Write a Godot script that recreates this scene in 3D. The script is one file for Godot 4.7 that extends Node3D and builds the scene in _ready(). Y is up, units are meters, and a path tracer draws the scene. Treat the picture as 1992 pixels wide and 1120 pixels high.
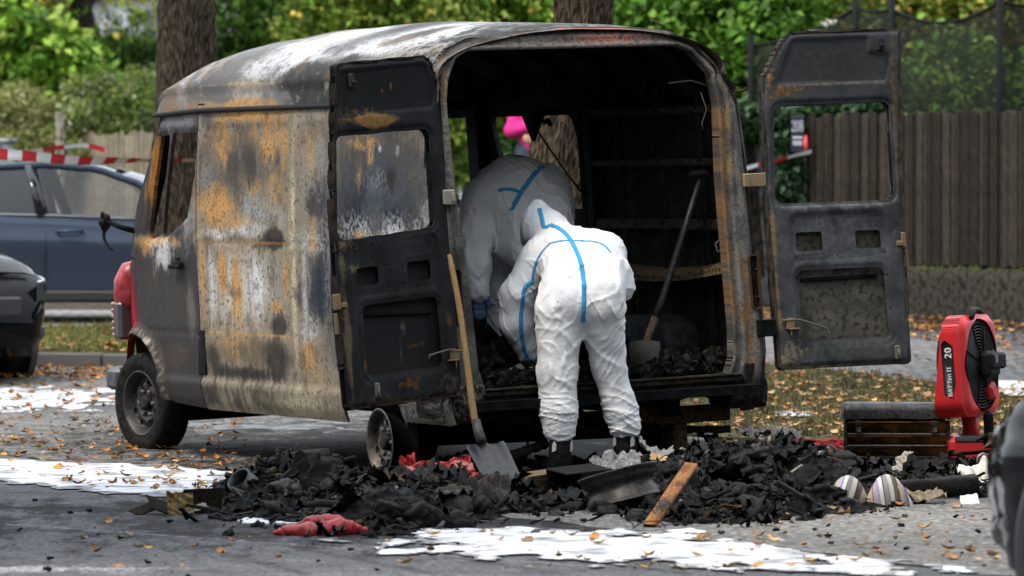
extends Node3D

const VAN_YAW := 27.0
const VAN_ROLL := 2.3
var names_used := {}
var grain: Texture2D
var blotch: Texture2D
var streak: Texture2D
var bumps: Texture2D
var coarse_bumps: Texture2D
var van: Node3D
var vt: Transform3D


# ---------------------------------------------------------------- mesh builder
class MB:
	var st := SurfaceTool.new()
	var sg := 0
	func _init(smooth := true):
		st.begin(Mesh.PRIMITIVE_TRIANGLES)
		if not smooth:
			flat()
	func flat():
		sg = -1
		st.set_smooth_group(-1)
	func soft(g := 0):
		st.set_smooth_group(g)
	func tint(c: Color):
		st.set_color(c)
	func vx(p: Vector3, uv := Vector2.ZERO):
		st.set_uv(uv)
		st.add_vertex(p)
	func tri(a: Vector3, b: Vector3, c: Vector3):
		vx(a); vx(b); vx(c)
	func quad(a: Vector3, b: Vector3, c: Vector3, d: Vector3):
		tri(a, b, c); tri(a, c, d)
	func quad_uv(a: Vector3, b: Vector3, c: Vector3, d: Vector3, ua: Vector2, ub: Vector2, uc: Vector2, ud: Vector2):
		vx(a, ua); vx(b, ub); vx(c, uc)
		vx(a, ua); vx(c, uc); vx(d, ud)
	# rows of points, quads between them
	func grid(rows: Array, with_uv := true, closed := false):
		var n := rows.size()
		for i in n - 1:
			var r: PackedVector3Array = rows[i]
			var s: PackedVector3Array = rows[i + 1]
			var m := r.size()
			for j in (m if closed else m - 1):
				var k := (j + 1) % m
				var u0 := float(j) / (m - 1)
				var u1 := float(j + 1) / (m - 1)
				var v0 := float(i) / (n - 1)
				var v1 := float(i + 1) / (n - 1)
				if with_uv:
					quad_uv(r[j], r[k], s[k], s[j], Vector2(u0, v0), Vector2(u1, v0), Vector2(u1, v1), Vector2(u0, v1))
				else:
					quad(r[j], r[k], s[k], s[j])
	func box(c: Vector3, size: Vector3, b := Basis.IDENTITY, bevel := 0.0):
		st.set_smooth_group(-1)
		box_faces(c, size, b, bevel)
		st.set_smooth_group(sg)
	func box_faces(c: Vector3, size: Vector3, b: Basis, bevel: float):
		var h := size * 0.5
		var e := minf(bevel, minf(h.x, minf(h.y, h.z)) * 0.9)
		if e <= 0.0:
			var q := []
			for i in 8:
				q.append(c + b * Vector3(h.x * (1 if i & 1 else -1), h.y * (1 if i & 2 else -1), h.z * (1 if i & 4 else -1)))
			for f in [[0, 1, 5, 4], [2, 6, 7, 3], [0, 4, 6, 2], [1, 3, 7, 5], [0, 2, 3, 1], [4, 5, 7, 6]]:
				quad(q[f[0]], q[f[1]], q[f[2]], q[f[3]])
			return
		var P := func(sx: int, sy: int, sz: int, ax: int) -> Vector3:
			var v := Vector3(sx * (h.x - e), sy * (h.y - e), sz * (h.z - e))
			if ax == 0: v.x = sx * h.x
			if ax == 1: v.y = sy * h.y
			if ax == 2: v.z = sz * h.z
			return c + b * v
		for s in [-1, 1]:
			var fx := [P.call(s, -1, -1, 0), P.call(s, 1, -1, 0), P.call(s, 1, 1, 0), P.call(s, -1, 1, 0)]
			var fy := [P.call(-1, s, -1, 1), P.call(-1, s, 1, 1), P.call(1, s, 1, 1), P.call(1, s, -1, 1)]
			var fz := [P.call(-1, -1, s, 2), P.call(1, -1, s, 2), P.call(1, 1, s, 2), P.call(-1, 1, s, 2)]
			for f in [fx, fy, fz]:
				if s < 0: quad(f[0], f[1], f[2], f[3])
				else: quad(f[3], f[2], f[1], f[0])
		for s in [-1, 1]:
			for t in [-1, 1]:
				var w: bool = s * t > 0
				var q1 := [P.call(s, t, -1, 0), P.call(s, t, 1, 0), P.call(s, t, 1, 1), P.call(s, t, -1, 1)]
				var q2 := [P.call(s, -1, t, 2), P.call(s, 1, t, 2), P.call(s, 1, t, 0), P.call(s, -1, t, 0)]
				var q3 := [P.call(-1, s, t, 1), P.call(1, s, t, 1), P.call(1, s, t, 2), P.call(-1, s, t, 2)]
				for q in [q1, q2, q3]:
					if w: quad(q[3], q[2], q[1], q[0])
					else: quad(q[0], q[1], q[2], q[3])
		for s in [-1, 1]:
			for t in [-1, 1]:
				for r in [-1, 1]:
					if s * t * r > 0: tri(P.call(s, t, r, 0), P.call(s, t, r, 2), P.call(s, t, r, 1))
					else: tri(P.call(s, t, r, 0), P.call(s, t, r, 1), P.call(s, t, r, 2))
	func tube(pts: PackedVector3Array, radii, sides := 8, caps := true, squash := 1.0):
		var n := pts.size()
		var rings := []
		var up := Vector3.UP
		var prev := Vector3.ZERO
		for i in n:
			var t := (pts[mini(i + 1, n - 1)] - pts[maxi(i - 1, 0)]).normalized()
			var side: Vector3
			if i == 0:
				if absf(t.dot(up)) > 0.9: up = Vector3.RIGHT
				side = t.cross(up).normalized()
			else:
				side = (prev - t * prev.dot(t)).normalized()
			prev = side
			var oth := side.cross(t).normalized()
			var r: float = radii if (radii is float or radii is int) else radii[i]
			var ring := PackedVector3Array()
			for k in sides + 1:
				var a := TAU * k / sides
				ring.append(pts[i] + side * cos(a) * r + oth * sin(a) * r * squash)
			rings.append(ring)
		grid(rings)
		if caps:
			for k in sides:
				tri(pts[0], rings[0][k + 1], rings[0][k])
				tri(pts[n - 1], rings[n - 1][k], rings[n - 1][k + 1])
	# profile of (radius, along) round the axis
	func lathe(profile: Array, xf: Transform3D, sides := 32):
		var rows := []
		for p in profile:
			var ring := PackedVector3Array()
			for k in sides + 1:
				var a := TAU * k / sides
				ring.append(xf * Vector3(cos(a) * p.x, p.y, sin(a) * p.x))
			rows.append(ring)
		grid(rows)
	func prism(poly: PackedVector2Array, depth: float, xf: Transform3D):
		var idx := Geometry2D.triangulate_polygon(poly)
		for i in range(0, idx.size(), 3):
			var a := poly[idx[i]]
			var b := poly[idx[i + 1]]
			var c := poly[idx[i + 2]]
			tri(xf * Vector3(a.x, a.y, depth * 0.5), xf * Vector3(c.x, c.y, depth * 0.5), xf * Vector3(b.x, b.y, depth * 0.5))
			tri(xf * Vector3(a.x, a.y, -depth * 0.5), xf * Vector3(b.x, b.y, -depth * 0.5), xf * Vector3(c.x, c.y, -depth * 0.5))
		for i in poly.size():
			var a := poly[i]
			var b := poly[(i + 1) % poly.size()]
			quad(xf * Vector3(a.x, a.y, depth * 0.5), xf * Vector3(b.x, b.y, depth * 0.5), xf * Vector3(b.x, b.y, -depth * 0.5), xf * Vector3(a.x, a.y, -depth * 0.5))
	# a sheet with holes and any outline: f > 0 is metal; at(x, y, h) places it, h runs from 0 (front) to thick (back)
	func plate(x0: float, x1: float, y0: float, y1: float, cell: float, f: Callable, at: Callable, thick: float):
		var nx := int(ceil((x1 - x0) / cell))
		var ny := int(ceil((y1 - y0) / cell))
		var dx := (x1 - x0) / nx
		var dy := (y1 - y0) / ny
		var val := PackedFloat32Array()
		val.resize((nx + 1) * (ny + 1))
		for j in ny + 1:
			for i in nx + 1:
				val[j * (nx + 1) + i] = f.call(x0 + i * dx, y0 + j * dy)
		var cx := [0, 1, 1, 0]
		var cy := [0, 0, 1, 1]
		for j in ny:
			for i in nx:
				var any := false
				var all := true
				for k in 4:
					if val[(j + cy[k]) * (nx + 1) + i + cx[k]] > 0.0: any = true
					else: all = false
				if not any: continue
				var ps: Array[Vector2] = []
				var cut: Array[Vector2] = []
				for k in 4:
					var k2 := (k + 1) % 4
					var pa := Vector2(x0 + (i + cx[k]) * dx, y0 + (j + cy[k]) * dy)
					var va := val[(j + cy[k]) * (nx + 1) + i + cx[k]]
					if va > 0.0: ps.append(pa)
					if all: continue
					var vb := val[(j + cy[k2]) * (nx + 1) + i + cx[k2]]
					if (va > 0.0) != (vb > 0.0):
						var pb := Vector2(x0 + (i + cx[k2]) * dx, y0 + (j + cy[k2]) * dy)
						var q := pa.lerp(pb, va / (va - vb))
						ps.append(q)
						cut.append(q)
				var uv := []
				var fr := []
				var bk := []
				for p in ps:
					uv.append(Vector2((p.x - x0) / (x1 - x0), (y1 - p.y) / (y1 - y0)))
					fr.append(at.call(p.x, p.y, 0.0))
					if thick != 0.0: bk.append(at.call(p.x, p.y, thick))
				st.set_smooth_group(0)
				for k in range(1, ps.size() - 1):
					vx(fr[0], uv[0]); vx(fr[k + 1], uv[k + 1]); vx(fr[k], uv[k])
				if thick != 0.0:
					st.set_smooth_group(1)
					for k in range(1, ps.size() - 1):
						vx(bk[0], uv[0]); vx(bk[k], uv[k]); vx(bk[k + 1], uv[k + 1])
					if cut.size() == 2:
						st.set_smooth_group(2)
						var ua := Vector2((cut[0].x - x0) / (x1 - x0), (y1 - cut[0].y) / (y1 - y0))
						var a: Vector3 = at.call(cut[0].x, cut[0].y, 0.0)
						var b: Vector3 = at.call(cut[1].x, cut[1].y, 0.0)
						var c: Vector3 = at.call(cut[1].x, cut[1].y, thick)
						var d: Vector3 = at.call(cut[0].x, cut[0].y, thick)
						quad_uv(a, b, c, d, ua, ua, ua, ua)
				st.set_smooth_group(0)
	func done() -> ArrayMesh:
		st.generate_normals()
		return st.commit()


# signed distances, positive inside
static func rrect(x: float, y: float, x0: float, x1: float, y0: float, y1: float, r: float) -> float:
	var qx := absf(x - (x0 + x1) * 0.5) - (x1 - x0) * 0.5 + r
	var qy := absf(y - (y0 + y1) * 0.5) - (y1 - y0) * 0.5 + r
	return -(Vector2(maxf(qx, 0.0), maxf(qy, 0.0)).length() + minf(maxf(qx, qy), 0.0) - r)


static func poly_in(x: float, y: float, p: PackedVector2Array, r := 0.0) -> float:
	var best := 1e9
	var inside := false
	var q := Vector2(x, y)
	var n := p.size()
	var j := n - 1
	for i in n:
		var a := p[i]
		var b := p[j]
		var e := b - a
		var w := q - a
		var d := (w - e * clampf(w.dot(e) / e.length_squared(), 0.0, 1.0)).length_squared()
		if d < best: best = d
		if (a.y > y) != (b.y > y) and x < (b.x - a.x) * (y - a.y) / (b.y - a.y) + a.x:
			inside = not inside
		j = i
	return (sqrt(best) if inside else -sqrt(best)) + r


# step up of a pressing: 0 outside, 1 inside, ramp of width w
static func press(d: float, w: float) -> float:
	return smoothstep(-w, w, d)


# ---------------------------------------------------------------- painted textures (stains, rust, ash, print)
class Paint:
	var w: int
	var h: int
	var c := PackedVector3Array()
	var n_fine: PackedByteArray
	var n_mid: PackedByteArray
	var n_run: PackedByteArray
	var n_side: PackedByteArray
	var n_px := PackedByteArray()
	var x0: float
	var x1: float
	var y0: float
	var y1: float
	func noise(freq: float, sd: int, ww: int, hh: int, oct := 4) -> PackedByteArray:
		var f := FastNoiseLite.new()
		f.seed = sd
		f.noise_type = FastNoiseLite.TYPE_SIMPLEX_SMOOTH
		f.frequency = freq
		f.fractal_octaves = oct
		var im := f.get_image(ww, hh, false, false, true)
		if ww != w or hh != h:
			im.resize(w, h, Image.INTERPOLATE_CUBIC)
		return im.get_data()
	func _init(ww: int, hh: int, ax0: float, ax1: float, ay0: float, ay1: float, base: Color, sd := 1):
		w = ww; h = hh; x0 = ax0; x1 = ax1; y0 = ay0; y1 = ay1
		c.resize(w * h)
		c.fill(Vector3(base.r, base.g, base.b))
		var px := w / absf(x1 - x0)
		n_fine = noise(20.0 / px, sd, w, h, 3)
		n_mid = noise(4.0 / px, sd + 1, w, h, 5)
		n_run = noise(14.0 / px, sd + 2, w, maxi(8, h / 9), 4)
		n_side = noise(14.0 / px, sd + 3, maxi(8, w / 9), h, 4)
		var rng := RandomNumberGenerator.new()
		rng.seed = sd
		n_px.resize(w * h)
		for i in w * h: n_px[i] = rng.randi() & 255
	# a patch with a ragged edge; kind 0 blotch, 1 runs down, 2 speckle, 3 runs sideways
	func blob(cx: float, cy: float, rx: float, ry: float, col: Color, amt := 1.0, kind := 0, rag := 1.0, edge := 0.6):
		var ia := clampi(int((cx - rx * 1.7 - x0) / (x1 - x0) * w), 0, w)
		var ib := clampi(int((cx + rx * 1.7 - x0) / (x1 - x0) * w) + 1, 0, w)
		if x1 < x0:
			ia = clampi(int((cx + rx * 1.7 - x0) / (x1 - x0) * w), 0, w)
			ib = clampi(int((cx - rx * 1.7 - x0) / (x1 - x0) * w) + 1, 0, w)
		var ja := clampi(int((y1 - cy - ry * 1.7) / (y1 - y0) * h), 0, h)
		var jb := clampi(int((y1 - cy + ry * 1.7) / (y1 - y0) * h) + 1, 0, h)
		var cv := Vector3(col.r, col.g, col.b)
		var n1 := n_run if kind == 1 else (n_fine if kind == 2 else (n_side if kind == 3 else n_mid))
		var n2 := n_mid if kind == 1 or kind == 3 else n_fine
		var w1 := 0.3 if kind == 1 or kind == 3 else 0.5
		var w2 := 0.8 - w1
		var sxx := (x1 - x0) / w / rx
		var syy := (y1 - y0) / h / ry
		for j in range(ja, jb):
			var v := (y1 - cy) / ry - j * syy
			var vv := v * v
			for i in range(ia, ib):
				var u := (x0 - cx) / rx + i * sxx
				var d := vv + u * u
				if d > 2.9: continue
				var k := j * w + i
				var a := 1.0 - sqrt(d) + ((n1[k] * w1 + n2[k] * w2 + n_px[k] * 0.2) / 127.5 - 1.0) * rag * 1.15
				if a <= 0.0: continue
				a = minf(a / edge, 1.0) * amt
				c[k] = c[k].lerp(cv * (0.8 + n_fine[k] * 0.0016), a)
	# the whole sheet, where the noise is high
	func scatter(col: Color, kind: int, from: float, to: float, amt := 1.0):
		var cv := Vector3(col.r, col.g, col.b)
		var n1 := n_run if kind == 1 else (n_fine if kind == 2 else (n_side if kind == 3 else n_mid))
		for k in w * h:
			var a := clampf((n1[k] * 0.0034 + n_px[k] * 0.0006 - from) / (to - from), 0.0, 1.0) * amt
			if a > 0.0: c[k] = c[k].lerp(cv, a)
	func line(ax: float, ay: float, bx: float, by: float, wid: float, col: Color, amt := 1.0):
		var n := int(Vector2(bx - ax, by - ay).length() / (wid * 0.5)) + 1
		for i in n + 1:
			blob(lerpf(ax, bx, float(i) / n), lerpf(ay, by, float(i) / n), wid, wid, col, amt * 0.5, 2, 0.6, 0.6)
	func done(speckle := 0.05) -> ImageTexture:
		var d := PackedByteArray()
		d.resize(w * h * 3)
		var rng := RandomNumberGenerator.new()
		rng.seed = 77
		for k in w * h:
			var f := 1.0 + (rng.randf() - 0.5) * 2.0 * speckle
			var v := c[k] * f * 255.0
			d[k * 3] = clampi(int(v.x), 0, 255)
			d[k * 3 + 1] = clampi(int(v.y), 0, 255)
			d[k * 3 + 2] = clampi(int(v.z), 0, 255)
		return ImageTexture.create_from_image(Image.create_from_data(w, h, false, Image.FORMAT_RGB8, d))


# ---------------------------------------------------------------- bodies: tapered limbs joined smoothly, meshed as surface nets
class Body:
	var bones := []
	var k := 45.0
	var fold: Callable
	var folds := false
	func limb(a: Vector3, b: Vector3, ra: float, rb: float):
		bones.append([a, b, ra, rb])
	func chain(pts: Array, radii: Array):
		for i in pts.size() - 1:
			limb(pts[i], pts[i + 1], radii[i], radii[i + 1])
	func dist(p: Vector3, o: Array) -> float:
		var e: Vector3 = o[1] - o[0]
		var t := clampf((p - o[0]).dot(e) / maxf(e.length_squared(), 1e-9), 0.0, 1.0)
		return (p - o[0] - e * t).length() - lerpf(o[2], o[3], t)
	func at(p: Vector3) -> float:
		var s := 0.0
		for o in bones:
			s += exp(-k * minf(dist(p, o), 1.0))
		var d := -log(maxf(s, 1e-12)) / k
		if folds: d += fold.call(p)
		return d
	func slope(p: Vector3) -> Vector3:
		var e := 0.006
		return Vector3(at(p + Vector3(e, 0, 0)) - at(p - Vector3(e, 0, 0)), at(p + Vector3(0, e, 0)) - at(p - Vector3(0, e, 0)), at(p + Vector3(0, 0, e)) - at(p - Vector3(0, 0, e))).normalized()
	func hit(from: Vector3, dir: Vector3) -> Vector3:
		var p := from
		for i in 60:
			var d := at(p)
			if d < 0.001: break
			p += dir * maxf(d * 0.7, 0.001)
		return p
	func net(mb, cell: float):
		var lo := Vector3.INF
		var hi := -Vector3.INF
		for o in bones:
			var r: float = maxf(o[2], o[3]) + 0.04
			lo = lo.min(o[0] - Vector3.ONE * r).min(o[1] - Vector3.ONE * r)
			hi = hi.max(o[0] + Vector3.ONE * r).max(o[1] + Vector3.ONE * r)
		var nx := int((hi.x - lo.x) / cell) + 2
		var ny := int((hi.y - lo.y) / cell) + 2
		var nz := int((hi.z - lo.z) / cell) + 2
		var g := PackedFloat32Array()
		g.resize(nx * ny * nz)
		for o in bones:
			var r: float = maxf(o[2], o[3]) + maxf(0.03, 2.5 / k)
			var bl: Vector3 = (o[0].min(o[1]) - Vector3.ONE * r - lo) / cell
			var bh: Vector3 = (o[0].max(o[1]) + Vector3.ONE * r - lo) / cell
			var a: Vector3 = o[0]
			var e: Vector3 = o[1] - o[0]
			var ee := maxf(e.length_squared(), 1e-9)
			var ra: float = o[2]
			var rb: float = o[3]
			for z in range(maxi(int(bl.z), 0), mini(int(bh.z) + 2, nz)):
				for y in range(maxi(int(bl.y), 0), mini(int(bh.y) + 2, ny)):
					for x in range(maxi(int(bl.x), 0), mini(int(bh.x) + 2, nx)):
						var p := lo + Vector3(x, y, z) * cell - a
						var t := clampf(p.dot(e) / ee, 0.0, 1.0)
						var d := (p - e * t).length() - ra - (rb - ra) * t
						if d < 0.08:
							g[(z * ny + y) * nx + x] += exp(-k * d)
		for z in nz:
			for y in ny:
				for x in nx:
					var i := (z * ny + y) * nx + x
					var s := g[i]
					if s <= 1e-6:
						g[i] = 0.2
					else:
						var d := -log(s) / k
						if folds and absf(d) < 0.035: d += fold.call(lo + Vector3(x, y, z) * cell)
						g[i] = d
		var vid := {}
		var vp := PackedVector3Array()
		var step := [0, 1, nx, nx + 1, nx * ny, nx * ny + 1, nx * ny + nx, nx * ny + nx + 1]
		var off := []
		for q in 8: off.append(Vector3(q & 1, (q >> 1) & 1, (q >> 2) & 1))
		var edges := [[0, 1], [2, 3], [4, 5], [6, 7], [0, 2], [1, 3], [4, 6], [5, 7], [0, 4], [1, 5], [2, 6], [3, 7]]
		for z in nz - 1:
			for y in ny - 1:
				var i0 := (z * ny + y) * nx
				for x in nx - 1:
					var i := i0 + x
					var n := 0
					for q in 8:
						if g[i + step[q]] < 0.0: n += 1
					if n == 0 or n == 8: continue
					var sum := Vector3.ZERO
					var cnt := 0
					for ed in edges:
						var va := g[i + step[ed[0]]]
						var vb := g[i + step[ed[1]]]
						if (va < 0.0) != (vb < 0.0):
							sum += off[ed[0]].lerp(off[ed[1]], va / (va - vb))
							cnt += 1
					vid[i] = vp.size()
					vp.append(lo + (Vector3(x, y, z) + sum / cnt) * cell)
		for i in vid:
			var z := int(i / (nx * ny))
			var y := int((i - z * nx * ny) / nx)
			var x: int = i - (z * ny + y) * nx
			for ax in 3:
				var s: int = [1, nx, nx * ny][ax]
				var s1: int = [nx, nx * ny, 1][ax]
				var s2: int = [nx * ny, 1, nx][ax]
				if [y, z, x][ax] == 0 or [z, x, y][ax] == 0: continue
				var a0 := g[i] < 0.0
				var b0 := g[i + s] < 0.0
				if a0 == b0: continue
				if not (vid.has(i - s1) and vid.has(i - s2) and vid.has(i - s1 - s2)): continue
				var p0 := vp[vid[i]]
				var p1 := vp[vid[i - s1]]
				var p2 := vp[vid[i - s1 - s2]]
				var p3 := vp[vid[i - s2]]
				if a0: mb.quad(p3, p2, p1, p0)
				else: mb.quad(p0, p1, p2, p3)


# ---------------------------------------------------------------- nodes
func own_name(called: String, parent: Node) -> String:
	var key := str(parent.get_instance_id()) + called
	var n: int = names_used.get(key, -1) + 1
	names_used[key] = n
	return called if n == 0 else "%s_%03d" % [called, n]


func put(called: String, mesh: Mesh, m: Material, parent: Node = null) -> MeshInstance3D:
	var p: Node = parent if parent else self
	var o := MeshInstance3D.new()
	o.mesh = mesh
	o.material_override = m
	o.name = own_name(called, p)
	p.add_child(o, true)
	return o


func obj(called: String, mb: MB, m: Material, parent: Node = null) -> MeshInstance3D:
	return put(called, mb.done(), m, parent)


func tag(o: Node, label: String, category: String, group := "", kind := "") -> Node:
	if label: o.set_meta("label", label)
	if category: o.set_meta("category", category)
	if group: o.set_meta("group", group)
	if kind: o.set_meta("kind", kind)
	return o


func thing(called: String, label: String, category: String, at := Transform3D.IDENTITY, group := "") -> Node3D:
	var o := Node3D.new()
	o.name = own_name(called, self)
	add_child(o, true)
	o.transform = at
	tag(o, label, category, group)
	return o


func struct(o: Node, label := "") -> Node:
	o.set_meta("kind", "structure")
	if label: o.set_meta("label", label)
	return o


func spot(x: float, y: float, z: float, yaw := 0.0) -> Transform3D:
	return Transform3D(Basis(Vector3.UP, deg_to_rad(yaw)), Vector3(x, y, z))


# ---------------------------------------------------------------- materials
func noise_tex(freq: float, sd: int, ramp: Array, oct := 4, size := 512, kind := FastNoiseLite.TYPE_SIMPLEX_SMOOTH) -> NoiseTexture2D:
	var f := FastNoiseLite.new()
	f.seed = sd
	f.frequency = freq
	f.noise_type = kind
	f.fractal_octaves = oct
	var t := NoiseTexture2D.new()
	t.width = size
	t.height = size
	t.seamless = true
	t.noise = f
	if ramp.size():
		var gr := Gradient.new()
		gr.offsets = PackedFloat32Array(ramp[0])
		var cs := PackedColorArray()
		for v in ramp[1]: cs.append(v if v is Color else Color(v, v, v))
		gr.colors = cs
		t.color_ramp = gr
	else:
		t.as_normal_map = true
		t.bump_strength = 6.0
	return t


func make_textures():
	grain = noise_tex(0.16, 3, [[0.0, 0.35, 0.65, 1.0], [0.45, 0.78, 0.95, 1.0]])
	blotch = noise_tex(0.014, 4, [[0.0, 0.4, 0.6, 1.0], [0.4, 0.75, 0.95, 1.0]], 6)
	streak = noise_tex(0.02, 5, [[0.0, 0.45, 0.6, 1.0], [0.35, 0.8, 1.0, 1.0]], 5)
	bumps = noise_tex(0.09, 6, [], 4)
	coarse_bumps = noise_tex(0.02, 7, [], 5)


func lin(r: float, g: float, b: float) -> Color:
	return Color(r, g, b).linear_to_srgb()


# albedo in linear, real-world values
func mat(r: float, g: float, b: float, rough := 0.8, metal := 0.0, tex: Texture2D = null, scale := 1.0, bump := 0.0, bump_scale := 4.0) -> StandardMaterial3D:
	var m := StandardMaterial3D.new()
	m.albedo_color = lin(r, g, b)
	m.roughness = rough
	m.metallic = metal
	if rough >= 0.55: m.metallic_specular = 0.18
	if tex or bump > 0.0:
		m.uv1_triplanar = true
		m.uv1_scale = Vector3.ONE * (scale if tex else bump_scale)
	if tex: m.albedo_texture = tex
	if bump > 0.0:
		m.normal_enabled = true
		m.normal_texture = bumps
		m.normal_scale = bump
	return m


func painted(t: Texture2D, rough := 0.75, metal := 0.0, bump := 0.0) -> StandardMaterial3D:
	var m := StandardMaterial3D.new()
	m.albedo_texture = t
	m.roughness = rough
	m.metallic = metal
	m.metallic_specular = 0.2
	if bump > 0.0:
		m.heightmap_enabled = false
	return m


func vcol(rough := 0.8) -> StandardMaterial3D:
	var m := StandardMaterial3D.new()
	m.vertex_color_use_as_albedo = true
	m.roughness = rough
	return m


func glass(r: float, g: float, b: float, a: float) -> StandardMaterial3D:
	var m := StandardMaterial3D.new()
	m.albedo_color = Color(r, g, b, a)
	m.transparency = BaseMaterial3D.TRANSPARENCY_ALPHA
	m.roughness = 0.03
	m.metallic_specular = 0.5
	return m


# many copies of one small mesh
func swarm(called: String, mesh: Mesh, m: Material, xfs: Array[Transform3D], cols: PackedColorArray, parent: Node = null) -> MultiMeshInstance3D:
	var p: Node = parent if parent else self
	var mm := MultiMesh.new()
	mm.transform_format = MultiMesh.TRANSFORM_3D
	mm.use_colors = cols.size() > 0
	mm.mesh = mesh
	mm.instance_count = xfs.size()
	for i in xfs.size():
		mm.set_instance_transform(i, xfs[i])
		if cols.size(): mm.set_instance_color(i, cols[i])
	var o := MultiMeshInstance3D.new()
	o.multimesh = mm
	o.material_override = m
	o.name = own_name(called, p)
	p.add_child(o, true)
	o.set_meta("kind", "stuff")
	return o


# height of the ground: level round the van, rising gently behind it
func ground(z: float) -> float:
	var d := -z
	var ds := [0.0, 34.0, 37.0, 40.0, 42.2, 46.0, 50.0, 60.0, 400.0]
	var hs := [0.0, 0.0, 0.035, 0.11, 0.19, 0.395, 0.465, 0.55, 0.6]
	for i in ds.size() - 1:
		if d <= ds[i + 1]:
			return lerpf(hs[i], hs[i + 1], (d - ds[i]) / (ds[i + 1] - ds[i]))
	return 0.6


func _ready():
	# camera, sky, sun, exposure
	var cam := Camera3D.new()
	cam.name = "camera"
	add_child(cam)
	cam.position = Vector3(0, 1.65, 0)
	cam.rotation_degrees = Vector3(-1.0706, 0, 0)
	cam.far = 600.0
	cam.near = 0.1
	var ca := CameraAttributesPhysical.new()
	ca.frustum_focal_length = 12.0 / tan(deg_to_rad(3.2375))
	ca.frustum_focus_distance = 28.9
	ca.exposure_aperture = 4.8
	ca.frustum_far = 600.0
	ca.frustum_near = 0.1
	cam.attributes = ca
	cam.fov = 6.475
	var env := Environment.new()
	env.background_mode = Environment.BG_SKY
	var sm := ProceduralSkyMaterial.new()
	sm.sky_top_color = Color(0.94, 0.97, 1.0)
	sm.sky_horizon_color = Color(0.66, 0.69, 0.73)
	sm.sky_curve = 0.35
	sm.sky_energy_multiplier = 1.15
	sm.ground_bottom_color = Color(0.2, 0.2, 0.19)
	sm.ground_horizon_color = Color(0.5, 0.5, 0.5)
	sm.sun_angle_max = 2.0
	env.sky = Sky.new()
	env.sky.sky_material = sm
	env.tonemap_mode = Environment.TONE_MAPPER_LINEAR
	env.tonemap_exposure = 1.9
	env.sdfgi_enabled = true
	env.ssao_enabled = true
	env.ssil_enabled = true
	var we := WorldEnvironment.new()
	we.name = "world_environment"
	we.environment = env
	add_child(we)
	var sun := DirectionalLight3D.new()
	sun.name = "sun"
	sun.light_energy = 0.6
	sun.light_angular_distance = 12.0
	sun.light_color = Color(1.0, 0.96, 0.9)
	sun.shadow_enabled = true
	add_child(sun)
	sun.look_at_from_position(Vector3(-20, 40, 16), Vector3.ZERO)
	make_textures()
	build_ground()
	build_van()
	build_people()
	build_fence_and_walls()
	build_trees()
	build_cars()
	build_tools()
	build_debris()
	build_litter()


# ---------------------------------------------------------------- the burnt van
const ORG := Color(0.71, 0.54, 0.34)
const TAN := Color(0.66, 0.54, 0.37)
const CREAM := Color(0.72, 0.68, 0.57)
const WHT := Color(0.74, 0.74, 0.75)
const GRY := Color(0.42, 0.42, 0.43)
const DK := Color(0.19, 0.185, 0.185)
const NAVY := Color(0.14, 0.16, 0.2)
const SOOT := Color(0.1, 0.1, 0.105)
const RUST := Color(0.45, 0.26, 0.13)
var dents := FastNoiseLite.new()
var black_metal: StandardMaterial3D
var dark_metal: StandardMaterial3D
var soot_metal: StandardMaterial3D
var rust_metal: StandardMaterial3D
var tan_metal: StandardMaterial3D
var ash_metal: StandardMaterial3D


func side_x(y: float) -> float:
	var ys := [0.33, 0.40, 0.50, 0.535, 0.85, 1.3, 1.75, 2.05, 2.22]
	var xs := [0.965, 0.992, 1.008, 0.99, 1.0, 1.0, 0.985, 0.962, 0.945]
	if y <= ys[0]: return xs[0]
	for i in ys.size() - 1:
		if y <= ys[i + 1]: return lerpf(xs[i], xs[i + 1], (y - ys[i]) / (ys[i + 1] - ys[i]))
	return xs[-1]


func panel_x(z: float, y: float) -> float:
	var x := side_x(y)
	x -= 0.009 * press(rrect(z, y, -3.46, -2.19, 0.84, 2.1, 0.06), 0.012)
	x -= 0.009 * press(rrect(z, y, -2.06, -0.42, 0.84, 2.1, 0.06), 0.012)
	x -= 0.006 * (exp(-pow((y - 1.386) / 0.008, 2.0)) + exp(-pow((y - 0.815) / 0.008, 2.0)))
	x += 0.005 * exp(-pow((y - 1.41) / 0.012, 2.0))
	x += dents.get_noise_2d(z * 60.0, y * 60.0) * 0.011 + dents.get_noise_2d(z * 200.0 + 90.0, y * 160.0) * 0.004
	return x


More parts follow.
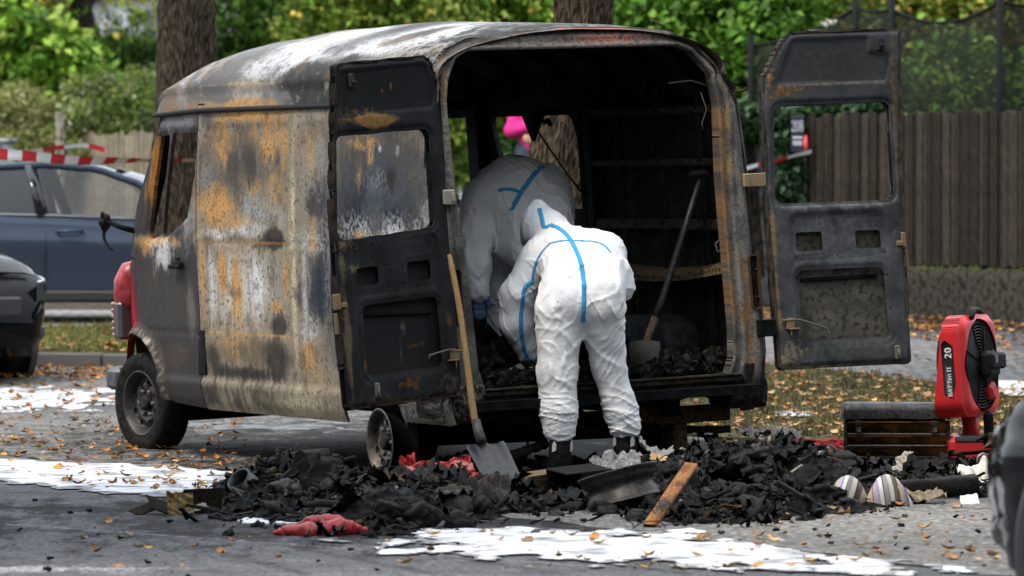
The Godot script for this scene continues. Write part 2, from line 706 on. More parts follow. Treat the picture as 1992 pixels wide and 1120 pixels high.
func paint_side() -> ImageTexture:
	var p := Paint.new(1000, 540, -3.58, 0.02, 0.3, 2.24, Color(0.5, 0.46, 0.4), 11)
	# forward panel
	p.blob(-2.9, 1.85, 0.9, 0.4, Color(0.3, 0.29, 0.29), 1.0, 1, 0.8)
	p.blob(-2.8, 2.17, 0.9, 0.075, ORG, 1.0, 1, 0.7)
	p.blob(-3.45, 2.15, 0.14, 0.1, Color(0.34, 0.33, 0.34), 0.9, 1, 0.8)
	p.blob(-2.5, 1.98, 0.36, 0.2, ORG, 0.95, 1, 1.7)
	p.blob(-3.2, 1.97, 0.22, 0.2, ORG, 0.8, 1, 1.6)
	p.blob(-2.75, 1.75, 0.2, 0.2, ORG, 0.75, 1, 1.6)
	p.blob(-2.75, 1.86, 0.18, 0.15, Color(0.22, 0.225, 0.23), 0.9, 1, 1.2)
	p.blob(-2.37, 1.86, 0.06, 0.14, Color(0.24, 0.245, 0.25), 0.9, 1, 0.8)
	p.blob(-3.05, 1.85, 0.1, 0.12, Color(0.23, 0.23, 0.235), 0.8, 1, 1.0)
	p.blob(-3.4, 1.78, 0.16, 0.12, Color(0.4, 0.4, 0.41), 0.7, 2, 1.2)
	p.blob(-3.28, 1.6, 0.36, 0.19, ORG, 1.0, 0, 0.7)
	p.blob(-2.9, 1.5, 0.3, 0.1, ORG, 0.9, 0, 0.8)
	p.blob(-2.42, 1.7, 0.24, 0.16, TAN, 0.8, 1, 1.2)
	p.blob(-2.72, 1.58, 0.22, 0.14, Color(0.55, 0.57, 0.6), 0.85, 2, 1.3)
	p.blob(-2.4, 1.55, 0.2, 0.12, Color(0.56, 0.56, 0.56), 0.8, 2, 1.3)
	p.blob(-2.8, 1.46, 0.3, 0.06, WHT, 1.0, 0, 1.0)
	p.blob(-3.2, 1.42, 0.34, 0.06, WHT, 0.9, 2, 1.2)
	p.blob(-3.42, 1.4, 0.12, 0.06, Color(0.36, 0.33, 0.28), 0.8, 0, 1.0)
	p.blob(-2.95, 1.41, 0.24, 0.035, Color(0.36, 0.33, 0.29), 0.7, 2, 1.3)
	p.blob(-2.9, 1.1, 0.8, 0.32, Color(0.7, 0.68, 0.64), 1.0, 1, 0.6)
	p.blob(-3.2, 1.2, 0.1, 0.22, ORG, 1.0, 1, 0.5)
	p.blob(-2.98, 1.08, 0.11, 0.28, ORG, 0.95, 1, 0.6)
	p.blob(-3.5, 1.2, 0.05, 0.34, ORG, 0.8, 1, 0.8)
	p.blob(-3.36, 1.1, 0.08, 0.28, WHT, 0.9, 1, 0.8)
	p.blob(-2.68, 1.15, 0.12, 0.28, Color(0.78, 0.78, 0.8), 1.0, 1, 0.6)
	p.blob(-2.38, 1.17, 0.18, 0.24, Color(0.52, 0.5, 0.46), 0.9, 2, 1.2)
	p.blob(-2.25, 1.2, 0.07, 0.26, ORG, 0.75, 1, 1.0)
	p.blob(-2.4, 1.0, 0.14, 0.05, ORG, 0.9, 0, 0.6)
	p.blob(-2.36, 0.88, 0.2, 0.08, DK, 0.95, 1, 0.9)
	p.blob(-2.42, 1.405, 0.2, 0.075, Color(0.2, 0.175, 0.17), 1.0, 0, 0.5, 0.35)
	p.blob(-2.62, 1.38, 0.13, 0.06, Color(0.3, 0.27, 0.2), 0.8, 2, 0.9)
	p.line(-3.5, 1.385, -2.2, 1.385, 0.012, Color(0.6, 0.42, 0.26), 0.7)
	# below the lower crease
	p.blob(-2.85, 0.72, 0.85, 0.12, Color(0.4, 0.36, 0.3), 1.0, 1, 0.6)
	p.blob(-3.1, 0.76, 0.34, 0.09, TAN, 0.8, 1, 1.5)
	p.blob(-3.0, 0.7, 0.06, 0.12, ORG, 0.6, 1, 0.8)
	p.blob(-2.42, 0.68, 0.27, 0.15, Color(0.2, 0.19, 0.19), 1.0, 1, 0.35)
	p.blob(-2.9, 0.585, 0.9, 0.06, Color(0.19, 0.18, 0.175), 1.0, 1, 0.9)
	p.blob(-3.4, 0.66, 0.12, 0.14, Color(0.22, 0.2, 0.19), 0.9, 1, 0.9)
	p.line(-3.5, 0.825, -2.2, 0.825, 0.012, ORG, 0.8)
	p.blob(-2.5, 0.43, 1.4, 0.09, Color(0.52, 0.5, 0.43), 1.0, 1, 0.35)
	p.blob(-3.45, 0.43, 0.18, 0.1, Color(0.22, 0.21, 0.19), 0.9, 1, 0.8)
	p.blob(-2.7, 0.43, 0.9, 0.1, Color(0.26, 0.24, 0.21), 0.8, 1, 1.5)
	p.blob(-2.1, 0.43, 0.5, 0.1, CREAM, 0.7, 1, 1.3)
	# the upright rib
	p.blob(-2.12, 1.3, 0.06, 1.0, CREAM, 0.9, 1, 0.5)
	p.blob(-2.19, 1.5, 0.018, 0.7, TAN, 0.8, 1, 0.5)
	# rearward panel
	p.blob(-1.0, 1.35, 1.06, 1.0, NAVY, 1.0, 1, 0.2)
	p.blob(-1.82, 1.75, 0.24, 0.3, Color(0.5, 0.5, 0.5), 0.9, 2, 1.6)
	p.blob(-1.95, 2.12, 0.3, 0.1, Color(0.55, 0.52, 0.47), 0.9, 1, 1.2)
	p.blob(-1.9, 1.9, 0.12, 0.18, TAN, 0.6, 1, 1.2)
	p.blob(-1.85, 1.58, 0.07, 0.14, TAN, 0.8, 1, 0.7)
	p.blob(-1.8, 1.62, 0.2, 0.12, NAVY, 0.8, 0, 1.4)
	p.blob(-1.9, 1.4, 0.22, 0.1, Color(0.6, 0.6, 0.6), 0.9, 2, 1.2)
	p.blob(-1.86, 1.42, 0.06, 0.12, ORG, 0.8, 1, 0.8)
	p.blob(-1.8, 1.1, 0.28, 0.24, Color(0.13, 0.16, 0.22), 0.9, 1, 0.8)
	p.blob(-1.98, 1.1, 0.05, 0.4, WHT, 0.7, 1, 0.9)
	p.blob(-1.95, 0.85, 0.14, 0.13, Color(0.62, 0.63, 0.65), 0.9, 2, 1.2)
	p.blob(-1.95, 0.7, 0.12, 0.15, ORG, 0.9, 1, 1.0)
	p.blob(-1.86, 0.6, 0.16, 0.1, Color(0.6, 0.52, 0.4), 0.9, 1, 1.2)
	p.blob(-1.65, 1.4, 0.06, 0.8, Color(0.45, 0.45, 0.46), 0.7, 2, 1.5)
	p.blob(-0.9, 1.48, 0.75, 0.1, Color(0.6, 0.6, 0.6), 1.0, 2, 1.0)
	p.blob(-0.75, 1.45, 0.22, 0.07, WHT, 1.0, 0, 0.8)
	p.blob(-1.2, 1.44, 0.1, 0.05, ORG, 0.8, 0, 0.8)
	p.blob(-0.95, 1.44, 0.08, 0.04, TAN, 0.8, 0, 0.8)
	p.blob(-1.15, 1.98, 0.24, 0.06, ORG, 0.9, 0, 1.0)
	p.blob(-1.08, 1.9, 0.06, 0.08, ORG, 0.9, 0, 0.6)
	p.blob(-1.22, 1.78, 0.09, 0.14, ORG, 0.8, 1, 1.2)
	p.blob(-1.0, 1.75, 0.16, 0.09, Color(0.5, 0.5, 0.5), 0.8, 2, 1.2)
	p.blob(-0.95, 1.94, 0.035, 0.025, WHT, 1.0, 0, 0.5)
	p.blob(-0.72, 1.93, 0.035, 0.045, Color(0.6, 0.6, 0.6), 0.9, 0, 0.6)
	p.blob(-0.85, 1.7, 0.6, 0.25, Color(0.3, 0.33, 0.37), 0.8, 1, 1.5)
	p.blob(-0.8, 1.78, 0.1, 0.1, Color(0.17, 0.165, 0.165), 0.9, 1, 0.9)
	p.blob(-0.22, 1.75, 0.06, 0.4, TAN, 0.9, 1, 0.7)
	p.blob(-0.28, 1.55, 0.1, 0.12, WHT, 0.7, 0, 1.2)
	p.blob(-0.5, 0.5, 0.6, 0.3, Color(0.24, 0.235, 0.23), 1.0, 1, 0.4)
	p.blob(-0.5, 0.5, 0.5, 0.2, Color(0.5, 0.49, 0.47), 0.7, 2, 1.5)
	p.scatter(Color(0.13, 0.12, 0.12), 2, 0.62, 0.8, 0.6)
	p.scatter(Color(0.3, 0.27, 0.23), 0, 0.6, 0.75, 0.45)
	p.scatter(Color(0.16, 0.15, 0.15), 2, 0.68, 0.76, 0.3)
	p.scatter(Color(0.7, 0.68, 0.64), 2, 0.74, 0.86, 0.35)
	p.scatter(Color(0.2, 0.18, 0.17), 1, 0.64, 0.8, 0.25)
	return p.done(0.07)


func paint_cab() -> ImageTexture:
	var p := Paint.new(640, 640, -5.05, -3.56, 0.3, 2.24, Color(0.22, 0.21, 0.21), 31)
	p.blob(-4.1, 0.95, 0.6, 0.5, Color(0.24, 0.235, 0.23), 1.0, 1, 0.5)
	p.blob(-3.9, 2.12, 0.4, 0.1, Color(0.42, 0.42, 0.43), 0.9, 0, 0.9)
	p.blob(-4.25, 1.75, 0.1, 0.5, Color(0.62, 0.42, 0.2), 0.9, 1, 0.9)
	p.blob(-3.6, 1.7, 0.06, 0.5, Color(0.5, 0.42, 0.33), 0.9, 1, 0.9)
	p.blob(-3.7, 1.5, 0.12, 0.2, Color(0.55, 0.55, 0.55), 0.8, 0, 0.9)
	p.blob(-4.2, 1.38, 0.4, 0.05, TAN, 0.9, 0, 0.8)
	p.blob(-4.12, 1.3, 0.16, 0.1, WHT, 0.9, 0, 1.2)
	p.blob(-4.4, 1.32, 0.1, 0.08, ORG, 0.8, 0, 0.9)
	p.blob(-3.7, 0.95, 0.06, 0.22, Color(0.42, 0.4, 0.37), 0.7, 1, 1.0)
	p.blob(-4.5, 1.25, 0.16, 0.1, Color(0.2, 0.19, 0.19), 0.8, 0, 1.0)
	p.blob(-4.0, 0.68, 0.3, 0.08, Color(0.3, 0.25, 0.24), 0.7, 0, 1.2)
	p.blob(-4.78, 0.85, 0.3, 0.5, Color(0.62, 0.1, 0.16), 1.0, 1, 0.25)
	p.blob(-4.62, 1.1, 0.05, 0.24, Color(0.2, 0.16, 0.16), 0.8, 1, 1.0)
	p.blob(-4.72, 1.2, 0.1, 0.06, Color(0.16, 0.15, 0.15), 0.9, 0, 0.8)
	p.blob(-4.6, 0.79, 0.25, 0.05, Color(0.3, 0.29, 0.3), 0.8, 0, 0.9)
	p.scatter(Color(0.12, 0.115, 0.115), 2, 0.6, 0.8, 0.4)
	p.scatter(Color(0.42, 0.4, 0.38), 2, 0.72, 0.86, 0.3)
	for i in 26:
		var a := 0.12 + PI * 0.86 * i / 25.0
		p.blob(-4.57 + cos(a) * 0.45, 0.34 + sin(a) * 0.47, 0.022, 0.022, Color(0.5, 0.46, 0.4), 0.55, 2, 1.0, 0.6)
	p.blob(-4.35, 0.74, 0.06, 0.035, Color(0.66, 0.63, 0.58), 0.8, 0, 0.7)
	return p.done(0.06)


func roof_top(zs: float) -> float:
	var zz := [-4.3, -4.25, -4.0, -3.75, -3.5, -3.0, -2.0, -1.0, -0.5, -0.15]
	var yy := [2.2, 2.28, 2.465, 2.575, 2.63, 2.665, 2.675, 2.65, 2.622, 2.582]
	for i in zz.size() - 1:
		if zs <= zz[i + 1]: return lerpf(yy[i], yy[i + 1], clampf((zs - zz[i]) / (zz[i + 1] - zz[i]), 0.0, 1.0))
	return yy[-1]


func roof_point(t: float, zs: float, inset: float) -> Vector3:
	# t 0..1 from the left gutter over the top to the right gutter
	var band := minf(2.335, roof_top(zs) - 0.015)
	var x: float
	var y: float
	var a := 0.965
	if t < 0.08 or t > 0.92:
		var q := (t if t < 0.08 else 1.0 - t) / 0.08
		x = lerpf(0.972, 0.952, q) * (-1.0 if t < 0.5 else 1.0)
		y = lerpf(2.195, band, q)
		if zs < -3.4: y = lerpf(2.195 - 0.02 * smoothstep(-3.4, -4.3, zs), band, q)
	else:
		var th := PI * (t - 0.08) / 0.84
		var b := roof_top(zs) - band
		x = -a * cos(th) * (1.0 - 0.012 * (1.0 - absf(cos(th))))
		y = band + b * pow(sin(th), 0.95)
	var bow := 0.47 * (1.0 - pow(absf(x) / 0.965, 2.0)) * smoothstep(-2.9, -4.3, zs)
	var rear := -0.05 * smoothstep(2.3, 2.6, y) * smoothstep(-0.5, -0.2, zs)
	if x > 0.0: x *= 1.0 - 0.075 * smoothstep(2.2, 2.33, y) * smoothstep(-1.6, -0.25, zs)
	var p := Vector3(x + 0.03, y, zs - bow + rear)
	var wob := dents.get_noise_3d(p.x * 70.0, p.y * 70.0, p.z * 50.0) * 0.022
	p.y += wob * smoothstep(2.3, 2.5, y)
	if inset > 0.0:
		p.y -= inset
		p.x *= 1.0 - inset * 0.9
	return p


func paint_roof() -> ImageTexture:
	var p := Paint.new(560, 900, 0.0, 1.0, -4.3, -0.2, Color(0.4, 0.395, 0.395), 51)
	p.blob(0.2, -3.3, 0.24, 0.6, Color(0.36, 0.355, 0.36), 1.0, 0, 0.9, 0.8)
	p.blob(0.46, -2.2, 0.1, 0.7, Color(0.2, 0.2, 0.205), 0.7, 0, 1.6)
	p.blob(0.36, -1.3, 0.24, 1.0, Color(0.66, 0.66, 0.675), 0.9, 0, 1.6, 0.4)
	p.blob(0.24, -2.3, 0.14, 0.6, Color(0.74, 0.74, 0.76), 0.9, 0, 1.4, 0.4)
	p.blob(0.3, -3.1, 0.12, 0.4, Color(0.58, 0.58, 0.59), 0.8, 0, 1.4, 0.9)
	p.blob(0.26, -1.95, 0.06, 0.3, Color(0.2, 0.2, 0.205), 0.8, 0, 1.2, 0.8)
	p.blob(0.22, -2.75, 0.2, 0.35, Color(0.66, 0.66, 0.67), 0.95, 0, 1.0, 0.5)
	p.blob(0.36, -2.2, 0.16, 0.5, WHT, 0.9, 0, 1.3, 0.4)
	p.blob(0.28, -1.5, 0.2, 0.5, Color(0.72, 0.72, 0.74), 0.85, 0, 1.4, 0.35)
	p.blob(0.28, -0.9, 0.2, 0.4, Color(0.7, 0.7, 0.71), 0.8, 0, 1.5, 0.35)
	p.blob(0.4, -1.9, 0.16, 0.3, Color(0.2, 0.2, 0.205), 0.7, 0, 1.6)
	p.blob(0.34, -1.3, 0.08, 0.2, Color(0.22, 0.22, 0.22), 0.8, 0, 1.3)
	p.blob(0.2, -0.9, 0.08, 0.3, Color(0.5, 0.46, 0.4), 0.7, 0, 1.4)
	p.blob(0.07, -2.9, 0.06, 0.5, Color(0.6, 0.57, 0.54), 1.0, 0, 0.9)
	p.blob(0.09, -2.85, 0.014, 0.7, Color(0.7, 0.62, 0.52), 0.8, 0, 0.7)
	p.blob(0.02, -3.0, 0.022, 0.75, ORG, 0.9, 0, 0.9)
	p.blob(0.1, -3.9, 0.12, 0.25, Color(0.5, 0.38, 0.27), 0.6, 2, 1.8)
	p.blob(0.13, -3.85, 0.1, 0.1, Color(0.66, 0.66, 0.67), 0.8, 0, 1.3)
	p.blob(0.2, -3.6, 0.12, 0.1, Color(0.56, 0.56, 0.57), 0.8, 2, 1.2)
	p.blob(0.08, -1.75, 0.12, 0.62, Color(0.21, 0.21, 0.215), 1.0, 0, 0.6, 0.12)
	p.blob(0.16, -1.5, 0.07, 0.36, Color(0.21, 0.205, 0.205), 1.0, 0, 0.8, 0.12)
	p.blob(0.07, -1.7, 0.02, 0.05, Color(0.55, 0.54, 0.52), 0.9, 0, 0.8)
	p.blob(0.15, -0.5, 0.12, 0.3, Color(0.46, 0.45, 0.44), 0.9, 0, 1.2)
	p.blob(0.5, -0.5, 0.45, 0.4, Color(0.6, 0.59, 0.59), 1.0, 2, 1.2)
	p.blob(0.45, -0.45, 0.4, 0.35, Color(0.15, 0.15, 0.15), 0.85, 2, 1.9, 0.2)
	p.blob(0.72, -0.5, 0.16, 0.3, Color(0.62, 0.61, 0.6), 0.7, 2, 1.8)
	p.blob(0.52, -0.24, 0.14, 0.035, Color(0.72, 0.42, 0.36), 0.9, 2, 1.2)
	p.blob(0.8, -0.24, 0.1, 0.03, Color(0.6, 0.38, 0.32), 0.7, 2, 1.4)
	p.blob(0.17, -0.25, 0.12, 0.05, Color(0.5, 0.4, 0.34), 0.7, 2, 1.5)
	p.scatter(Color(0.16, 0.155, 0.155), 2, 0.62, 0.78, 0.55)
	p.scatter(Color(0.72, 0.71, 0.7), 2, 0.7, 0.86, 0.5)
	p.scatter(Color(0.6, 0.46, 0.3), 0, 0.68, 0.8, 0.3)
	return p.done(0.08)


func paint_frame() -> ImageTexture:
	var p := Paint.new(560, 640, -1.1, 1.16, 0.3, 2.66, Color(0.3, 0.295, 0.29), 71)
	p.blob(0.92, 1.3, 0.12, 1.1, Color(0.52, 0.5, 0.47), 0.9, 1, 1.3)
	p.blob(0.86, 1.5, 0.025, 0.9, Color(0.5, 0.36, 0.22), 0.8, 1, 1.2)
	p.blob(0.9, 1.9, 0.05, 0.4, Color(0.55, 0.44, 0.3), 0.8, 1, 1.2)
	p.blob(0.95, 0.8, 0.035, 0.5, Color(0.5, 0.35, 0.21), 0.8, 1, 1.1)
	p.blob(1.02, 1.5, 0.06, 0.5, Color(0.5, 0.5, 0.5), 0.7, 2, 1.6)
	p.blob(1.04, 1.3, 0.05, 0.3, DK, 0.7, 0, 1.4)
	p.blob(1.02, 0.72, 0.09, 0.16, Color(0.5, 0.49, 0.48), 0.8, 2, 1.5)
	p.blob(1.0, 0.45, 0.12, 0.14, SOOT, 0.95, 0, 0.6)
	p.blob(-0.93, 1.5, 0.14, 1.0, Color(0.4, 0.4, 0.4), 0.8, 2, 1.6)
	p.blob(-0.93, 2.1, 0.12, 0.4, Color(0.5, 0.48, 0.46), 0.7, 2, 1.5)
	p.blob(-0.9, 1.15, 0.1, 0.3, DK, 0.8, 0, 1.2)
	p.blob(-0.88, 2.3, 0.03, 0.3, Color(0.6, 0.5, 0.4), 0.7, 1, 1.2)
	p.blob(0.05, 2.52, 0.8, 0.06, Color(0.5, 0.46, 0.44), 0.8, 2, 1.5)
	p.blob(0.2, 2.535, 0.3, 0.03, Color(0.7, 0.42, 0.36), 0.8, 2, 1.2)
	p.blob(0.85, 2.35, 0.08, 0.2, Color(0.6, 0.55, 0.5), 0.8, 0, 1.2)
	p.scatter(Color(0.14, 0.135, 0.13), 2, 0.58, 0.76, 0.6)
	p.scatter(Color(0.66, 0.64, 0.6), 2, 0.72, 0.88, 0.4)
	return p.done(0.07)


func paint_door(base: Color, light: Color, rust: float, bounds: Array, sd: int) -> Paint:
	var p := Paint.new(380, 760, bounds[0], bounds[1], bounds[2], bounds[3], base, sd)
	p.scatter(light, 0, 0.5, 0.75, 0.5)
	p.scatter(base.darkened(0.35), 0, 0.45, 0.25, 0.5)
	p.scatter(light.lightened(0.1), 2, 0.68, 0.86, 0.3)
	return p


# frame: where the door hangs (axes: along the door, up, away from the viewer)
func make_door(called: String, xf: Transform3D, d: Dictionary, tex: ImageTexture, skin: StandardMaterial3D) -> Node3D:
	var root := Node3D.new()
	root.name = own_name(called, van)
	van.add_child(root, true)
	root.transform = xf
	var outline: PackedVector2Array = d.outline
	var win: PackedVector2Array = d.win
	var b: Array = d.bounds
	var up: PackedVector2Array = d.upper
	var low: Array = d.low
	var big: Array = d.big
	var holes: Array = d.holes
	var sk: float = d.skew
	var body := func(x: float, y: float) -> float:
		return minf(poly_in(x, y, outline, 0.0), -poly_in(x, y, win, 0.05))
	var lowy := func(x: float, y: float) -> float: return y + sk * (x - 0.4)
	var beads: Array = d.beads
	var inner := func(x: float, y: float) -> float:
		var f: float = body.call(x, y)
		if f < 0.0: return f
		var v: float = lowy.call(x, y)
		f = minf(f, -rrect(x, v, big[0], big[1], big[2], big[3], 0.035))
		for q in holes:
			if q[4] > 0.5: f = minf(f, -rrect(x, v, q[0], q[1], q[2], q[3], 0.018))
		for q in d.dots:
			f = minf(f, Vector2(x - q.x, v - q.y).length() - 0.0085)
		return f
	var depth := func(x: float, y: float, h: float) -> Vector3:
		if h > 0.0: return Vector3(x, y, 0.012)
		var z := 0.0
		var v: float = lowy.call(x, y)
		z += 0.013 * press(poly_in(x, y, up, 0.02), 0.012)
		z += 0.01 * press(rrect(x, v, low[0], low[1], low[2], low[3], 0.06), 0.012)
		z -= 0.006 * press(-absf(rrect(x, v, big[0], big[1], big[2], big[3], 0.035) + 0.03) + 0.012, 0.01)
		z += 0.022 * (1.0 - smoothstep(0.0, 0.03, -poly_in(x, y, win, 0.05)))
		for q in holes:
			if q[4] < 0.5: z += 0.035 * press(rrect(x, v, q[0], q[1], q[2], q[3], 0.015), 0.008)
			else: z += 0.005 * (1.0 - smoothstep(0.0, 0.02, -rrect(x, v, q[0], q[1], q[2], q[3], 0.018)))
		for l in beads:
			for i in l.size() - 1:
				var q := Geometry2D.get_closest_point_to_segment(Vector2(x, v), l[i], l[i + 1])
				z += 0.008 * exp(-q.distance_squared_to(Vector2(x, v)) / 0.00012)
		z += 0.018 * (1.0 - smoothstep(0.0, 0.035, poly_in(x, y, outline, 0.0)))
		z += dents.get_noise_2d(x * 90.0 + 40.0, y * 90.0) * 0.004
		return Vector3(x, y, z)
	var m := MB.new()
	m.plate(b[0], b[1], b[2], b[3], 0.012, inner, depth, 0.012)
	obj("inner_panel", m, painted(tex, 0.6, 0.15), root)
	m = MB.new()
	m.plate(b[0], b[1], b[2], b[3], 0.03, body, func(x, y, h): return Vector3(x, y, 0.052 + 0.008 * signf(h) + dents.get_noise_2d(x * 70.0, y * 70.0) * 0.003), 0.006)
	obj("outer_skin", m, skin, root)
	m = MB.new()
	m.plate(b[0], b[1], b[2], b[3], 0.02, func(x, y): return minf(poly_in(x, y, outline, 0.003), 0.012 - poly_in(x, y, outline, 0.0)), func(x, y, h): return Vector3(x, y, 0.004 + h), 0.06)
	obj("edge_flange", m, d.edge, root)
	m = MB.new()
	m.plate(b[0], b[1], b[2], b[3], 0.02, func(x, y): return minf(-poly_in(x, y, win, 0.047), poly_in(x, y, win, 0.062)), func(x, y, h): return Vector3(x, y, 0.02 + h), 0.036)
	obj("window_rim", m, black_metal, root)
	# stiffening rail in the big opening, a lever latch with its rod, two hinge straps
	m = MB.new()
	m.box(Vector3((big[0] + big[1]) * 0.5, big[3] - 0.055 - sk * 0.1, 0.04), Vector3(big[1] - big[0] - 0.06, 0.022, 0.018), Basis.IDENTITY, 0.004)
	obj("stiffener", m, black_metal, root)
	m = MB.new()
	var la: Vector2 = d.latch
	m.box(Vector3(la.x, la.y, -0.012), Vector3(0.055, 0.06, 0.03), Basis.IDENTITY, 0.006)
	m.box(Vector3(la.x - 0.01, la.y + 0.025, -0.02), Vector3(0.08, 0.012, 0.02), Basis.IDENTITY, 0.003)
	m.box(Vector3(la.x + 0.02, la.y - 0.028, -0.02), Vector3(0.07, 0.01, 0.02), Basis.IDENTITY, 0.003)
	m.tube(PackedVector3Array([Vector3(la.x, la.y - 0.03, -0.02), Vector3(la.x + 0.002, la.y - 0.08, -0.02)]), 0.004, 6)
	obj("latch", m, tan_metal, root)
	m = MB.new()
	var rd: Array = d.rod
	m.tube(PackedVector3Array(rd), 0.0055, 6)
	obj("latch_rod", m, ash_metal, root)
	m = MB.new()
	var lo: Vector2 = d.lock
	m.box(Vector3(lo.x, lo.y, 0.02), Vector3(0.03, 0.09, 0.05), Basis.IDENTITY, 0.005)
	m.box(Vector3(lo.x - 0.03, lo.y - 0.02, -0.004), Vector3(0.04, 0.03, 0.02), Basis.IDENTITY, 0.005)
	m.box(Vector3(lo.x + d.lockdir * 0.02, lo.y - 0.12, 0.03), Vector3(0.02, 0.12, 0.03), Basis.IDENTITY, 0.004)
	obj("lock", m, tan_metal, root)
	m = MB.new()
	var tp: Vector2 = d.top_catch
	m.box(Vector3(tp.x, tp.y, -0.004), Vector3(0.045, 0.085, 0.02), Basis.IDENTITY, 0.009)
	m.tube(PackedVector3Array([Vector3(tp.x, tp.y - 0.01, -0.03), Vector3(tp.x, tp.y - 0.01, 0.0)]), 0.012, 8)
	obj("top_catch", m, dark_metal, root)
	m = MB.new()
	var bt: Vector2 = d.bottom_catch
	m.box(Vector3(bt.x, bt.y, -0.003), Vector3(0.04, 0.085, 0.016), Basis.IDENTITY, 0.007)
	m.tube(PackedVector3Array([Vector3(bt.x, bt.y + 0.02, -0.015), Vector3(bt.x + 0.004, bt.y - 0.04, -0.015)]), 0.008, 6)
	obj("bottom_catch", m, ash_metal, root)
	return root


func make_wheel(called: String, at: Vector3, r_tyre: float, r_rim: float, width: float, tilt: Basis, rim_mat: Material, lower: float) -> Node3D:
	# axle along local x, the outer face towards -x
	var w := Node3D.new()
	w.name = own_name(called, van)
	van.add_child(w, true)
	w.transform = Transform3D(tilt, at)
	var xf := Transform3D(Basis(Vector3(0, 0, 1), Vector3(-1, 0, 0), Vector3(0, -1, 0)), Vector3.ZERO)
	var m := MB.new()
	if r_tyre > 0.0:
		var h := width * 0.5
		var pr := []
		for q in [[r_rim * 0.98, h * 0.86], [r_rim + 0.012, h * 0.98], [lerpf(r_rim, r_tyre, 0.45), h * 1.08], [lerpf(r_rim, r_tyre, 0.8), h * 1.03], [r_tyre - 0.008, h * 0.88], [r_tyre, h * 0.7], [r_tyre + 0.002, 0.0], [r_tyre, -h * 0.7], [r_tyre - 0.01, -h * 0.9], [lerpf(r_rim, r_tyre, 0.5), -h * 1.06], [r_rim, -h * 0.9]]:
			pr.append(Vector2(q[0], q[1]))
		m.lathe(pr, xf, 56)
		obj("tyre", m, mat(0.022, 0.021, 0.021, 0.85, 0.0, blotch, 2.0, 0.6, 9.0), w)
	m = MB.new()
	var o := width * 0.5
	var prof := []
	for q in [[r_rim * 1.04, o * 0.92], [r_rim * 1.02, o * 0.98], [r_rim * 0.97, o * 0.94], [r_rim * 0.93, o * 0.8], [r_rim * 0.86, o * 0.5], [r_rim * 0.83, o * 0.25], [r_rim * 0.78, o * 0.2], [r_rim * 0.7, o * 0.36], [r_rim * 0.6, o * 0.5], [r_rim * 0.48, o * 0.48], [r_rim * 0.4, o * 0.34], [r_rim * 0.3, o * 0.32], [0.0, o * 0.32]]:
		prof.append(Vector2(q[0], q[1]))
	m.lathe(prof, xf, 56)
	prof = []
	for q in [[r_rim * 1.04, o * 0.92], [r_rim * 0.95, o * 0.8], [r_rim * 0.9, o * 0.4], [r_rim * 0.84, 0.0], [r_rim * 0.84, -o * 0.5], [r_rim * 0.93, -o * 0.8], [r_rim * 1.04, -o * 0.95]]:
		prof.append(Vector2(q[0], q[1]))
	var mb2 := MB.new()
	mb2.lathe(prof, xf, 56)
	obj("rim_barrel", mb2, black_metal, w)
	obj("rim", m, rim_mat, w)
	m = MB.new()
	var hp := []
	for q in [[0.052, o * 0.3], [0.05, o * 0.62], [0.043, o * 0.74], [0.026, o * 0.8], [0.0, o * 0.8]]:
		hp.append(Vector2(q[0], q[1]))
	m.lathe(hp, xf, 20)
	obj("hub", m, dark_metal, w)
	for k in 6:
		var a := TAU * k / 6.0
		m = MB.new()
		m.lathe([Vector2(0.013, o * 0.3), Vector2(0.013, o * 0.56), Vector2(0.0, o * 0.58)], xf * Transform3D(Basis.IDENTITY, Vector3(cos(a) * 0.082, 0, sin(a) * 0.082)), 6)
		obj("wheel_nut", m, ash_metal, w)
	for k in 8:
		var a := TAU * (k + 0.5) / 8.0
		m = MB.new()
		m.lathe([Vector2(0.02, o * 0.45), Vector2(0.018, o * 0.4), Vector2(0.0, o * 0.4)], xf * Transform3D(Basis.IDENTITY, Vector3(cos(a) * r_rim * 0.66, 0.012, sin(a) * r_rim * 0.66)), 10)
		obj("vent_hole", m, black_metal, w)
	return w


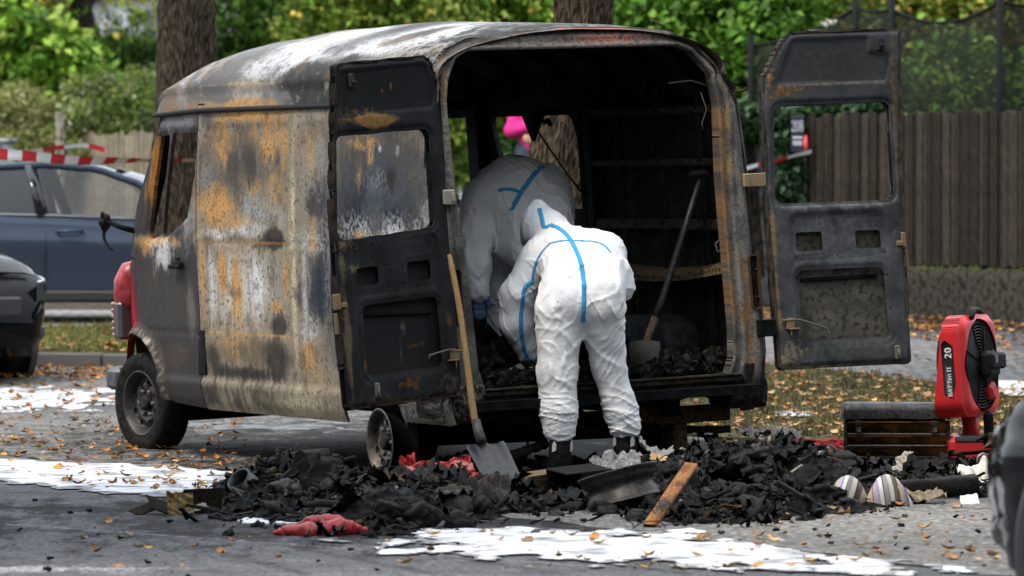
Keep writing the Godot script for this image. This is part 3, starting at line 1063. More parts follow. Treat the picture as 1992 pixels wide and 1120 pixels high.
func build_van():
	dents.seed = 21
	dents.frequency = 0.012
	dents.fractal_octaves = 3
	black_metal = mat(0.012, 0.012, 0.013, 0.7, 0.2, blotch, 1.2)
	dark_metal = mat(0.045, 0.043, 0.042, 0.62, 0.3, blotch, 1.7)
	soot_metal = mat(0.02, 0.02, 0.021, 0.75, 0.1, blotch, 0.9)
	rust_metal = mat(0.09, 0.05, 0.028, 0.85, 0.1, grain, 2.0)
	tan_metal = mat(0.3, 0.21, 0.12, 0.7, 0.2, grain, 2.5)
	ash_metal = mat(0.2, 0.19, 0.175, 0.7, 0.3, grain, 3.0)
	vt = Transform3D(Basis(Vector3.UP, deg_to_rad(VAN_YAW)) * Basis(Vector3(0, 0, 1), deg_to_rad(VAN_ROLL)), Vector3(0.59, 0.004, -29.04))
	van = thing("burnt_van", "burnt out high roof van with open rear doors, scorched to rust and ash", "van", vt)
	var bp := Paint.new(512, 256, 0.0, 2.0, 0.0, 1.0, Color(0.17, 0.165, 0.16), 61)
	bp.scatter(Color(0.42, 0.41, 0.39), 0, 0.5, 0.72, 0.8)
	bp.scatter(Color(0.36, 0.22, 0.12), 1, 0.56, 0.72, 0.75)
	bp.scatter(Color(0.055, 0.053, 0.052), 0, 0.48, 0.3, 0.95)
	bp.scatter(Color(0.6, 0.56, 0.48), 2, 0.68, 0.82, 0.6)
	bp.scatter(Color(0.07, 0.065, 0.06), 1, 0.6, 0.72, 0.6)
	var burnt := painted(bp.done(0.1), 0.75, 0.1)
	var burnt_dark := painted(burnt.albedo_texture, 0.75, 0.1)
	burnt_dark.albedo_color = lin(0.35, 0.32, 0.3)
	# left side behind the cab
	var m := MB.new()
	var side_f := func(z: float, y: float) -> float:
		var f := minf(minf(z + 3.562, -0.02 - 0.1 * y - z), minf(y - (0.335 if z < -0.7 else 0.37), 2.2 - y))
		f = minf(f, Vector2(z + 1.1, y - 0.3).length() - 0.4)
		return minf(f, -rrect(z, y, -0.345, -0.29, 1.82, 2.02, 0.01))
	m.plate(-3.58, 0.02, 0.3, 2.24, 0.02, side_f, func(z, y, h): return Vector3(-panel_x(z, y) + h, y, z), 0.02)
	obj("side_panel", m, painted(paint_side(), 0.72, 0.1), van)
	# cab: door with its two window openings, front wing with the wheel arch
	var cab_tex := painted(paint_cab(), 0.62, 0.1)
	var outline := PackedVector2Array([Vector2(-3.574, 0.34), Vector2(-4.02, 0.36), Vector2(-4.9, 0.5), Vector2(-4.99, 0.6), Vector2(-5.0, 1.16), Vector2(-4.95, 1.21), Vector2(-4.76, 1.24), Vector2(-4.6, 1.47), Vector2(-4.17, 2.12), Vector2(-4.1, 2.185), Vector2(-3.574, 2.2)])
	var win_a := PackedVector2Array([Vector2(-3.98, 2.035), Vector2(-3.63, 2.035), Vector2(-3.66, 1.8), Vector2(-3.76, 1.56), Vector2(-4.1, 1.43)])
	var win_b := PackedVector2Array([Vector2(-4.17, 2.02), Vector2(-4.07, 2.03), Vector2(-4.18, 1.44), Vector2(-4.34, 1.41)])
	var cab_at := func(z: float, y: float, h: float) -> Vector3:
		var x := side_x(y) - 0.12 * smoothstep(-4.5, -5.05, z)
		x += 0.045 * (1.0 - smoothstep(0.0, 0.075, Vector2(z + 4.57, (y - 0.34) * 0.95).length() - 0.425)) * (1.0 if y > 0.35 else 0.4)
		x += dents.get_noise_2d(z * 80.0, y * 80.0) * 0.009
		x -= 0.006 * exp(-pow((y - 0.812) / 0.01, 2.0))
		x -= 0.006 * exp(-pow((y - 2.13 + (z + 3.6) * 0.03) / 0.006, 2.0))
		var o := minf(-poly_in(z, y, win_a, 0.03), -poly_in(z, y, win_b, 0.025))
		x -= 0.02 * (1.0 - smoothstep(0.0, 0.035, o))
		return Vector3(-x + h, y, z)
	var cab_f := func(z: float, y: float) -> float:
		var f := poly_in(z, y, outline, 0.0)
		f = minf(f, -poly_in(z, y, win_a, 0.03))
		f = minf(f, -poly_in(z, y, win_b, 0.025))
		return minf(f, Vector2(z + 4.57, (y - 0.34) * 0.95).length() - 0.425)
	var seam := func(z: float, y: float) -> float: return z + 4.56 + 0.3 * clampf(y - 1.24, 0.0, 0.15) * 0.0
	m = MB.new()
	m.plate(-5.05, -3.56, 0.3, 2.24, 0.017, func(z, y): return minf(cab_f.call(z, y), (z + 4.553) if y < 1.27 else 9.0), cab_at, 0.025)
	var door := obj("cab_door", m, cab_tex, van)
	m = MB.new()
	m.plate(-5.05, -3.56, 0.3, 2.24, 0.017, func(z, y): return minf(cab_f.call(z, y), minf(-4.563 - z, 1.262 - y)), cab_at, 0.025)
	obj("front_wing", m, cab_tex, van)
	m = MB.new()
	m.box(Vector3(-1.02, 1.235, -3.83), Vector3(0.03, 0.05, 0.14), Basis.IDENTITY, 0.012)
	m.box(Vector3(-1.045, 1.225, -3.83), Vector3(0.02, 0.028, 0.17), Basis.IDENTITY, 0.009)
	m.box(Vector3(-1.03, 1.275, -3.8), Vector3(0.02, 0.02, 0.06), Basis.IDENTITY, 0.006)
	obj("handle", m, black_metal, door)
	m = MB.new()
	var rng := RandomNumberGenerator.new()
	rng.seed = 4
	m.tube(PackedVector3Array([Vector3(-0.97, 1.44, -4.6), Vector3(-1.05, 1.47, -4.66), Vector3(-1.13, 1.515, -4.7)]), PackedFloat32Array([0.02, 0.018, 0.016]), 7)
	for i in 9:
		var q := Vector3(-1.15, 1.5, -4.72) + Vector3(rng.randf_range(-0.03, 0.03), rng.randf_range(-0.05, 0.05), rng.randf_range(-0.03, 0.03))
		m.box(q, Vector3(0.03, 0.05, 0.04), Basis.from_euler(Vector3(rng.randf() * 3, rng.randf() * 3, 0)), 0.01)
	m.tube(PackedVector3Array([Vector3(-1.14, 1.46, -4.72), Vector3(-1.14, 1.4, -4.73), Vector3(-1.12, 1.34, -4.7), Vector3(-1.1, 1.32, -4.68)]), PackedFloat32Array([0.012, 0.01, 0.008, 0.004]), 6)
	obj("mirror_arm", m, soot_metal, van)
	# headlamp cluster at the corner
	m = MB.new()
	m.tube(PackedVector3Array([Vector3(-0.88, 0.99, -4.93), Vector3(-0.885, 1.0, -4.925), Vector3(-0.885, 1.1, -4.91), Vector3(-0.87, 1.17, -4.88), Vector3(-0.85, 1.2, -4.84)]), PackedFloat32Array([0.1, 0.115, 0.115, 0.1, 0.06]), 20)
	obj("corner_panel", m, mat(0.42, 0.035, 0.05, 0.35, 0.0, blotch, 1.5), van)
	m = MB.new()
	m.box(Vector3(-0.9, 0.86, -4.925), Vector3(0.2, 0.25, 0.12), Basis.IDENTITY, 0.02)
	obj("headlight", m, mat(0.05, 0.05, 0.055, 0.35), van)
	for i in 6:
		m = MB.new()
		m.box(Vector3(-0.985, 0.765 + i * 0.04, -4.97), Vector3(0.04, 0.03, 0.05), Basis.IDENTITY, 0.01)
		obj("indicator_ridge", m, mat(0.4, 0.13, 0.05, 0.35, 0.0, grain, 3.0), van)
	m = MB.new()
	m.box(Vector3(-0.93, 0.48, -5.02), Vector3(0.16, 0.15, 0.2), Basis.IDENTITY, 0.03)
	m.box(Vector3(0.03, 0.48, -5.06), Vector3(1.8, 0.15, 0.12), Basis.IDENTITY, 0.03)
	obj("front_bumper", m, mat(0.09, 0.1, 0.11, 0.5, 0.1, blotch, 1.0), van)
	# windscreen frame, bonnet and grille front
	m = MB.new()
	m.plate(-0.95, 1.01, 0.0, 1.0, 0.04, func(x, t): return minf(minf(x + 0.95, 1.01 - x), minf(t, -rrect(x, t * 1.2, -0.82, 0.88, 0.08, 1.08, 0.08))), func(x, t, h):
		var bow: float = 0.3 * (1.0 - pow((x - 0.03) / 0.98, 2.0))
		return Vector3(x, lerpf(1.24, 2.19, t), lerpf(-4.76, -4.16, t) - bow * 0.9 + h), 0.05)
	obj("windscreen_frame", m, soot_metal, van)
	m = MB.new()
	var rows := []
	for q in [[1.24, -4.76, 0.95], [1.22, -4.9, 0.9], [1.17, -5.0, 0.88], [0.9, -5.02, 0.88], [0.56, -4.98, 0.86]]:
		var row := PackedVector3Array()
		for i in 17:
			var s := i / 8.0 - 1.0
			row.append(Vector3(0.03 + s * q[2], q[0], q[1] - 0.22 * (1.0 - s * s)))
		rows.append(row)
	m.grid(rows)
	obj("bonnet", m, mat(0.12, 0.03, 0.035, 0.6, 0.0, blotch, 1.0), van)
	# right side with the openings the light comes through
	m = MB.new()
	var hole_a := PackedVector2Array([Vector2(-3.3, 2.06), Vector2(-2.28, 2.06), Vector2(-2.07, 1.54), Vector2(-3.16, 1.54)])
	var hole_b := PackedVector2Array([Vector2(-4.12, 2.06), Vector2(-3.7, 2.06), Vector2(-3.66, 1.5), Vector2(-4.4, 1.45)])
	m.plate(-4.95, 0.0, 0.3, 2.24, 0.03, func(z, y):
		var f := minf(minf(z + 4.95 - maxf(0.0, y - 1.24) * 0.85, -0.02 - 0.1 * y - z), minf(y - 0.36, 2.2 - y))
		f = minf(f, minf(Vector2(z + 1.1, y - 0.3).length(), Vector2(z + 4.56, y - 0.32).length()) - 0.42)
		return minf(f, minf(-poly_in(z, y, hole_a, 0.03), -poly_in(z, y, hole_b, 0.03))), func(z, y, h):
		return Vector3(panel_x(z, y) + 0.055 - h, y, z), 0.03)
	obj("right_side_panel", m, mat(0.034, 0.031, 0.029, 0.7, 0.1, blotch, 1.3), van)
	# roof
	m = MB.new()
	var nz := 64
	var nt := 60
	var rr := []
	for i in nz + 1:
		var zs := lerpf(-0.2, -4.3, float(i) / nz)
		var row := PackedVector3Array()
		for j in nt + 1: row.append(roof_point(float(j) / nt, zs, 0.0))
		rr.append(row)
	m.grid(rr)
	var roof := obj("roof", m, painted(paint_roof(), 0.62, 0.15), van)
	m = MB.new()
	rr = []
	for i in 33:
		var zs := lerpf(-0.24, -4.2, i / 32.0)
		var row := PackedVector3Array()
		for j in 31: row.append(roof_point(j / 30.0, zs, 0.035))
		rr.append(row)
	m.grid(rr)
	obj("roof_lining", m, black_metal, roof)
	for i in 6:
		m = MB.new()
		var pts := PackedVector3Array()
		for j in 25: pts.append(roof_point(lerpf(0.03, 0.97, j / 24.0), -0.6 - i * 0.6, 0.06))
		m.tube(pts, 0.028, 6)
		obj("roof_bow", m, soot_metal, roof)
	m = MB.new()
	var gut := PackedVector3Array()
	for i in 41:
		var q := roof_point(0.0, lerpf(-0.22, -4.28, i / 40.0), 0.0)
		gut.append(q + Vector3(-0.014, 0.003, 0))
	m.tube(gut, 0.016, 8)
	obj("gutter", m, mat(0.03, 0.028, 0.027, 0.65, 0.2, grain, 1.5), roof)
	m = MB.new()
	m.tube(PackedVector3Array([Vector3(0.56, 2.6, -0.3), Vector3(0.565, 2.645, -0.42), Vector3(0.565, 2.635, -0.36)]), 0.006, 5)
	obj("roof_seam_strip", m, rust_metal, roof)
	m = MB.new()
	m.tube(PackedVector3Array([Vector3(0.98, 2.2, -0.2), Vector3(1.03, 2.2, -0.2), Vector3(1.06, 2.215, -0.21)]), 0.007, 5)
	obj("roof_seam_strip", m, rust_metal, roof)
	# frame of the rear opening
	var outer := PackedVector2Array([Vector2(-0.95, 0.38), Vector2(-1.0, 0.75), Vector2(-1.003, 1.4), Vector2(-0.975, 1.95), Vector2(-0.96, 2.2), Vector2(-0.925, 2.4), Vector2(-0.84, 2.5), Vector2(-0.7, 2.555), Vector2(-0.4, 2.585), Vector2(0.05, 2.6), Vector2(0.4, 2.59), Vector2(0.6, 2.565), Vector2(0.76, 2.505), Vector2(0.91, 2.36), Vector2(1.0, 2.235), Vector2(1.035, 2.13), Vector2(1.055, 1.92), Vector2(1.07, 1.4), Vector2(1.088, 0.95), Vector2(1.085, 0.68), Vector2(1.03, 0.36)])
	var inner := PackedVector2Array([Vector2(-0.78, 0.56), Vector2(-0.815, 0.68), Vector2(-0.83, 1.1), Vector2(-0.866, 1.67), Vector2(-0.878, 2.2), Vector2(-0.86, 2.32), Vector2(-0.8, 2.44), Vector2(-0.72, 2.482), Vector2(0.64, 2.475), Vector2(0.72, 2.445), Vector2(0.84, 2.31), Vector2(0.868, 2.13), Vector2(0.845, 1.69), Vector2(0.848, 0.82), Vector2(0.835, 0.66), Vector2(0.79, 0.56)])
	var frame_at := func(x: float, y: float, h: float) -> Vector3:
		var rd := poly_in(x, y, outer, 0.0)
		var z := -0.1 * y - h
		if h == 0.0:
			z -= 0.05 * (1.0 - smoothstep(0.0, 0.07, rd))
			z += 0.022 * exp(-pow((poly_in(x, y, inner, 0.0) + 0.012) / 0.01, 2.0))
			z -= 0.012 * exp(-pow((poly_in(x, y, inner, 0.0) + 0.045) / 0.01, 2.0))
			z += 0.012 * exp(-pow((poly_in(x, y, inner, 0.0) + 0.075) / 0.012, 2.0))
			z += dents.get_noise_2d(x * 150.0, y * 90.0) * 0.008
		return Vector3(x, y, z)
	m = MB.new()
	m.plate(-1.1, 1.16, 0.3, 2.66, 0.016, func(x, y):
		var f := minf(poly_in(x, y, outer, 0.0), -poly_in(x, y, inner, 0.0))
		f = minf(f, minf(y - 0.56, 9.0) if x > -0.8 and x < 0.8 and y < 0.7 else 9.0)
		return minf(f, minf(-rrect(x, y, 0.985, 1.055, 0.93, 1.25, 0.025), -rrect(x, y, -0.965, -0.87, 0.93, 1.25, 0.025))), frame_at, 0.07)
	var fr := obj("rear_frame", m, painted(paint_frame(), 0.7, 0.1), van)
	m = MB.new()
	m.plate(0.96, 1.08, 0.9, 1.28, 0.012, func(x, y): return minf(0.006 - absf(rrect(x, y, 0.985, 1.055, 0.93, 1.25, 0.025) - 0.004), 1.0), func(x, y, h): return Vector3(x, y, -0.1 * y + 0.012 - h), 0.03)
	m.plate(0.985, 1.06, 0.92, 1.26, 0.02, func(x, y): return 1.0, func(x, y, h): return Vector3(x, y, -0.1 * y - 0.1), 0.0)
	for q in [[1.0, 1.16], [1.042, 1.16], [1.0, 1.0], [1.042, 1.0]]:
		m.box(Vector3(q[0], q[1], -0.1 * q[1] - 0.01), Vector3(0.022, 0.016, 0.02), Basis.IDENTITY, 0.005)
	obj("lamp_recess", m, rust_metal, fr)
	# sill, rear cross member, lower corners, tow bar
	m = MB.new()
	m.box(Vector3(0.03, 0.545, -0.07), Vector3(1.72, 0.05, 0.1), Basis.IDENTITY, 0.012)
	m.box(Vector3(0.03, 0.565, -0.03), Vector3(1.66, 0.014, 0.05), Basis.IDENTITY, 0.004)
	burnt_dark.uv1_triplanar = false
	obj("sill", m, mat(0.05, 0.04, 0.032, 0.75, 0.2, blotch, 2.2), van)
	m = MB.new()
	rows = []
	for i in 5:
		var row := PackedVector3Array()
		for j in 25:
			var x := lerpf(-0.86, 0.93, j / 24.0)
			var low := 0.42 - 0.03 * sin(j * 0.9) if x > -0.1 else 0.40 + 0.06 * smoothstep(-0.3, -0.1, x)
			row.append(Vector3(x, lerpf(0.53, low, i / 4.0), -0.05 + 0.02 * sin(i * 1.4) + dents.get_noise_2d(x * 130.0, i * 20.0) * 0.012))
		rows.append(row)
	m.grid(rows)
	obj("cross_member", m, burnt_dark, van)
	m = MB.new()
	rows = []
	for i in 9:
		var row := PackedVector3Array()
		for j in 13:
			var a := lerpf(0.0, PI * 0.5, j / 12.0)
			var y := lerpf(0.6, 0.385 + 0.03 * (j / 12.0), i / 8.0)
			var bulge := 0.02 * sin(i / 8.0 * PI) + dents.get_noise_2d(j * 12.0, i * 14.0) * 0.012
			row.append(Vector3(-0.83 - (0.17 + bulge) * cos(a), y, -0.2 + (0.2 + bulge) * sin(a) - (0.28 if j == 0 else 0.0)))
		rows.append(row)
	m.grid(rows)
	obj("corner_skirt", m, burnt, van)
	m = MB.new()
	rows = []
	for i in 9:
		var row := PackedVector3Array()
		for j in 13:
			var a := lerpf(0.0, PI * 0.5, j / 12.0)
			var y := lerpf(0.62, 0.35, i / 8.0)
			row.append(Vector3(0.9 + 0.18 * cos(a) - 0.05 * smoothstep(0.45, 0.35, y), y, -0.24 + 0.2 * sin(a) + dents.get_noise_2d(j * 12.0, i * 14.0) * 0.01))
		rows.append(row)
	m.grid(rows)
	obj("corner_skirt", m, mat(0.022, 0.021, 0.021, 0.6, 0.2, blotch, 1.4), van)
	m = MB.new()
	m.box(Vector3(0.62, 0.34, -0.2), Vector3(0.5, 0.1, 0.05), Basis.IDENTITY, 0.01)
	m.box(Vector3(0.2, 0.37, -0.18), Vector3(0.3, 0.13, 0.06), Basis.IDENTITY, 0.01)
	m.box(Vector3(0.55, 0.25, -0.25), Vector3(0.09, 0.25, 0.1), Basis.IDENTITY, 0.01)
	obj("tow_bracket", m, mat(0.1, 0.06, 0.032, 0.8, 0.1, blotch, 3.0), van)
	m = MB.new()
	m.box(Vector3(-0.35, 0.39, 0.0), Vector3(0.03, 0.07, 0.03), Basis.IDENTITY, 0.006)
	m.box(Vector3(-0.38, 0.36, 0.0), Vector3(0.07, 0.018, 0.03), Basis.IDENTITY, 0.006)
	obj("tow_bracket", m, mat(0.1, 0.06, 0.032, 0.8, 0.1, blotch, 3.0), van)
	m = MB.new()
	m.box(Vector3(0.02, 0.48, -2.0), Vector3(1.84, 0.05, 4.2), Basis.IDENTITY, 0.0)
	for s in [-0.42, 0.46]:
		m.box(Vector3(s, 0.4, -2.3), Vector3(0.08, 0.12, 4.4), Basis.IDENTITY, 0.01)
	m.box(Vector3(0.02, 0.28, -1.12), Vector3(1.5, 0.1, 0.1), Basis.IDENTITY, 0.03)
	m.box(Vector3(0.02, 0.26, -4.5), Vector3(1.5, 0.1, 0.12), Basis.IDENTITY, 0.03)
	m.box(Vector3(-0.1, 0.32, -0.75), Vector3(0.5, 0.18, 0.3), Basis.IDENTITY, 0.04)
	obj("chassis", m, black_metal, van)
	# inside: floor, wheel boxes, ribs along the right wall, shelf rail
	m = MB.new()
	rows = []
	for i in 41:
		var row := PackedVector3Array()
		for j in 25:
			var x := lerpf(-0.93, 0.99, j / 24.0)
			var z := lerpf(-0.1, -3.6, i / 40.0)
			row.append(Vector3(x, 0.565 + maxf(0.0, dents.get_noise_2d(x * 260.0, z * 260.0)) * 0.05, z))
		rows.append(row)
	m.grid(rows)
	obj("cargo_floor", m, mat(0.03, 0.028, 0.026, 0.85, 0.0, blotch, 2.0, 0.7, 4.0), van)
	for s in [-1, 1]:
		m = MB.new()
		rows = []
		for i in 9:
			var row := PackedVector3Array()
			for j in 17:
				var a := PI * j / 16.0
				var e := 0.02 if i == 0 or i == 8 else 0.0
				row.append(Vector3((0.985 if s > 0 else -0.93) - s * 0.26 * (i / 8.0), 0.56 + (0.33 - e) * pow(sin(a), 0.45), -1.05 - (0.38 - e) * signf(cos(a)) * pow(absf(cos(a)), 0.6)))
			rows.append(row)
		m.grid(rows)
		var cap: PackedVector3Array = rows[8]
		for j in 16: m.tri(Vector3((0.985 if s > 0 else -0.93) - s * 0.26, 0.56, -1.05), cap[j], cap[j + 1])
		obj("wheel_box", m, mat(0.03, 0.03, 0.031, 0.6, 0.2, blotch, 1.5), van)
	for q in [[2.1, 0.022], [1.79, 0.02], [1.42, 0.03]]:
		m = MB.new()
		m.box(Vector3(0.965 - (q[0] - 1.4) * 0.05, q[0], -1.06), Vector3(0.04, q[1] * 2.2, 1.7), Basis.IDENTITY, 0.008)
		if q[0] < 1.5:
			for k in 5: m.box(Vector3(0.945, q[0], -0.3 - k * 0.28), Vector3(0.02, 0.04, 0.05), Basis.IDENTITY, 0.004)
		obj("wall_rib", m, mat(0.075, 0.066, 0.058, 0.7, 0.2, blotch, 2.5), van)
	for k in 4:
		m = MB.new()
		m.box(Vector3(0.955, 1.5, -0.55 - k * 0.5), Vector3(0.03, 1.5, 0.05), Basis(Vector3(0, 0, 1), 0.05), 0.008)
		obj("wall_post", m, soot_metal, van)
	m = MB.new()
	rows = []
	for i in 4:
		var row := PackedVector3Array()
		for j in 21:
			var z := lerpf(-0.15, -1.8, j / 20.0)
			var q: Vector2 = [Vector2(0.97, 1.2), Vector2(0.9, 1.17), Vector2(0.87, 1.165), Vector2(0.865, 1.12)][i]
			row.append(Vector3(q.x, q.y - 0.05 * sin(j / 20.0 * PI) + 0.03 * (1.0 - j / 20.0), z))
		rows.append(row)
	m.grid(rows)
	for j in 40: m.box(Vector3(0.862, 1.155 - 0.05 * sin(j / 40.0 * PI) + 0.03 * (1.0 - j / 40.0), -0.17 - j * 0.04), Vector3(0.006, 0.02, 0.02), Basis.IDENTITY, 0.003)
	obj("shelf_rail", m, mat(0.17, 0.115, 0.065, 0.75, 0.15, blotch, 2.0), van)
	# rear bulkhead post, cab seats, dash, steering wheel, hanging visor and cable
	m = MB.new()
	m.box(Vector3(0.97, 1.4, -1.96), Vector3(0.06, 1.7, 0.1), Basis(Vector3(0, 0, 1), 0.04), 0.01)
	m.box(Vector3(0.97, 1.4, -3.5), Vector3(0.07, 1.7, 0.16), Basis(Vector3(0, 0, 1), 0.04), 0.01)
	m.box(Vector3(-0.94, 1.4, -3.55), Vector3(0.06, 1.7, 0.12), Basis(Vector3(0, 0, 1), -0.04), 0.01)
	m.box(Vector3(0.0, 2.17, -3.55), Vector3(1.9, 0.06, 0.1), Basis.IDENTITY, 0.01)
	obj("door_post", m, black_metal, van)
	for s in [-0.5, 0.45]:
		m = MB.new()
		m.box(Vector3(s, 0.95, -4.0), Vector3(0.5, 0.1, 0.48), Basis.IDENTITY, 0.04)
		m.tube(PackedVector3Array([Vector3(s - 0.22, 0.95, -3.78), Vector3(s - 0.2, 1.5, -3.68), Vector3(s - 0.1, 1.66, -3.66), Vector3(s + 0.1, 1.66, -3.66), Vector3(s + 0.2, 1.5, -3.68), Vector3(s + 0.22, 0.95, -3.78)]), 0.016, 6)
		for k in 5: m.tube(PackedVector3Array([Vector3(s - 0.2, 1.05 + k * 0.11, -3.75 + k * 0.015), Vector3(s, 1.04 + k * 0.11, -3.73 + k * 0.015), Vector3(s + 0.2, 1.05 + k * 0.11, -3.75 + k * 0.015)]), 0.006, 5)
		m.box(Vector3(s, 0.72, -4.0), Vector3(0.4, 0.36, 0.4), Basis.IDENTITY, 0.02)
		obj("seat_frame", m, black_metal, van)
	m = MB.new()
	m.box(Vector3(0.03, 1.2, -4.62), Vector3(1.7, 0.22, 0.3), Basis.IDENTITY, 0.06)
	m.box(Vector3(-0.45, 1.33, -4.5), Vector3(0.45, 0.12, 0.2), Basis.IDENTITY, 0.04)
	obj("dashboard", m, black_metal, van)
	m = MB.new()
	var ring := PackedVector3Array()
	var sb := Basis(Vector3.RIGHT, 0.55)
	for k in 33: ring.append(Vector3(-0.47, 1.38, -4.2) + sb * Vector3(cos(TAU * k / 32) * 0.22, 0, sin(TAU * k / 32) * 0.22))
	m.tube(ring, 0.012, 7, false)
	for k in 3: m.tube(PackedVector3Array([Vector3(-0.47, 1.36, -4.21), Vector3(-0.47, 1.38, -4.2) + sb * Vector3(cos(TAU * k / 3) * 0.22, 0, sin(TAU * k / 3) * 0.22)]), 0.009, 6)
	m.tube(PackedVector3Array([Vector3(-0.47, 1.36, -4.21), Vector3(-0.47, 1.1, -4.5)]), 0.03, 8)
	obj("steering_wheel", m, black_metal, van)
	m = MB.new()
	m.tri(Vector3(0.9, 2.12, -2.79), Vector3(0.9, 2.09, -2.5), Vector3(0.91, 1.93, -2.66))
	m.tri(Vector3(0.925, 2.12, -2.79), Vector3(0.935, 1.93, -2.66), Vector3(0.925, 2.09, -2.5))
	m.quad(Vector3(0.9, 2.12, -2.79), Vector3(0.91, 1.93, -2.66), Vector3(0.935, 1.93, -2.66), Vector3(0.925, 2.12, -2.79))
	m.quad(Vector3(0.9, 2.09, -2.5), Vector3(0.925, 2.09, -2.5), Vector3(0.935, 1.93, -2.66), Vector3(0.91, 1.93, -2.66))
	m.tube(PackedVector3Array([Vector3(0.92, 2.05, -2.5), Vector3(0.92, 2.06, -2.44), Vector3(0.92, 2.03, -2.42)]), 0.018, 6)
	obj("hanging_lining", m, black_metal, van)
	m = MB.new()
	m.tube(PackedVector3Array([Vector3(0.92, 2.0, -2.6), Vector3(0.92, 1.87, -2.42), Vector3(0.92, 1.73, -2.22), Vector3(0.92, 1.59, -2.0)]), 0.007, 6)
	obj("hanging_cable", m, black_metal, van)
	m = MB.new()
	m.tube(PackedVector3Array([Vector3(0.6, 2.26, -0.3), Vector3(0.75, 2.27, -0.3), Vector3(0.83, 2.24, -0.27)]), 0.005, 5)
	obj("loose_wire", m, mat(0.09, 0.085, 0.08, 0.7), van)
	m = MB.new()
	m.tube(PackedVector3Array([Vector3(0.8, 2.2, -0.28), Vector3(0.83, 2.1, -0.27), Vector3(0.79, 2.02, -0.26), Vector3(0.8, 1.98, -0.26)]), 0.004, 5)
	obj("loose_wire", m, mat(0.09, 0.085, 0.08, 0.7), van)
	m = MB.new()
	m.tube(PackedVector3Array([Vector3(0.85, 1.34, -0.2), Vector3(0.82, 1.32, -0.2), Vector3(0.83, 1.27, -0.2), Vector3(0.86, 1.28, -0.2), Vector3(0.85, 1.33, -0.2)]), 0.005, 5)
	obj("loose_wire", m, mat(0.09, 0.085, 0.08, 0.7), van)
	# hinges between pillars and doors
	m = MB.new()
	m.box(Vector3(1.07, 1.68, -0.15), Vector3(0.14, 0.078, 0.016), Basis.IDENTITY, 0.004)
	m.box(Vector3(1.0, 1.68, -0.135), Vector3(0.035, 0.078, 0.03), Basis.IDENTITY, 0.006)
	obj("hinge", m, mat(0.42, 0.3, 0.18, 0.7, 0.1, grain, 2.0), van)
	m = MB.new()
	m.box(Vector3(1.06, 0.82, -0.06), Vector3(0.11, 0.1, 0.05), Basis.IDENTITY, 0.006)
	obj("hinge", m, black_metal, van)
	m = MB.new()
	m.box(Vector3(-0.925, 1.66, -0.14), Vector3(0.07, 0.085, 0.03), Basis.IDENTITY, 0.006)
	m.box(Vector3(-0.905, 1.66, -0.12), Vector3(0.02, 0.05, 0.02), Basis.IDENTITY, 0.004)
	obj("hinge", m, mat(0.42, 0.4, 0.36, 0.6, 0.2, grain, 2.0), van)
	# doors
	var ax := Vector3(0, 0.99504, -0.0995)
	var re := Vector3(0.9962, 0.0086, 0.0863).normalized()
	var rxf := Transform3D(Basis(re, ax, Vector3(0.0867, -0.0991, -0.9913)), Vector3(0.99, 0, 0.02))
	var rb := [0.1, 1.14, 0.54, 2.58]
	var rp := paint_door(Color(0.265, 0.27, 0.285), Color(0.345, 0.35, 0.365), 0.3, rb, 91)
	rp.blob(0.6, 2.37, 0.5, 0.22, Color(0.2, 0.205, 0.215), 0.8, 0, 0.6)
	rp.blob(0.3, 2.2, 0.12, 0.03, Color(0.45, 0.32, 0.18), 0.8, 2, 1.2)
	rp.blob(0.22, 2.36, 0.03, 0.16, Color(0.46, 0.35, 0.21), 0.8, 2, 1.4)
	rp.blob(0.65, 2.23, 0.4, 0.008, Color(0.42, 0.37, 0.28), 0.5, 2, 0.9)
	rp.blob(0.16, 1.1, 0.025, 0.6, Color(0.5, 0.4, 0.3), 0.8, 1, 1.4)
	rp.blob(0.6, 1.52, 0.4, 0.04, Color(0.4, 0.41, 0.42), 0.7, 0, 1.2)
	rp.blob(0.6, 1.3, 0.36, 0.2, Color(0.33, 0.34, 0.36), 0.6, 0, 1.0)
	rp.blob(0.55, 0.66, 0.5, 0.08, Color(0.3, 0.3, 0.3), 0.7, 0, 1.2)
	rp.blob(0.2, 0.65, 0.09, 0.08, Color(0.5, 0.44, 0.36), 0.7, 2, 1.3)
	rp.blob(1.0, 1.1, 0.03, 0.4, Color(0.45, 0.42, 0.38), 0.6, 1, 1.3)
	rp.blob(1.03, 2.0, 0.03, 0.5, Color(0.36, 0.3, 0.22), 0.7, 2, 1.5)
	var skin_p := Paint.new(256, 512, rb[0], rb[1], rb[2], rb[3], Color(0.3, 0.29, 0.27), 95)
	skin_p.scatter(Color(0.38, 0.365, 0.335), 0, 0.45, 0.7, 0.6)
	skin_p.scatter(Color(0.17, 0.165, 0.16), 2, 0.6, 0.72, 0.8)
	skin_p.blob(0.6, 0.93, 0.4, 0.03, Color(0.24, 0.24, 0.24), 0.5, 0, 1.0)
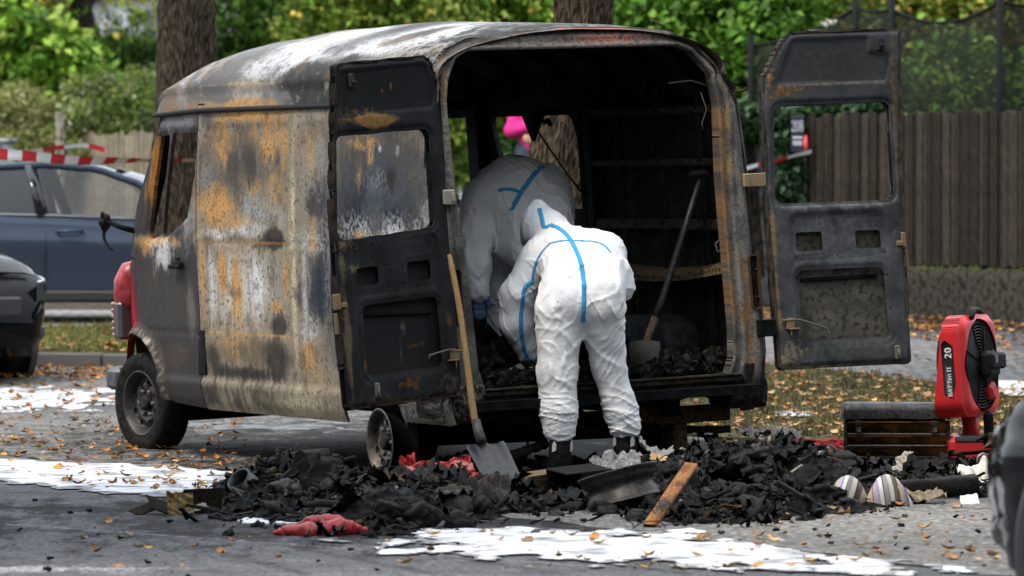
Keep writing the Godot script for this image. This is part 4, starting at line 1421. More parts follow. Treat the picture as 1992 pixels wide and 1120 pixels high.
	var rd := make_door("rear_door", rxf, {
		"outline": PackedVector2Array([Vector2(0.13, 0.595), Vector2(0.15, 0.578), Vector2(0.97, 0.562), Vector2(0.99, 0.575), Vector2(1.008, 1.28), Vector2(1.04, 1.8), Vector2(1.109, 2.535), Vector2(0.43, 2.548), Vector2(0.36, 2.53), Vector2(0.31, 2.48), Vector2(0.18, 2.275), Vector2(0.168, 2.2), Vector2(0.14, 1.533)]),
		"win": PackedVector2Array([Vector2(0.285, 2.066), Vector2(0.937, 2.062), Vector2(0.922, 1.58), Vector2(0.25, 1.592)]), "bounds": rb,
		"upper": PackedVector2Array([Vector2(0.4, 2.475), Vector2(0.86, 2.475), Vector2(0.855, 2.39), Vector2(1.0, 2.37), Vector2(0.965, 2.25), Vector2(0.3, 2.26)]),
		"low": [0.275, 0.9, 0.69, 1.475], "big": [0.3, 0.857, 0.735, 1.147], "skew": 0.012,
		"holes": [[0.308, 0.48, 1.257, 1.368, 1.0], [0.519, 0.639, 1.28, 1.348, 0.0], [0.694, 0.857, 1.257, 1.364, 1.0]],
		"dots": [Vector2(0.3, 1.43), Vector2(0.47, 1.45), Vector2(0.66, 1.45), Vector2(0.84, 1.45), Vector2(0.3, 1.225), Vector2(0.57, 1.225), Vector2(0.875, 1.23), Vector2(0.29, 1.1), Vector2(0.875, 1.1), Vector2(0.275, 0.9), Vector2(0.88, 0.9), Vector2(0.96, 1.4)],
		"beads": [[Vector2(0.31, 1.41), Vector2(0.5, 1.415), Vector2(0.54, 1.39), Vector2(0.62, 1.39), Vector2(0.66, 1.42), Vector2(0.86, 1.425)], [Vector2(0.31, 1.215), Vector2(0.49, 1.22), Vector2(0.54, 1.245), Vector2(0.62, 1.245), Vector2(0.66, 1.225), Vector2(0.86, 1.23)]],
		"latch": Vector2(0.215, 0.835), "rod": [Vector3(0.2, 0.87, -0.02), Vector3(0.28, 0.855, -0.03), Vector3(0.38, 0.82, -0.035), Vector3(0.44, 0.795, -0.035), Vector3(0.45, 0.775, -0.03), Vector3(0.44, 0.76, -0.03)],
		"lock": Vector2(1.0, 1.29), "lockdir": 1.0, "top_catch": Vector2(0.955, 2.45), "bottom_catch": Vector2(0.9, 0.63), "edge": mat(0.075, 0.062, 0.05, 0.7, 0.2, blotch, 1.2)}, rp.done(0.06), painted(skin_p.done(0.12), 0.8))
	rd.set_meta("label", "right rear door swung wide open, bare grey steel with empty window")
	var le := Vector3(-0.9662, 0.0256, 0.2563).normalized()
	var lxf := Transform3D(Basis(le, ax, Vector3(-0.2576, -0.0961, -0.9615)), Vector3(-0.99, 0, 0.02))
	var lb := [-0.12, 0.82, 0.46, 2.52]
	var lp := paint_door(Color(0.14, 0.143, 0.152), Color(0.195, 0.198, 0.205), 0.5, lb, 97)
	lp.blob(0.3, 2.33, 0.4, 0.2, Color(0.105, 0.107, 0.114), 0.9, 0, 0.5)
	lp.blob(0.42, 2.11, 0.22, 0.035, Color(0.46, 0.35, 0.21), 1.0, 3, 0.9, 0.1)
	lp.blob(0.52, 2.16, 0.14, 0.02, Color(0.4, 0.3, 0.18), 0.7, 2, 1.2)
	lp.blob(0.27, 2.31, 0.012, 0.04, Color(0.5, 0.34, 0.18), 0.9, 0, 0.7)
	lp.blob(0.34, 2.28, 0.008, 0.025, Color(0.42, 0.28, 0.15), 0.8, 0, 0.7)
	lp.blob(0.3, 0.63, 0.1, 0.03, Color(0.34, 0.22, 0.13), 0.9, 2, 1.0)
	lp.blob(0.62, 0.75, 0.02, 0.06, Color(0.38, 0.26, 0.15), 0.8, 0, 0.8)
	lp.blob(-0.01, 0.98, 0.025, 0.04, Color(0.38, 0.25, 0.14), 0.8, 0, 0.8)
	lp.blob(0.72, 1.42, 0.08, 0.03, Color(0.4, 0.3, 0.2), 0.8, 2, 1.2)
	lp.blob(0.66, 1.28, 0.06, 0.025, Color(0.4, 0.37, 0.28), 0.8, 2, 1.2)
	lp.blob(0.74, 0.9, 0.025, 0.5, Color(0.42, 0.36, 0.28), 0.8, 1, 1.4)
	lp.blob(0.3, 0.53, 0.4, 0.03, Color(0.32, 0.25, 0.18), 0.7, 2, 1.5)
	lp.blob(0.02, 0.6, 0.06, 0.06, Color(0.36, 0.27, 0.22), 0.6, 2, 1.4)
	lp.blob(0.72, 1.9, 0.02, 0.3, Color(0.3, 0.22, 0.16), 0.6, 1, 1.3)
	var sp := Paint.new(256, 512, lb[0], lb[1], lb[2], lb[3], Color(0.13, 0.132, 0.14), 99)
	sp.blob(0.3, 0.95, 0.03, 0.06, Color(0.34, 0.33, 0.3), 0.8, 0, 1.2)
	sp.blob(0.32, 0.8, 0.012, 0.12, Color(0.34, 0.34, 0.33), 0.7, 1, 1.0)
	sp.blob(0.3, 0.72, 0.5, 0.1, Color(0.16, 0.145, 0.135), 0.8, 0, 1.0)
	sp.blob(0.2, 0.85, 0.05, 0.02, Color(0.3, 0.19, 0.12), 0.8, 2, 1.2)
	var ld := make_door("rear_door", lxf, {
		"outline": PackedVector2Array([Vector2(-0.085, 0.56), Vector2(-0.07, 0.545), Vector2(0.75, 0.5), Vector2(0.772, 0.515), Vector2(0.785, 1.06), Vector2(0.76, 1.65), Vector2(0.665, 2.415), Vector2(0.64, 2.43), Vector2(0.01, 2.478), Vector2(-0.03, 2.455), Vector2(-0.05, 2.41), Vector2(-0.095, 2.24)]),
		"win": PackedVector2Array([Vector2(0.655, 1.975), Vector2(0.065, 2.012), Vector2(0.076, 1.55), Vector2(0.695, 1.49)]), "bounds": lb,
		"upper": PackedVector2Array([Vector2(0.62, 2.36), Vector2(0.03, 2.405), Vector2(-0.02, 2.25), Vector2(0.0, 2.2), Vector2(0.64, 2.15)]),
		"low": [0.03, 0.665, 0.66, 1.45], "big": [0.06, 0.61, 0.7, 1.09], "skew": 0.07,
		"holes": [[0.475, 0.632, 1.2, 1.3, 1.0], [0.3, 0.44, 1.21, 1.29, 0.0], [0.088, 0.26, 1.19, 1.3, 1.0]],
		"dots": [Vector2(0.63, 1.4), Vector2(0.45, 1.4), Vector2(0.25, 1.4), Vector2(0.08, 1.4), Vector2(0.35, 1.165), Vector2(0.05, 1.17), Vector2(0.63, 1.05), Vector2(0.045, 1.05), Vector2(0.63, 0.9), Vector2(0.03, 0.82), Vector2(0.5, 1.42)],
		"beads": [[Vector2(0.64, 1.35), Vector2(0.45, 1.355), Vector2(0.41, 1.33), Vector2(0.33, 1.33), Vector2(0.29, 1.36), Vector2(0.08, 1.365)], [Vector2(0.64, 1.155), Vector2(0.46, 1.16), Vector2(0.41, 1.185), Vector2(0.33, 1.185), Vector2(0.29, 1.165), Vector2(0.08, 1.17)]],
		"latch": Vector2(-0.02, 0.775), "rod": [Vector3(-0.02, 0.81, -0.02), Vector3(0.05, 0.805, -0.035), Vector3(0.14, 0.79, -0.04), Vector3(0.185, 0.78, -0.035), Vector3(0.19, 0.76, -0.03)],
		"lock": Vector2(0.785, 1.1), "lockdir": 0.2, "top_catch": Vector2(0.57, 2.33), "bottom_catch": Vector2(0.56, 0.6), "edge": mat(0.04, 0.03, 0.024, 0.75, 0.2, blotch, 1.0)}, lp.done(0.06), painted(sp.done(0.1), 0.75))
	ld.set_meta("label", "left rear door folded back along the scorched side, sooty black inside")
	# wheels: one still carries its tyre, one is down to the rim
	make_wheel("front_wheel", Vector3(-0.9, 0.335, -4.6), 0.322, 0.205, 0.2, Basis(Vector3.UP, deg_to_rad(8)), mat(0.06, 0.058, 0.055, 0.5, 0.5, blotch, 3.0), 0.0)
	make_wheel("front_wheel", Vector3(0.88, 0.26, -4.555), 0.31, 0.205, 0.2, Basis(Vector3.UP, PI - 0.1), dark_metal, 0.0)
	make_wheel("rear_wheel", Vector3(-0.86, 0.232, -1.13), 0.0, 0.192, 0.17, Basis(Vector3.UP, deg_to_rad(-3)), mat(0.13, 0.115, 0.095, 0.5, 0.5, blotch, 3.0), 0.0)
	make_wheel("rear_wheel", Vector3(0.9, 0.19, -1.13), 0.0, 0.192, 0.17, Basis(Vector3.UP, PI), dark_metal, 0.0)
	m = MB.new()
	for s in [-0.72, 0.76]:
		m.tube(PackedVector3Array([Vector3(s - 0.1, 0.235, -1.13), Vector3(s + 0.1, 0.235, -1.13)]), 0.12, 16)
	m.tube(PackedVector3Array([Vector3(-0.7, 0.235, -1.13), Vector3(0.75, 0.2, -1.13)]), 0.045, 10)
	obj("axle", m, black_metal, van)


# ---------------------------------------------------------------- people
var creases := FastNoiseLite.new()
var creases2 := FastNoiseLite.new()


# folds of thin overall cloth: long sharp ridges, lying across the limb or slanting
func ridge(v: float) -> float:
	var a := maxf(0.0, 1.0 - absf(v) * 3.4)
	return a * a


func cloth_fold(p: Vector3, low: float, depth: float) -> float:
	# low 0: slanting drag lines, low 1: rings bunched round the limb
	var w := creases2.get_noise_3d(p.x * 2.2, p.y * 2.2, p.z * 2.2) * 0.12
	var d := 0.8 * creases2.get_noise_3d(p.x * 4.5 + 30.0, p.y * 4.0, p.z * 4.5)
	if low < 0.99:
		d += (1.0 - low) * ridge(creases.get_noise_3d((p.x * 0.8 + p.y * 0.6 + w) * 9.0, (p.y * 0.8 - p.x * 0.6) * 1.6, p.z * 2.0 + 7.0))
		d += (1.0 - low) * 0.8 * ridge(creases.get_noise_3d((p.x * 0.85 - p.y * 0.5 - w) * 11.0 + 40.0, (p.y * 0.85 + p.x * 0.5) * 1.8, p.z * 2.2))
	if low > 0.01:
		d += low * 1.2 * ridge(creases.get_noise_3d(p.x * 2.0 + 9.0, (p.y + w * 0.7 + p.x * 0.2) * 15.0, p.z * 2.0))
		d += low * 0.8 * ridge(creases.get_noise_3d(p.x * 2.6 + 19.0, (p.y - w * 0.5 - p.x * 0.3) * 24.0, p.z * 2.6))
	return -(d - 0.25) * depth


# a strip of tape lying on the cloth
func tape(called: String, b: Body, path: Array, dir: Vector3, wid: float, m: Material, parent: Node, lift := 0.003):
	var pts := PackedVector3Array()
	var nrm := PackedVector3Array()
	var curve := Curve3D.new()
	for i in path.size():
		var t: Vector3 = (path[mini(i + 1, path.size() - 1)] - path[maxi(i - 1, 0)]) * 0.22
		curve.add_point(path[i], -t, t)
	curve.bake_interval = 0.012
	for q in curve.get_baked_points():
		var s := b.hit(q - dir * 0.35, dir)
		var n := b.slope(s)
		pts.append(s + n * lift)
		nrm.append(n)
	var left := []
	for i in pts.size():
		var t := (pts[mini(i + 1, pts.size() - 1)] - pts[maxi(i - 1, 0)]).normalized()
		var side := t.cross(nrm[i]).normalized() * wid * 0.5
		left.append(PackedVector3Array([pts[i] - side - nrm[i] * 0.002, pts[i] - side * 0.9, pts[i] + side * 0.9, pts[i] + side - nrm[i] * 0.002]))
	var mb := MB.new()
	mb.grid(left)
	obj(called, mb, m, parent)


func hand(mb: MB, at: Transform3D, curl: float, side: float):
	# palm along +y from the wrist, back of the hand towards +z, thumb towards side
	var b := Body.new()
	b.k = 160.0
	for i in 4:
		var x := (i - 1.5) * 0.019
		b.limb(at * Vector3(x * 0.7, 0.0, 0), at * Vector3(x, 0.085, 0), 0.014, 0.011)
		var l: float = [0.07, 0.08, 0.075, 0.058][i if side > 0 else 3 - i]
		var p0 := Vector3(x, 0.09, 0)
		var d := Vector3(x * 0.8, 1, -0.1).normalized()
		var p1 := p0 + d * l * 0.45
		d = d.rotated(Vector3.RIGHT, -curl)
		var p2 := p1 + d * l * 0.32
		d = d.rotated(Vector3.RIGHT, -curl * 0.8)
		var p3 := p2 + d * l * 0.25
		b.chain([at * p0, at * p1, at * p2, at * p3], [0.0095, 0.009, 0.0082, 0.007])
	b.chain([at * Vector3(side * 0.02, 0.02, -0.005), at * Vector3(side * 0.046, 0.05, -0.018), at * Vector3(side * 0.05, 0.08, -0.03), at * Vector3(side * 0.045, 0.1, -0.036)], [0.014, 0.0115, 0.0098, 0.008])
	b.limb(at * Vector3(0, -0.05, 0), at * Vector3(0, 0.01, 0), 0.026, 0.022)
	b.net(mb, 0.0045)


func boot(heel: Vector3, yaw: float, parent: Node, m: Material, sole: Material, refl: Material):
	var bs := Basis(Vector3.UP, yaw)
	var xf := Transform3D(bs, heel)
	var b := Body.new()
	b.k = 90.0
	# toes towards -z
	b.limb(xf * Vector3(0, 0.3, 0.0), xf * Vector3(0, 0.12, 0.005), 0.068, 0.058)
	b.limb(xf * Vector3(0, 0.12, 0.0), xf * Vector3(0, 0.05, 0.015), 0.056, 0.046)
	b.limb(xf * Vector3(0, 0.07, -0.02), xf * Vector3(0.005, 0.055, -0.17), 0.052, 0.046)
	b.limb(xf * Vector3(0.0, 0.05, -0.1), xf * Vector3(0.01, 0.045, -0.19), 0.05, 0.045)
	b.folds = true
	b.fold = func(p: Vector3) -> float: return cloth_fold(p * 2.0, 0.6, 0.002)
	var mb := MB.new()
	b.net(mb, 0.009)
	var bt := obj("boot", mb, m, parent)
	mb = MB.new()
	var poly := PackedVector2Array()
	for i in 24:
		var a := TAU * i / 24.0
		poly.append(Vector2(cos(a) * (0.054 if sin(a) > 0 else 0.05), sin(a) * (0.15 if sin(a) > 0 else 0.135) + 0.075))
	mb.flat()
	mb.prism(poly, 0.035, xf * Transform3D(Basis(Vector3.RIGHT, -PI / 2), Vector3(0, 0.012, 0)))
	obj("sole", mb, sole, bt)
	for s in [-1.0, 1.0]:
		mb = MB.new()
		var c := xf * Vector3(s * 0.052, 0.17, 0.05)
		mb.flat()
		mb.prism(PackedVector2Array([Vector2(-0.012, -0.03), Vector2(0.01, -0.022), Vector2(0.012, 0.012), Vector2(0.0, 0.032), Vector2(-0.012, 0.012)]), 0.006, Transform3D(bs * Basis(Vector3.UP, s * 0.75), c))
		obj("reflector", mb, refl, bt)


func build_people():
	creases.seed = 5
	creases.frequency = 1.0
	creases.fractal_octaves = 1
	creases2.seed = 8
	creases2.frequency = 1.0
	creases2.fractal_octaves = 2
	var suit := mat(0.78, 0.79, 0.82, 0.62)
	suit.uv1_triplanar = true
	suit.uv1_scale = Vector3.ONE * 5.0
	suit.normal_enabled = true
	var cells := FastNoiseLite.new()
	cells.seed = 15
	cells.noise_type = FastNoiseLite.TYPE_CELLULAR
	cells.cellular_return_type = FastNoiseLite.RETURN_DISTANCE
	cells.frequency = 0.018
	cells.fractal_octaves = 2
	cells.domain_warp_enabled = true
	cells.domain_warp_amplitude = 22.0
	cells.domain_warp_frequency = 0.012
	var papery := NoiseTexture2D.new()
	papery.width = 512
	papery.height = 512
	papery.seamless = true
	papery.noise = cells
	papery.as_normal_map = true
	papery.bump_strength = 7.0
	suit.uv1_scale = Vector3(2.6, 2.6, 2.6)
	suit.normal_texture = papery
	suit.normal_scale = 0.55
	var blue := mat(0.06, 0.33, 0.6, 0.55)
	var black := mat(0.016, 0.016, 0.018, 0.6, 0.0, blotch, 3.0)
	var sole := mat(0.02, 0.02, 0.02, 0.9)
	var refl := mat(0.5, 0.5, 0.48, 0.4)
	var glove := mat(0.03, 0.07, 0.16, 0.5)
	# --- the one outside, bent forward into the load space, seen from behind
	var o := Vector3(0.42, 0.04, -28.75)
	var man := thing("person", "person in white hooded overalls with blue taped seams, bending into the van from outside", "person", spot(o.x, o.y, o.z))
	var b := Body.new()
	b.k = 58.0
	# (positions relative to the feet: x right, y up, -z towards the van)
	var hipL := Vector3(-0.155, 0.93, -0.04)
	var hipR := Vector3(0.085, 0.95, -0.06)
	b.chain([hipL, Vector3(-0.165, 0.6, -0.02), Vector3(-0.155, 0.38, 0.0), Vector3(-0.15, 0.275, 0.005)], [0.14, 0.11, 0.1, 0.094])
	b.chain([hipR, Vector3(0.125, 0.64, -0.13), Vector3(0.19, 0.4, -0.15), Vector3(0.222, 0.285, -0.15)], [0.135, 0.094, 0.09, 0.09])
	b.limb(Vector3(-0.1, 1.0, -0.05), Vector3(0.04, 1.01, -0.07), 0.155, 0.155)
	b.limb(Vector3(-0.09, 1.04, -0.12), Vector3(0.03, 1.05, -0.12), 0.165, 0.165)
	b.limb(Vector3(0.1, 1.06, -0.03), Vector3(0.1, 0.97, -0.02), 0.105, 0.1)
	# trunk leaning forward to the shoulders
	b.limb(Vector3(-0.05, 1.1, -0.16), Vector3(-0.1, 1.25, -0.46), 0.19, 0.17)
	b.limb(Vector3(0.05, 1.1, -0.16), Vector3(0.05, 1.24, -0.44), 0.18, 0.16)
	b.limb(Vector3(-0.23, 1.245, -0.5), Vector3(0.12, 1.26, -0.46), 0.125, 0.115)
	b.limb(Vector3(-0.12, 1.3, -0.52), Vector3(-0.2, 1.41, -0.62), 0.105, 0.1)
	# left arm hanging down to the floor of the van
	b.chain([Vector3(-0.27, 1.2, -0.5), Vector3(-0.385, 1.02, -0.5), Vector3(-0.395, 0.86, -0.52), Vector3(-0.325, 0.68, -0.58)], [0.115, 0.1, 0.09, 0.055])
	# right arm: the elbow sticks out, the forearm goes forward
	b.chain([Vector3(0.11, 1.2, -0.44), Vector3(0.175, 1.15, -0.3)], [0.11, 0.075])
	b.chain([Vector3(0.175, 1.15, -0.3), Vector3(0.195, 1.08, -0.3), Vector3(0.1, 0.85, -0.58)], [0.075, 0.075, 0.06])
	# hood
	b.limb(Vector3(-0.245, 1.405, -0.66), Vector3(-0.262, 1.44, -0.7), 0.112, 0.1)
	b.limb(Vector3(-0.262, 1.46, -0.68), Vector3(-0.268, 1.525, -0.7), 0.076, 0.045)
	b.limb(Vector3(-0.27, 1.375, -0.74), Vector3(-0.285, 1.36, -0.76), 0.1, 0.09)
	b.folds = true
	b.fold = func(p: Vector3) -> float:
		return cloth_fold(p, smoothstep(0.62, 0.36, p.y), 0.0075 if p.y < 1.1 else 0.006)
	var mb := MB.new()
	b.net(mb, 0.0075)
	var suit_o := obj("overalls", mb, suit, man)
	var fw := Vector3(0, -0.25, -1).normalized()
	tape("seam_tape", b, [Vector3(-0.02, 0.9, 0.12), Vector3(-0.015, 1.02, 0.15), Vector3(-0.02, 1.15, 0.05), Vector3(-0.05, 1.26, -0.1), Vector3(-0.1, 1.36, -0.3), Vector3(-0.155, 1.41, -0.4), Vector3(-0.2, 1.43, -0.5)], fw, 0.026, blue, man)
	tape("seam_tape", b, [Vector3(-0.24, 1.42, -0.5), Vector3(-0.25, 1.48, -0.52), Vector3(-0.262, 1.535, -0.56)], fw, 0.026, blue, man)
	tape("seam_tape", b, [Vector3(-0.2, 1.425, -0.5), Vector3(-0.22, 1.415, -0.5), Vector3(-0.245, 1.42, -0.5)], fw, 0.022, blue, man)
	tape("seam_tape", b, [Vector3(-0.305, 1.14, -0.2), Vector3(-0.285, 1.23, -0.25), Vector3(-0.23, 1.3, -0.3), Vector3(-0.16, 1.325, -0.3), Vector3(-0.06, 1.32, -0.3), Vector3(0.04, 1.315, -0.3), Vector3(0.1, 1.29, -0.3), Vector3(0.14, 1.25, -0.25)], fw, 0.016, blue, man)
	tape("seam_tape", b, [Vector3(-0.3, 1.15, -0.2), Vector3(-0.345, 1.1, -0.25), Vector3(-0.36, 1.0, -0.3), Vector3(-0.37, 0.9, -0.3), Vector3(-0.355, 0.78, -0.3), Vector3(-0.325, 0.69, -0.35), Vector3(-0.32, 0.66, -0.4)], fw, 0.024, blue, man)
	tape("seam_tape", b, [Vector3(0.09, 0.52, 0.1), Vector3(0.1, 0.46, 0.1), Vector3(0.12, 0.38, 0.1), Vector3(0.155, 0.26, 0.1)], Vector3(0.75, 0, -0.65).normalized(), 0.016, blue, man)
	mb = MB.new()
	hand(mb, Transform3D(Basis.from_euler(Vector3(PI * 0.97, 0.4, -0.25)), Vector3(-0.322, 0.69, -0.575)), 0.6, 1.0)
	obj("glove", mb, glove, man)
	mb = MB.new()
	hand(mb, Transform3D(Basis.from_euler(Vector3(PI * 0.8, 0.0, 0.3)), Vector3(0.12, 0.85, -0.58)), 0.6, -1.0)
	obj("glove", mb, glove, man)
	boot(Vector3(-0.15, 0.01, 0.02), 0.35, man, black, sole, refl)
	boot(Vector3(0.225, 0.03, -0.15), -0.25, man, black, sole, refl)
	# --- the one inside, bowed over towards us
	var q := vt * Vector3(0.28, 0.6, -1.75)
	var man2 := thing("person", "person in hooded overalls with blue seams, bowed low inside the dark load space", "person", spot(q.x, q.y, q.z))
	b = Body.new()
	b.k = 58.0
	# +z towards the camera here
	b.chain([Vector3(-0.05, 0.82, -0.1), Vector3(-0.08, 0.45, 0.02), Vector3(-0.08, 0.08, -0.05)], [0.15, 0.11, 0.09])
	b.chain([Vector3(0.2, 0.82, -0.1), Vector3(0.24, 0.45, 0.02), Vector3(0.24, 0.08, -0.05)], [0.15, 0.11, 0.09])
	b.limb(Vector3(0.0, 0.95, -0.1), Vector3(0.16, 0.95, -0.1), 0.19, 0.19)
	b.limb(Vector3(0.02, 1.06, -0.05), Vector3(0.0, 1.05, 0.18), 0.2, 0.21)
	b.limb(Vector3(0.14, 1.03, -0.03), Vector3(0.14, 0.94, 0.2), 0.19, 0.19)
	b.limb(Vector3(-0.06, 1.07, 0.08), Vector3(-0.12, 1.0, 0.25), 0.17, 0.17)
	b.limb(Vector3(-0.02, 0.95, 0.24), Vector3(0.03, 0.74, 0.34), 0.2, 0.16)
	b.limb(Vector3(0.1, 0.9, 0.24), Vector3(0.09, 0.72, 0.34), 0.18, 0.15)
	b.limb(Vector3(-0.17, 0.98, 0.28), Vector3(0.2, 0.86, 0.3), 0.14, 0.13)
	b.limb(Vector3(0.06, 0.82, 0.36), Vector3(0.08, 0.66, 0.46), 0.12, 0.115)
	b.chain([Vector3(-0.2, 0.98, 0.26), Vector3(-0.25, 0.78, 0.36), Vector3(-0.25, 0.6, 0.4), Vector3(-0.22, 0.44, 0.44)], [0.125, 0.105, 0.095, 0.07])
	b.chain([Vector3(0.21, 0.88, 0.28), Vector3(0.27, 0.68, 0.36), Vector3(0.22, 0.42, 0.46)], [0.125, 0.105, 0.07])
	b.folds = true
	b.fold = func(p: Vector3) -> float: return cloth_fold(p, 0.2, 0.011)
	mb = MB.new()
	b.net(mb, 0.0095)
	obj("overalls", mb, suit, man2)
	var bk := Vector3(0, -0.3, -1).normalized()
	tape("seam_tape", b, [Vector3(0.16, 1.28, 0.5), Vector3(0.1, 1.18, 0.5), Vector3(0.03, 1.06, 0.5), Vector3(-0.03, 0.94, 0.5)], bk, 0.03, blue, man2)
	tape("seam_tape", b, [Vector3(0.03, 1.06, 0.5), Vector3(-0.04, 1.08, 0.5), Vector3(-0.11, 1.07, 0.5)], bk, 0.022, blue, man2)
	for s in [[Vector3(-0.22, 0.44, 0.44), 1.0], [Vector3(0.22, 0.42, 0.46), -1.0]]:
		mb = MB.new()
		hand(mb, Transform3D(Basis.from_euler(Vector3(PI * 0.97, 0.3, 0.0)), s[0]), 0.5, s[1])
		obj("glove", mb, glove, man2)
	for s in [-0.08, 0.24]:
		boot(Vector3(s, 0.0, -0.05), PI, man2, black, sole, refl)
	# --- the onlooker in pink beyond the van
	var look := thing("person", "onlooker in a pink jumper with folded arms, glimpsed through the van", "person", spot(0.25, 1.17, -57.5, 15))
	b = Body.new()
	b.k = 40.0
	b.limb(Vector3(0, 1.0, 0), Vector3(0, 1.3, 0.0), 0.17, 0.17)
	b.limb(Vector3(-0.16, 1.38, 0), Vector3(0.16, 1.38, 0), 0.1, 0.1)
	b.chain([Vector3(-0.21, 1.36, 0), Vector3(-0.27, 1.18, 0.03), Vector3(-0.1, 1.22, 0.17)], [0.085, 0.07, 0.055])
	b.chain([Vector3(0.21, 1.36, 0), Vector3(0.26, 1.08, 0.05), Vector3(0.03, 1.05, 0.2)], [0.085, 0.07, 0.055])
	b.limb(Vector3(0, 1.42, 0), Vector3(0, 1.5, 0), 0.07, 0.055)
	b.folds = true
	b.fold = func(p: Vector3) -> float: return cloth_fold(p, 0.25, 0.007)
	mb = MB.new()
	b.net(mb, 0.014)
	obj("jumper", mb, mat(0.62, 0.035, 0.22, 0.8), look)
	b = Body.new()
	b.k = 40.0
	b.chain([Vector3(-0.09, 0.95, 0), Vector3(-0.1, 0.5, 0.02), Vector3(-0.1, 0.05, 0)], [0.13, 0.085, 0.06])
	b.chain([Vector3(0.09, 0.95, 0), Vector3(0.1, 0.5, 0.02), Vector3(0.1, 0.05, 0)], [0.13, 0.085, 0.06])
	mb = MB.new()
	b.net(mb, 0.016)
	obj("trousers", mb, mat(0.06, 0.07, 0.1, 0.85), look)
	var skin := mat(0.5, 0.28, 0.2, 0.6)
	b = Body.new()
	b.k = 90.0
	b.limb(Vector3(0, 1.58, 0.0), Vector3(0, 1.68, -0.01), 0.075, 0.09)
	b.limb(Vector3(0, 1.55, 0.05), Vector3(0, 1.6, 0.05), 0.04, 0.05)
	b.limb(Vector3(0, 1.62, 0.09), Vector3(0, 1.6, 0.105), 0.012, 0.014)
	b.limb(Vector3(0, 1.46, -0.01), Vector3(0, 1.56, 0.0), 0.052, 0.05)
	for s in [-1.0, 1.0]: b.limb(Vector3(s * 0.085, 1.6, 0.0), Vector3(s * 0.087, 1.64, -0.005), 0.012, 0.014)
	mb = MB.new()
	b.net(mb, 0.009)
	var head := obj("head", mb, skin, look)
	for s in [-1.0, 1.0]:
		mb = MB.new()
		mb.lathe([Vector2(0.0, -0.011), Vector2(0.009, -0.006), Vector2(0.011, 0.0), Vector2(0.009, 0.006), Vector2(0.0, 0.011)], Transform3D(Basis.IDENTITY, Vector3(s * 0.032, 1.635, 0.082)), 10)
		obj("eye", mb, mat(0.03, 0.025, 0.02, 0.3), head)
	mb = MB.new()
	mb.tube(PackedVector3Array([Vector3(-0.022, 1.568, 0.094), Vector3(0, 1.566, 0.1), Vector3(0.022, 1.568, 0.094)]), 0.006, 6)
	obj("mouth", mb, mat(0.35, 0.1, 0.09, 0.5), head)
	b = Body.new()
	b.k = 60.0
	b.limb(Vector3(0, 1.7, -0.02), Vector3(0, 1.72, 0.02), 0.095, 0.08)
	b.limb(Vector3(0, 1.66, -0.05), Vector3(0, 1.5, -0.06), 0.085, 0.07)
	mb = MB.new()
	b.net(mb, 0.012)
	obj("hair", mb, mat(0.12, 0.07, 0.035, 0.7), look)
	for s in [[Vector3(-0.07, 1.22, 0.19), 1.0, -1.0], [Vector3(-0.02, 1.06, 0.22), -1.0, 1.0]]:
		mb = MB.new()
		hand(mb, Transform3D(Basis.from_euler(Vector3(0.1, 0.0, s[2] * 1.35)), s[0]), 0.4, s[1])
		obj("hand", mb, skin, look)
	b = Body.new()
	b.k = 60.0
	for s in [-0.1, 0.1]: b.limb(Vector3(s, 0.04, -0.03), Vector3(s, 0.035, 0.15), 0.045, 0.035)
	mb = MB.new()
	b.net(mb, 0.012)
	obj("shoes", mb, mat(0.05, 0.05, 0.05, 0.6), look)


# ---------------------------------------------------------------- ground, fence, walls
var lumps := FastNoiseLite.new()


func sheet(called: String, poly: PackedVector2Array, cell: float, lift: float, rag: float, m: Material, wave := 0.0, thick := 0.0) -> MeshInstance3D:
	var lo := Vector2.INF
	var hi := -Vector2.INF
	for p in poly:
		lo = lo.min(p)
		hi = hi.max(p)
	lo -= Vector2.ONE * rag
	hi += Vector2.ONE * rag
	var mb := MB.new()
	mb.plate(lo.x, hi.x, lo.y, hi.y, cell, func(x, z): return poly_in(x, z, poly, 0.0) + lumps.get_noise_2d(x * 90.0, z * 45.0) * rag, func(x, z, h): return Vector3(x, ground(z) + lift + lumps.get_noise_2d(x * 130.0, z * 130.0) * wave - h, z), thick)
	return obj(called, mb, m)


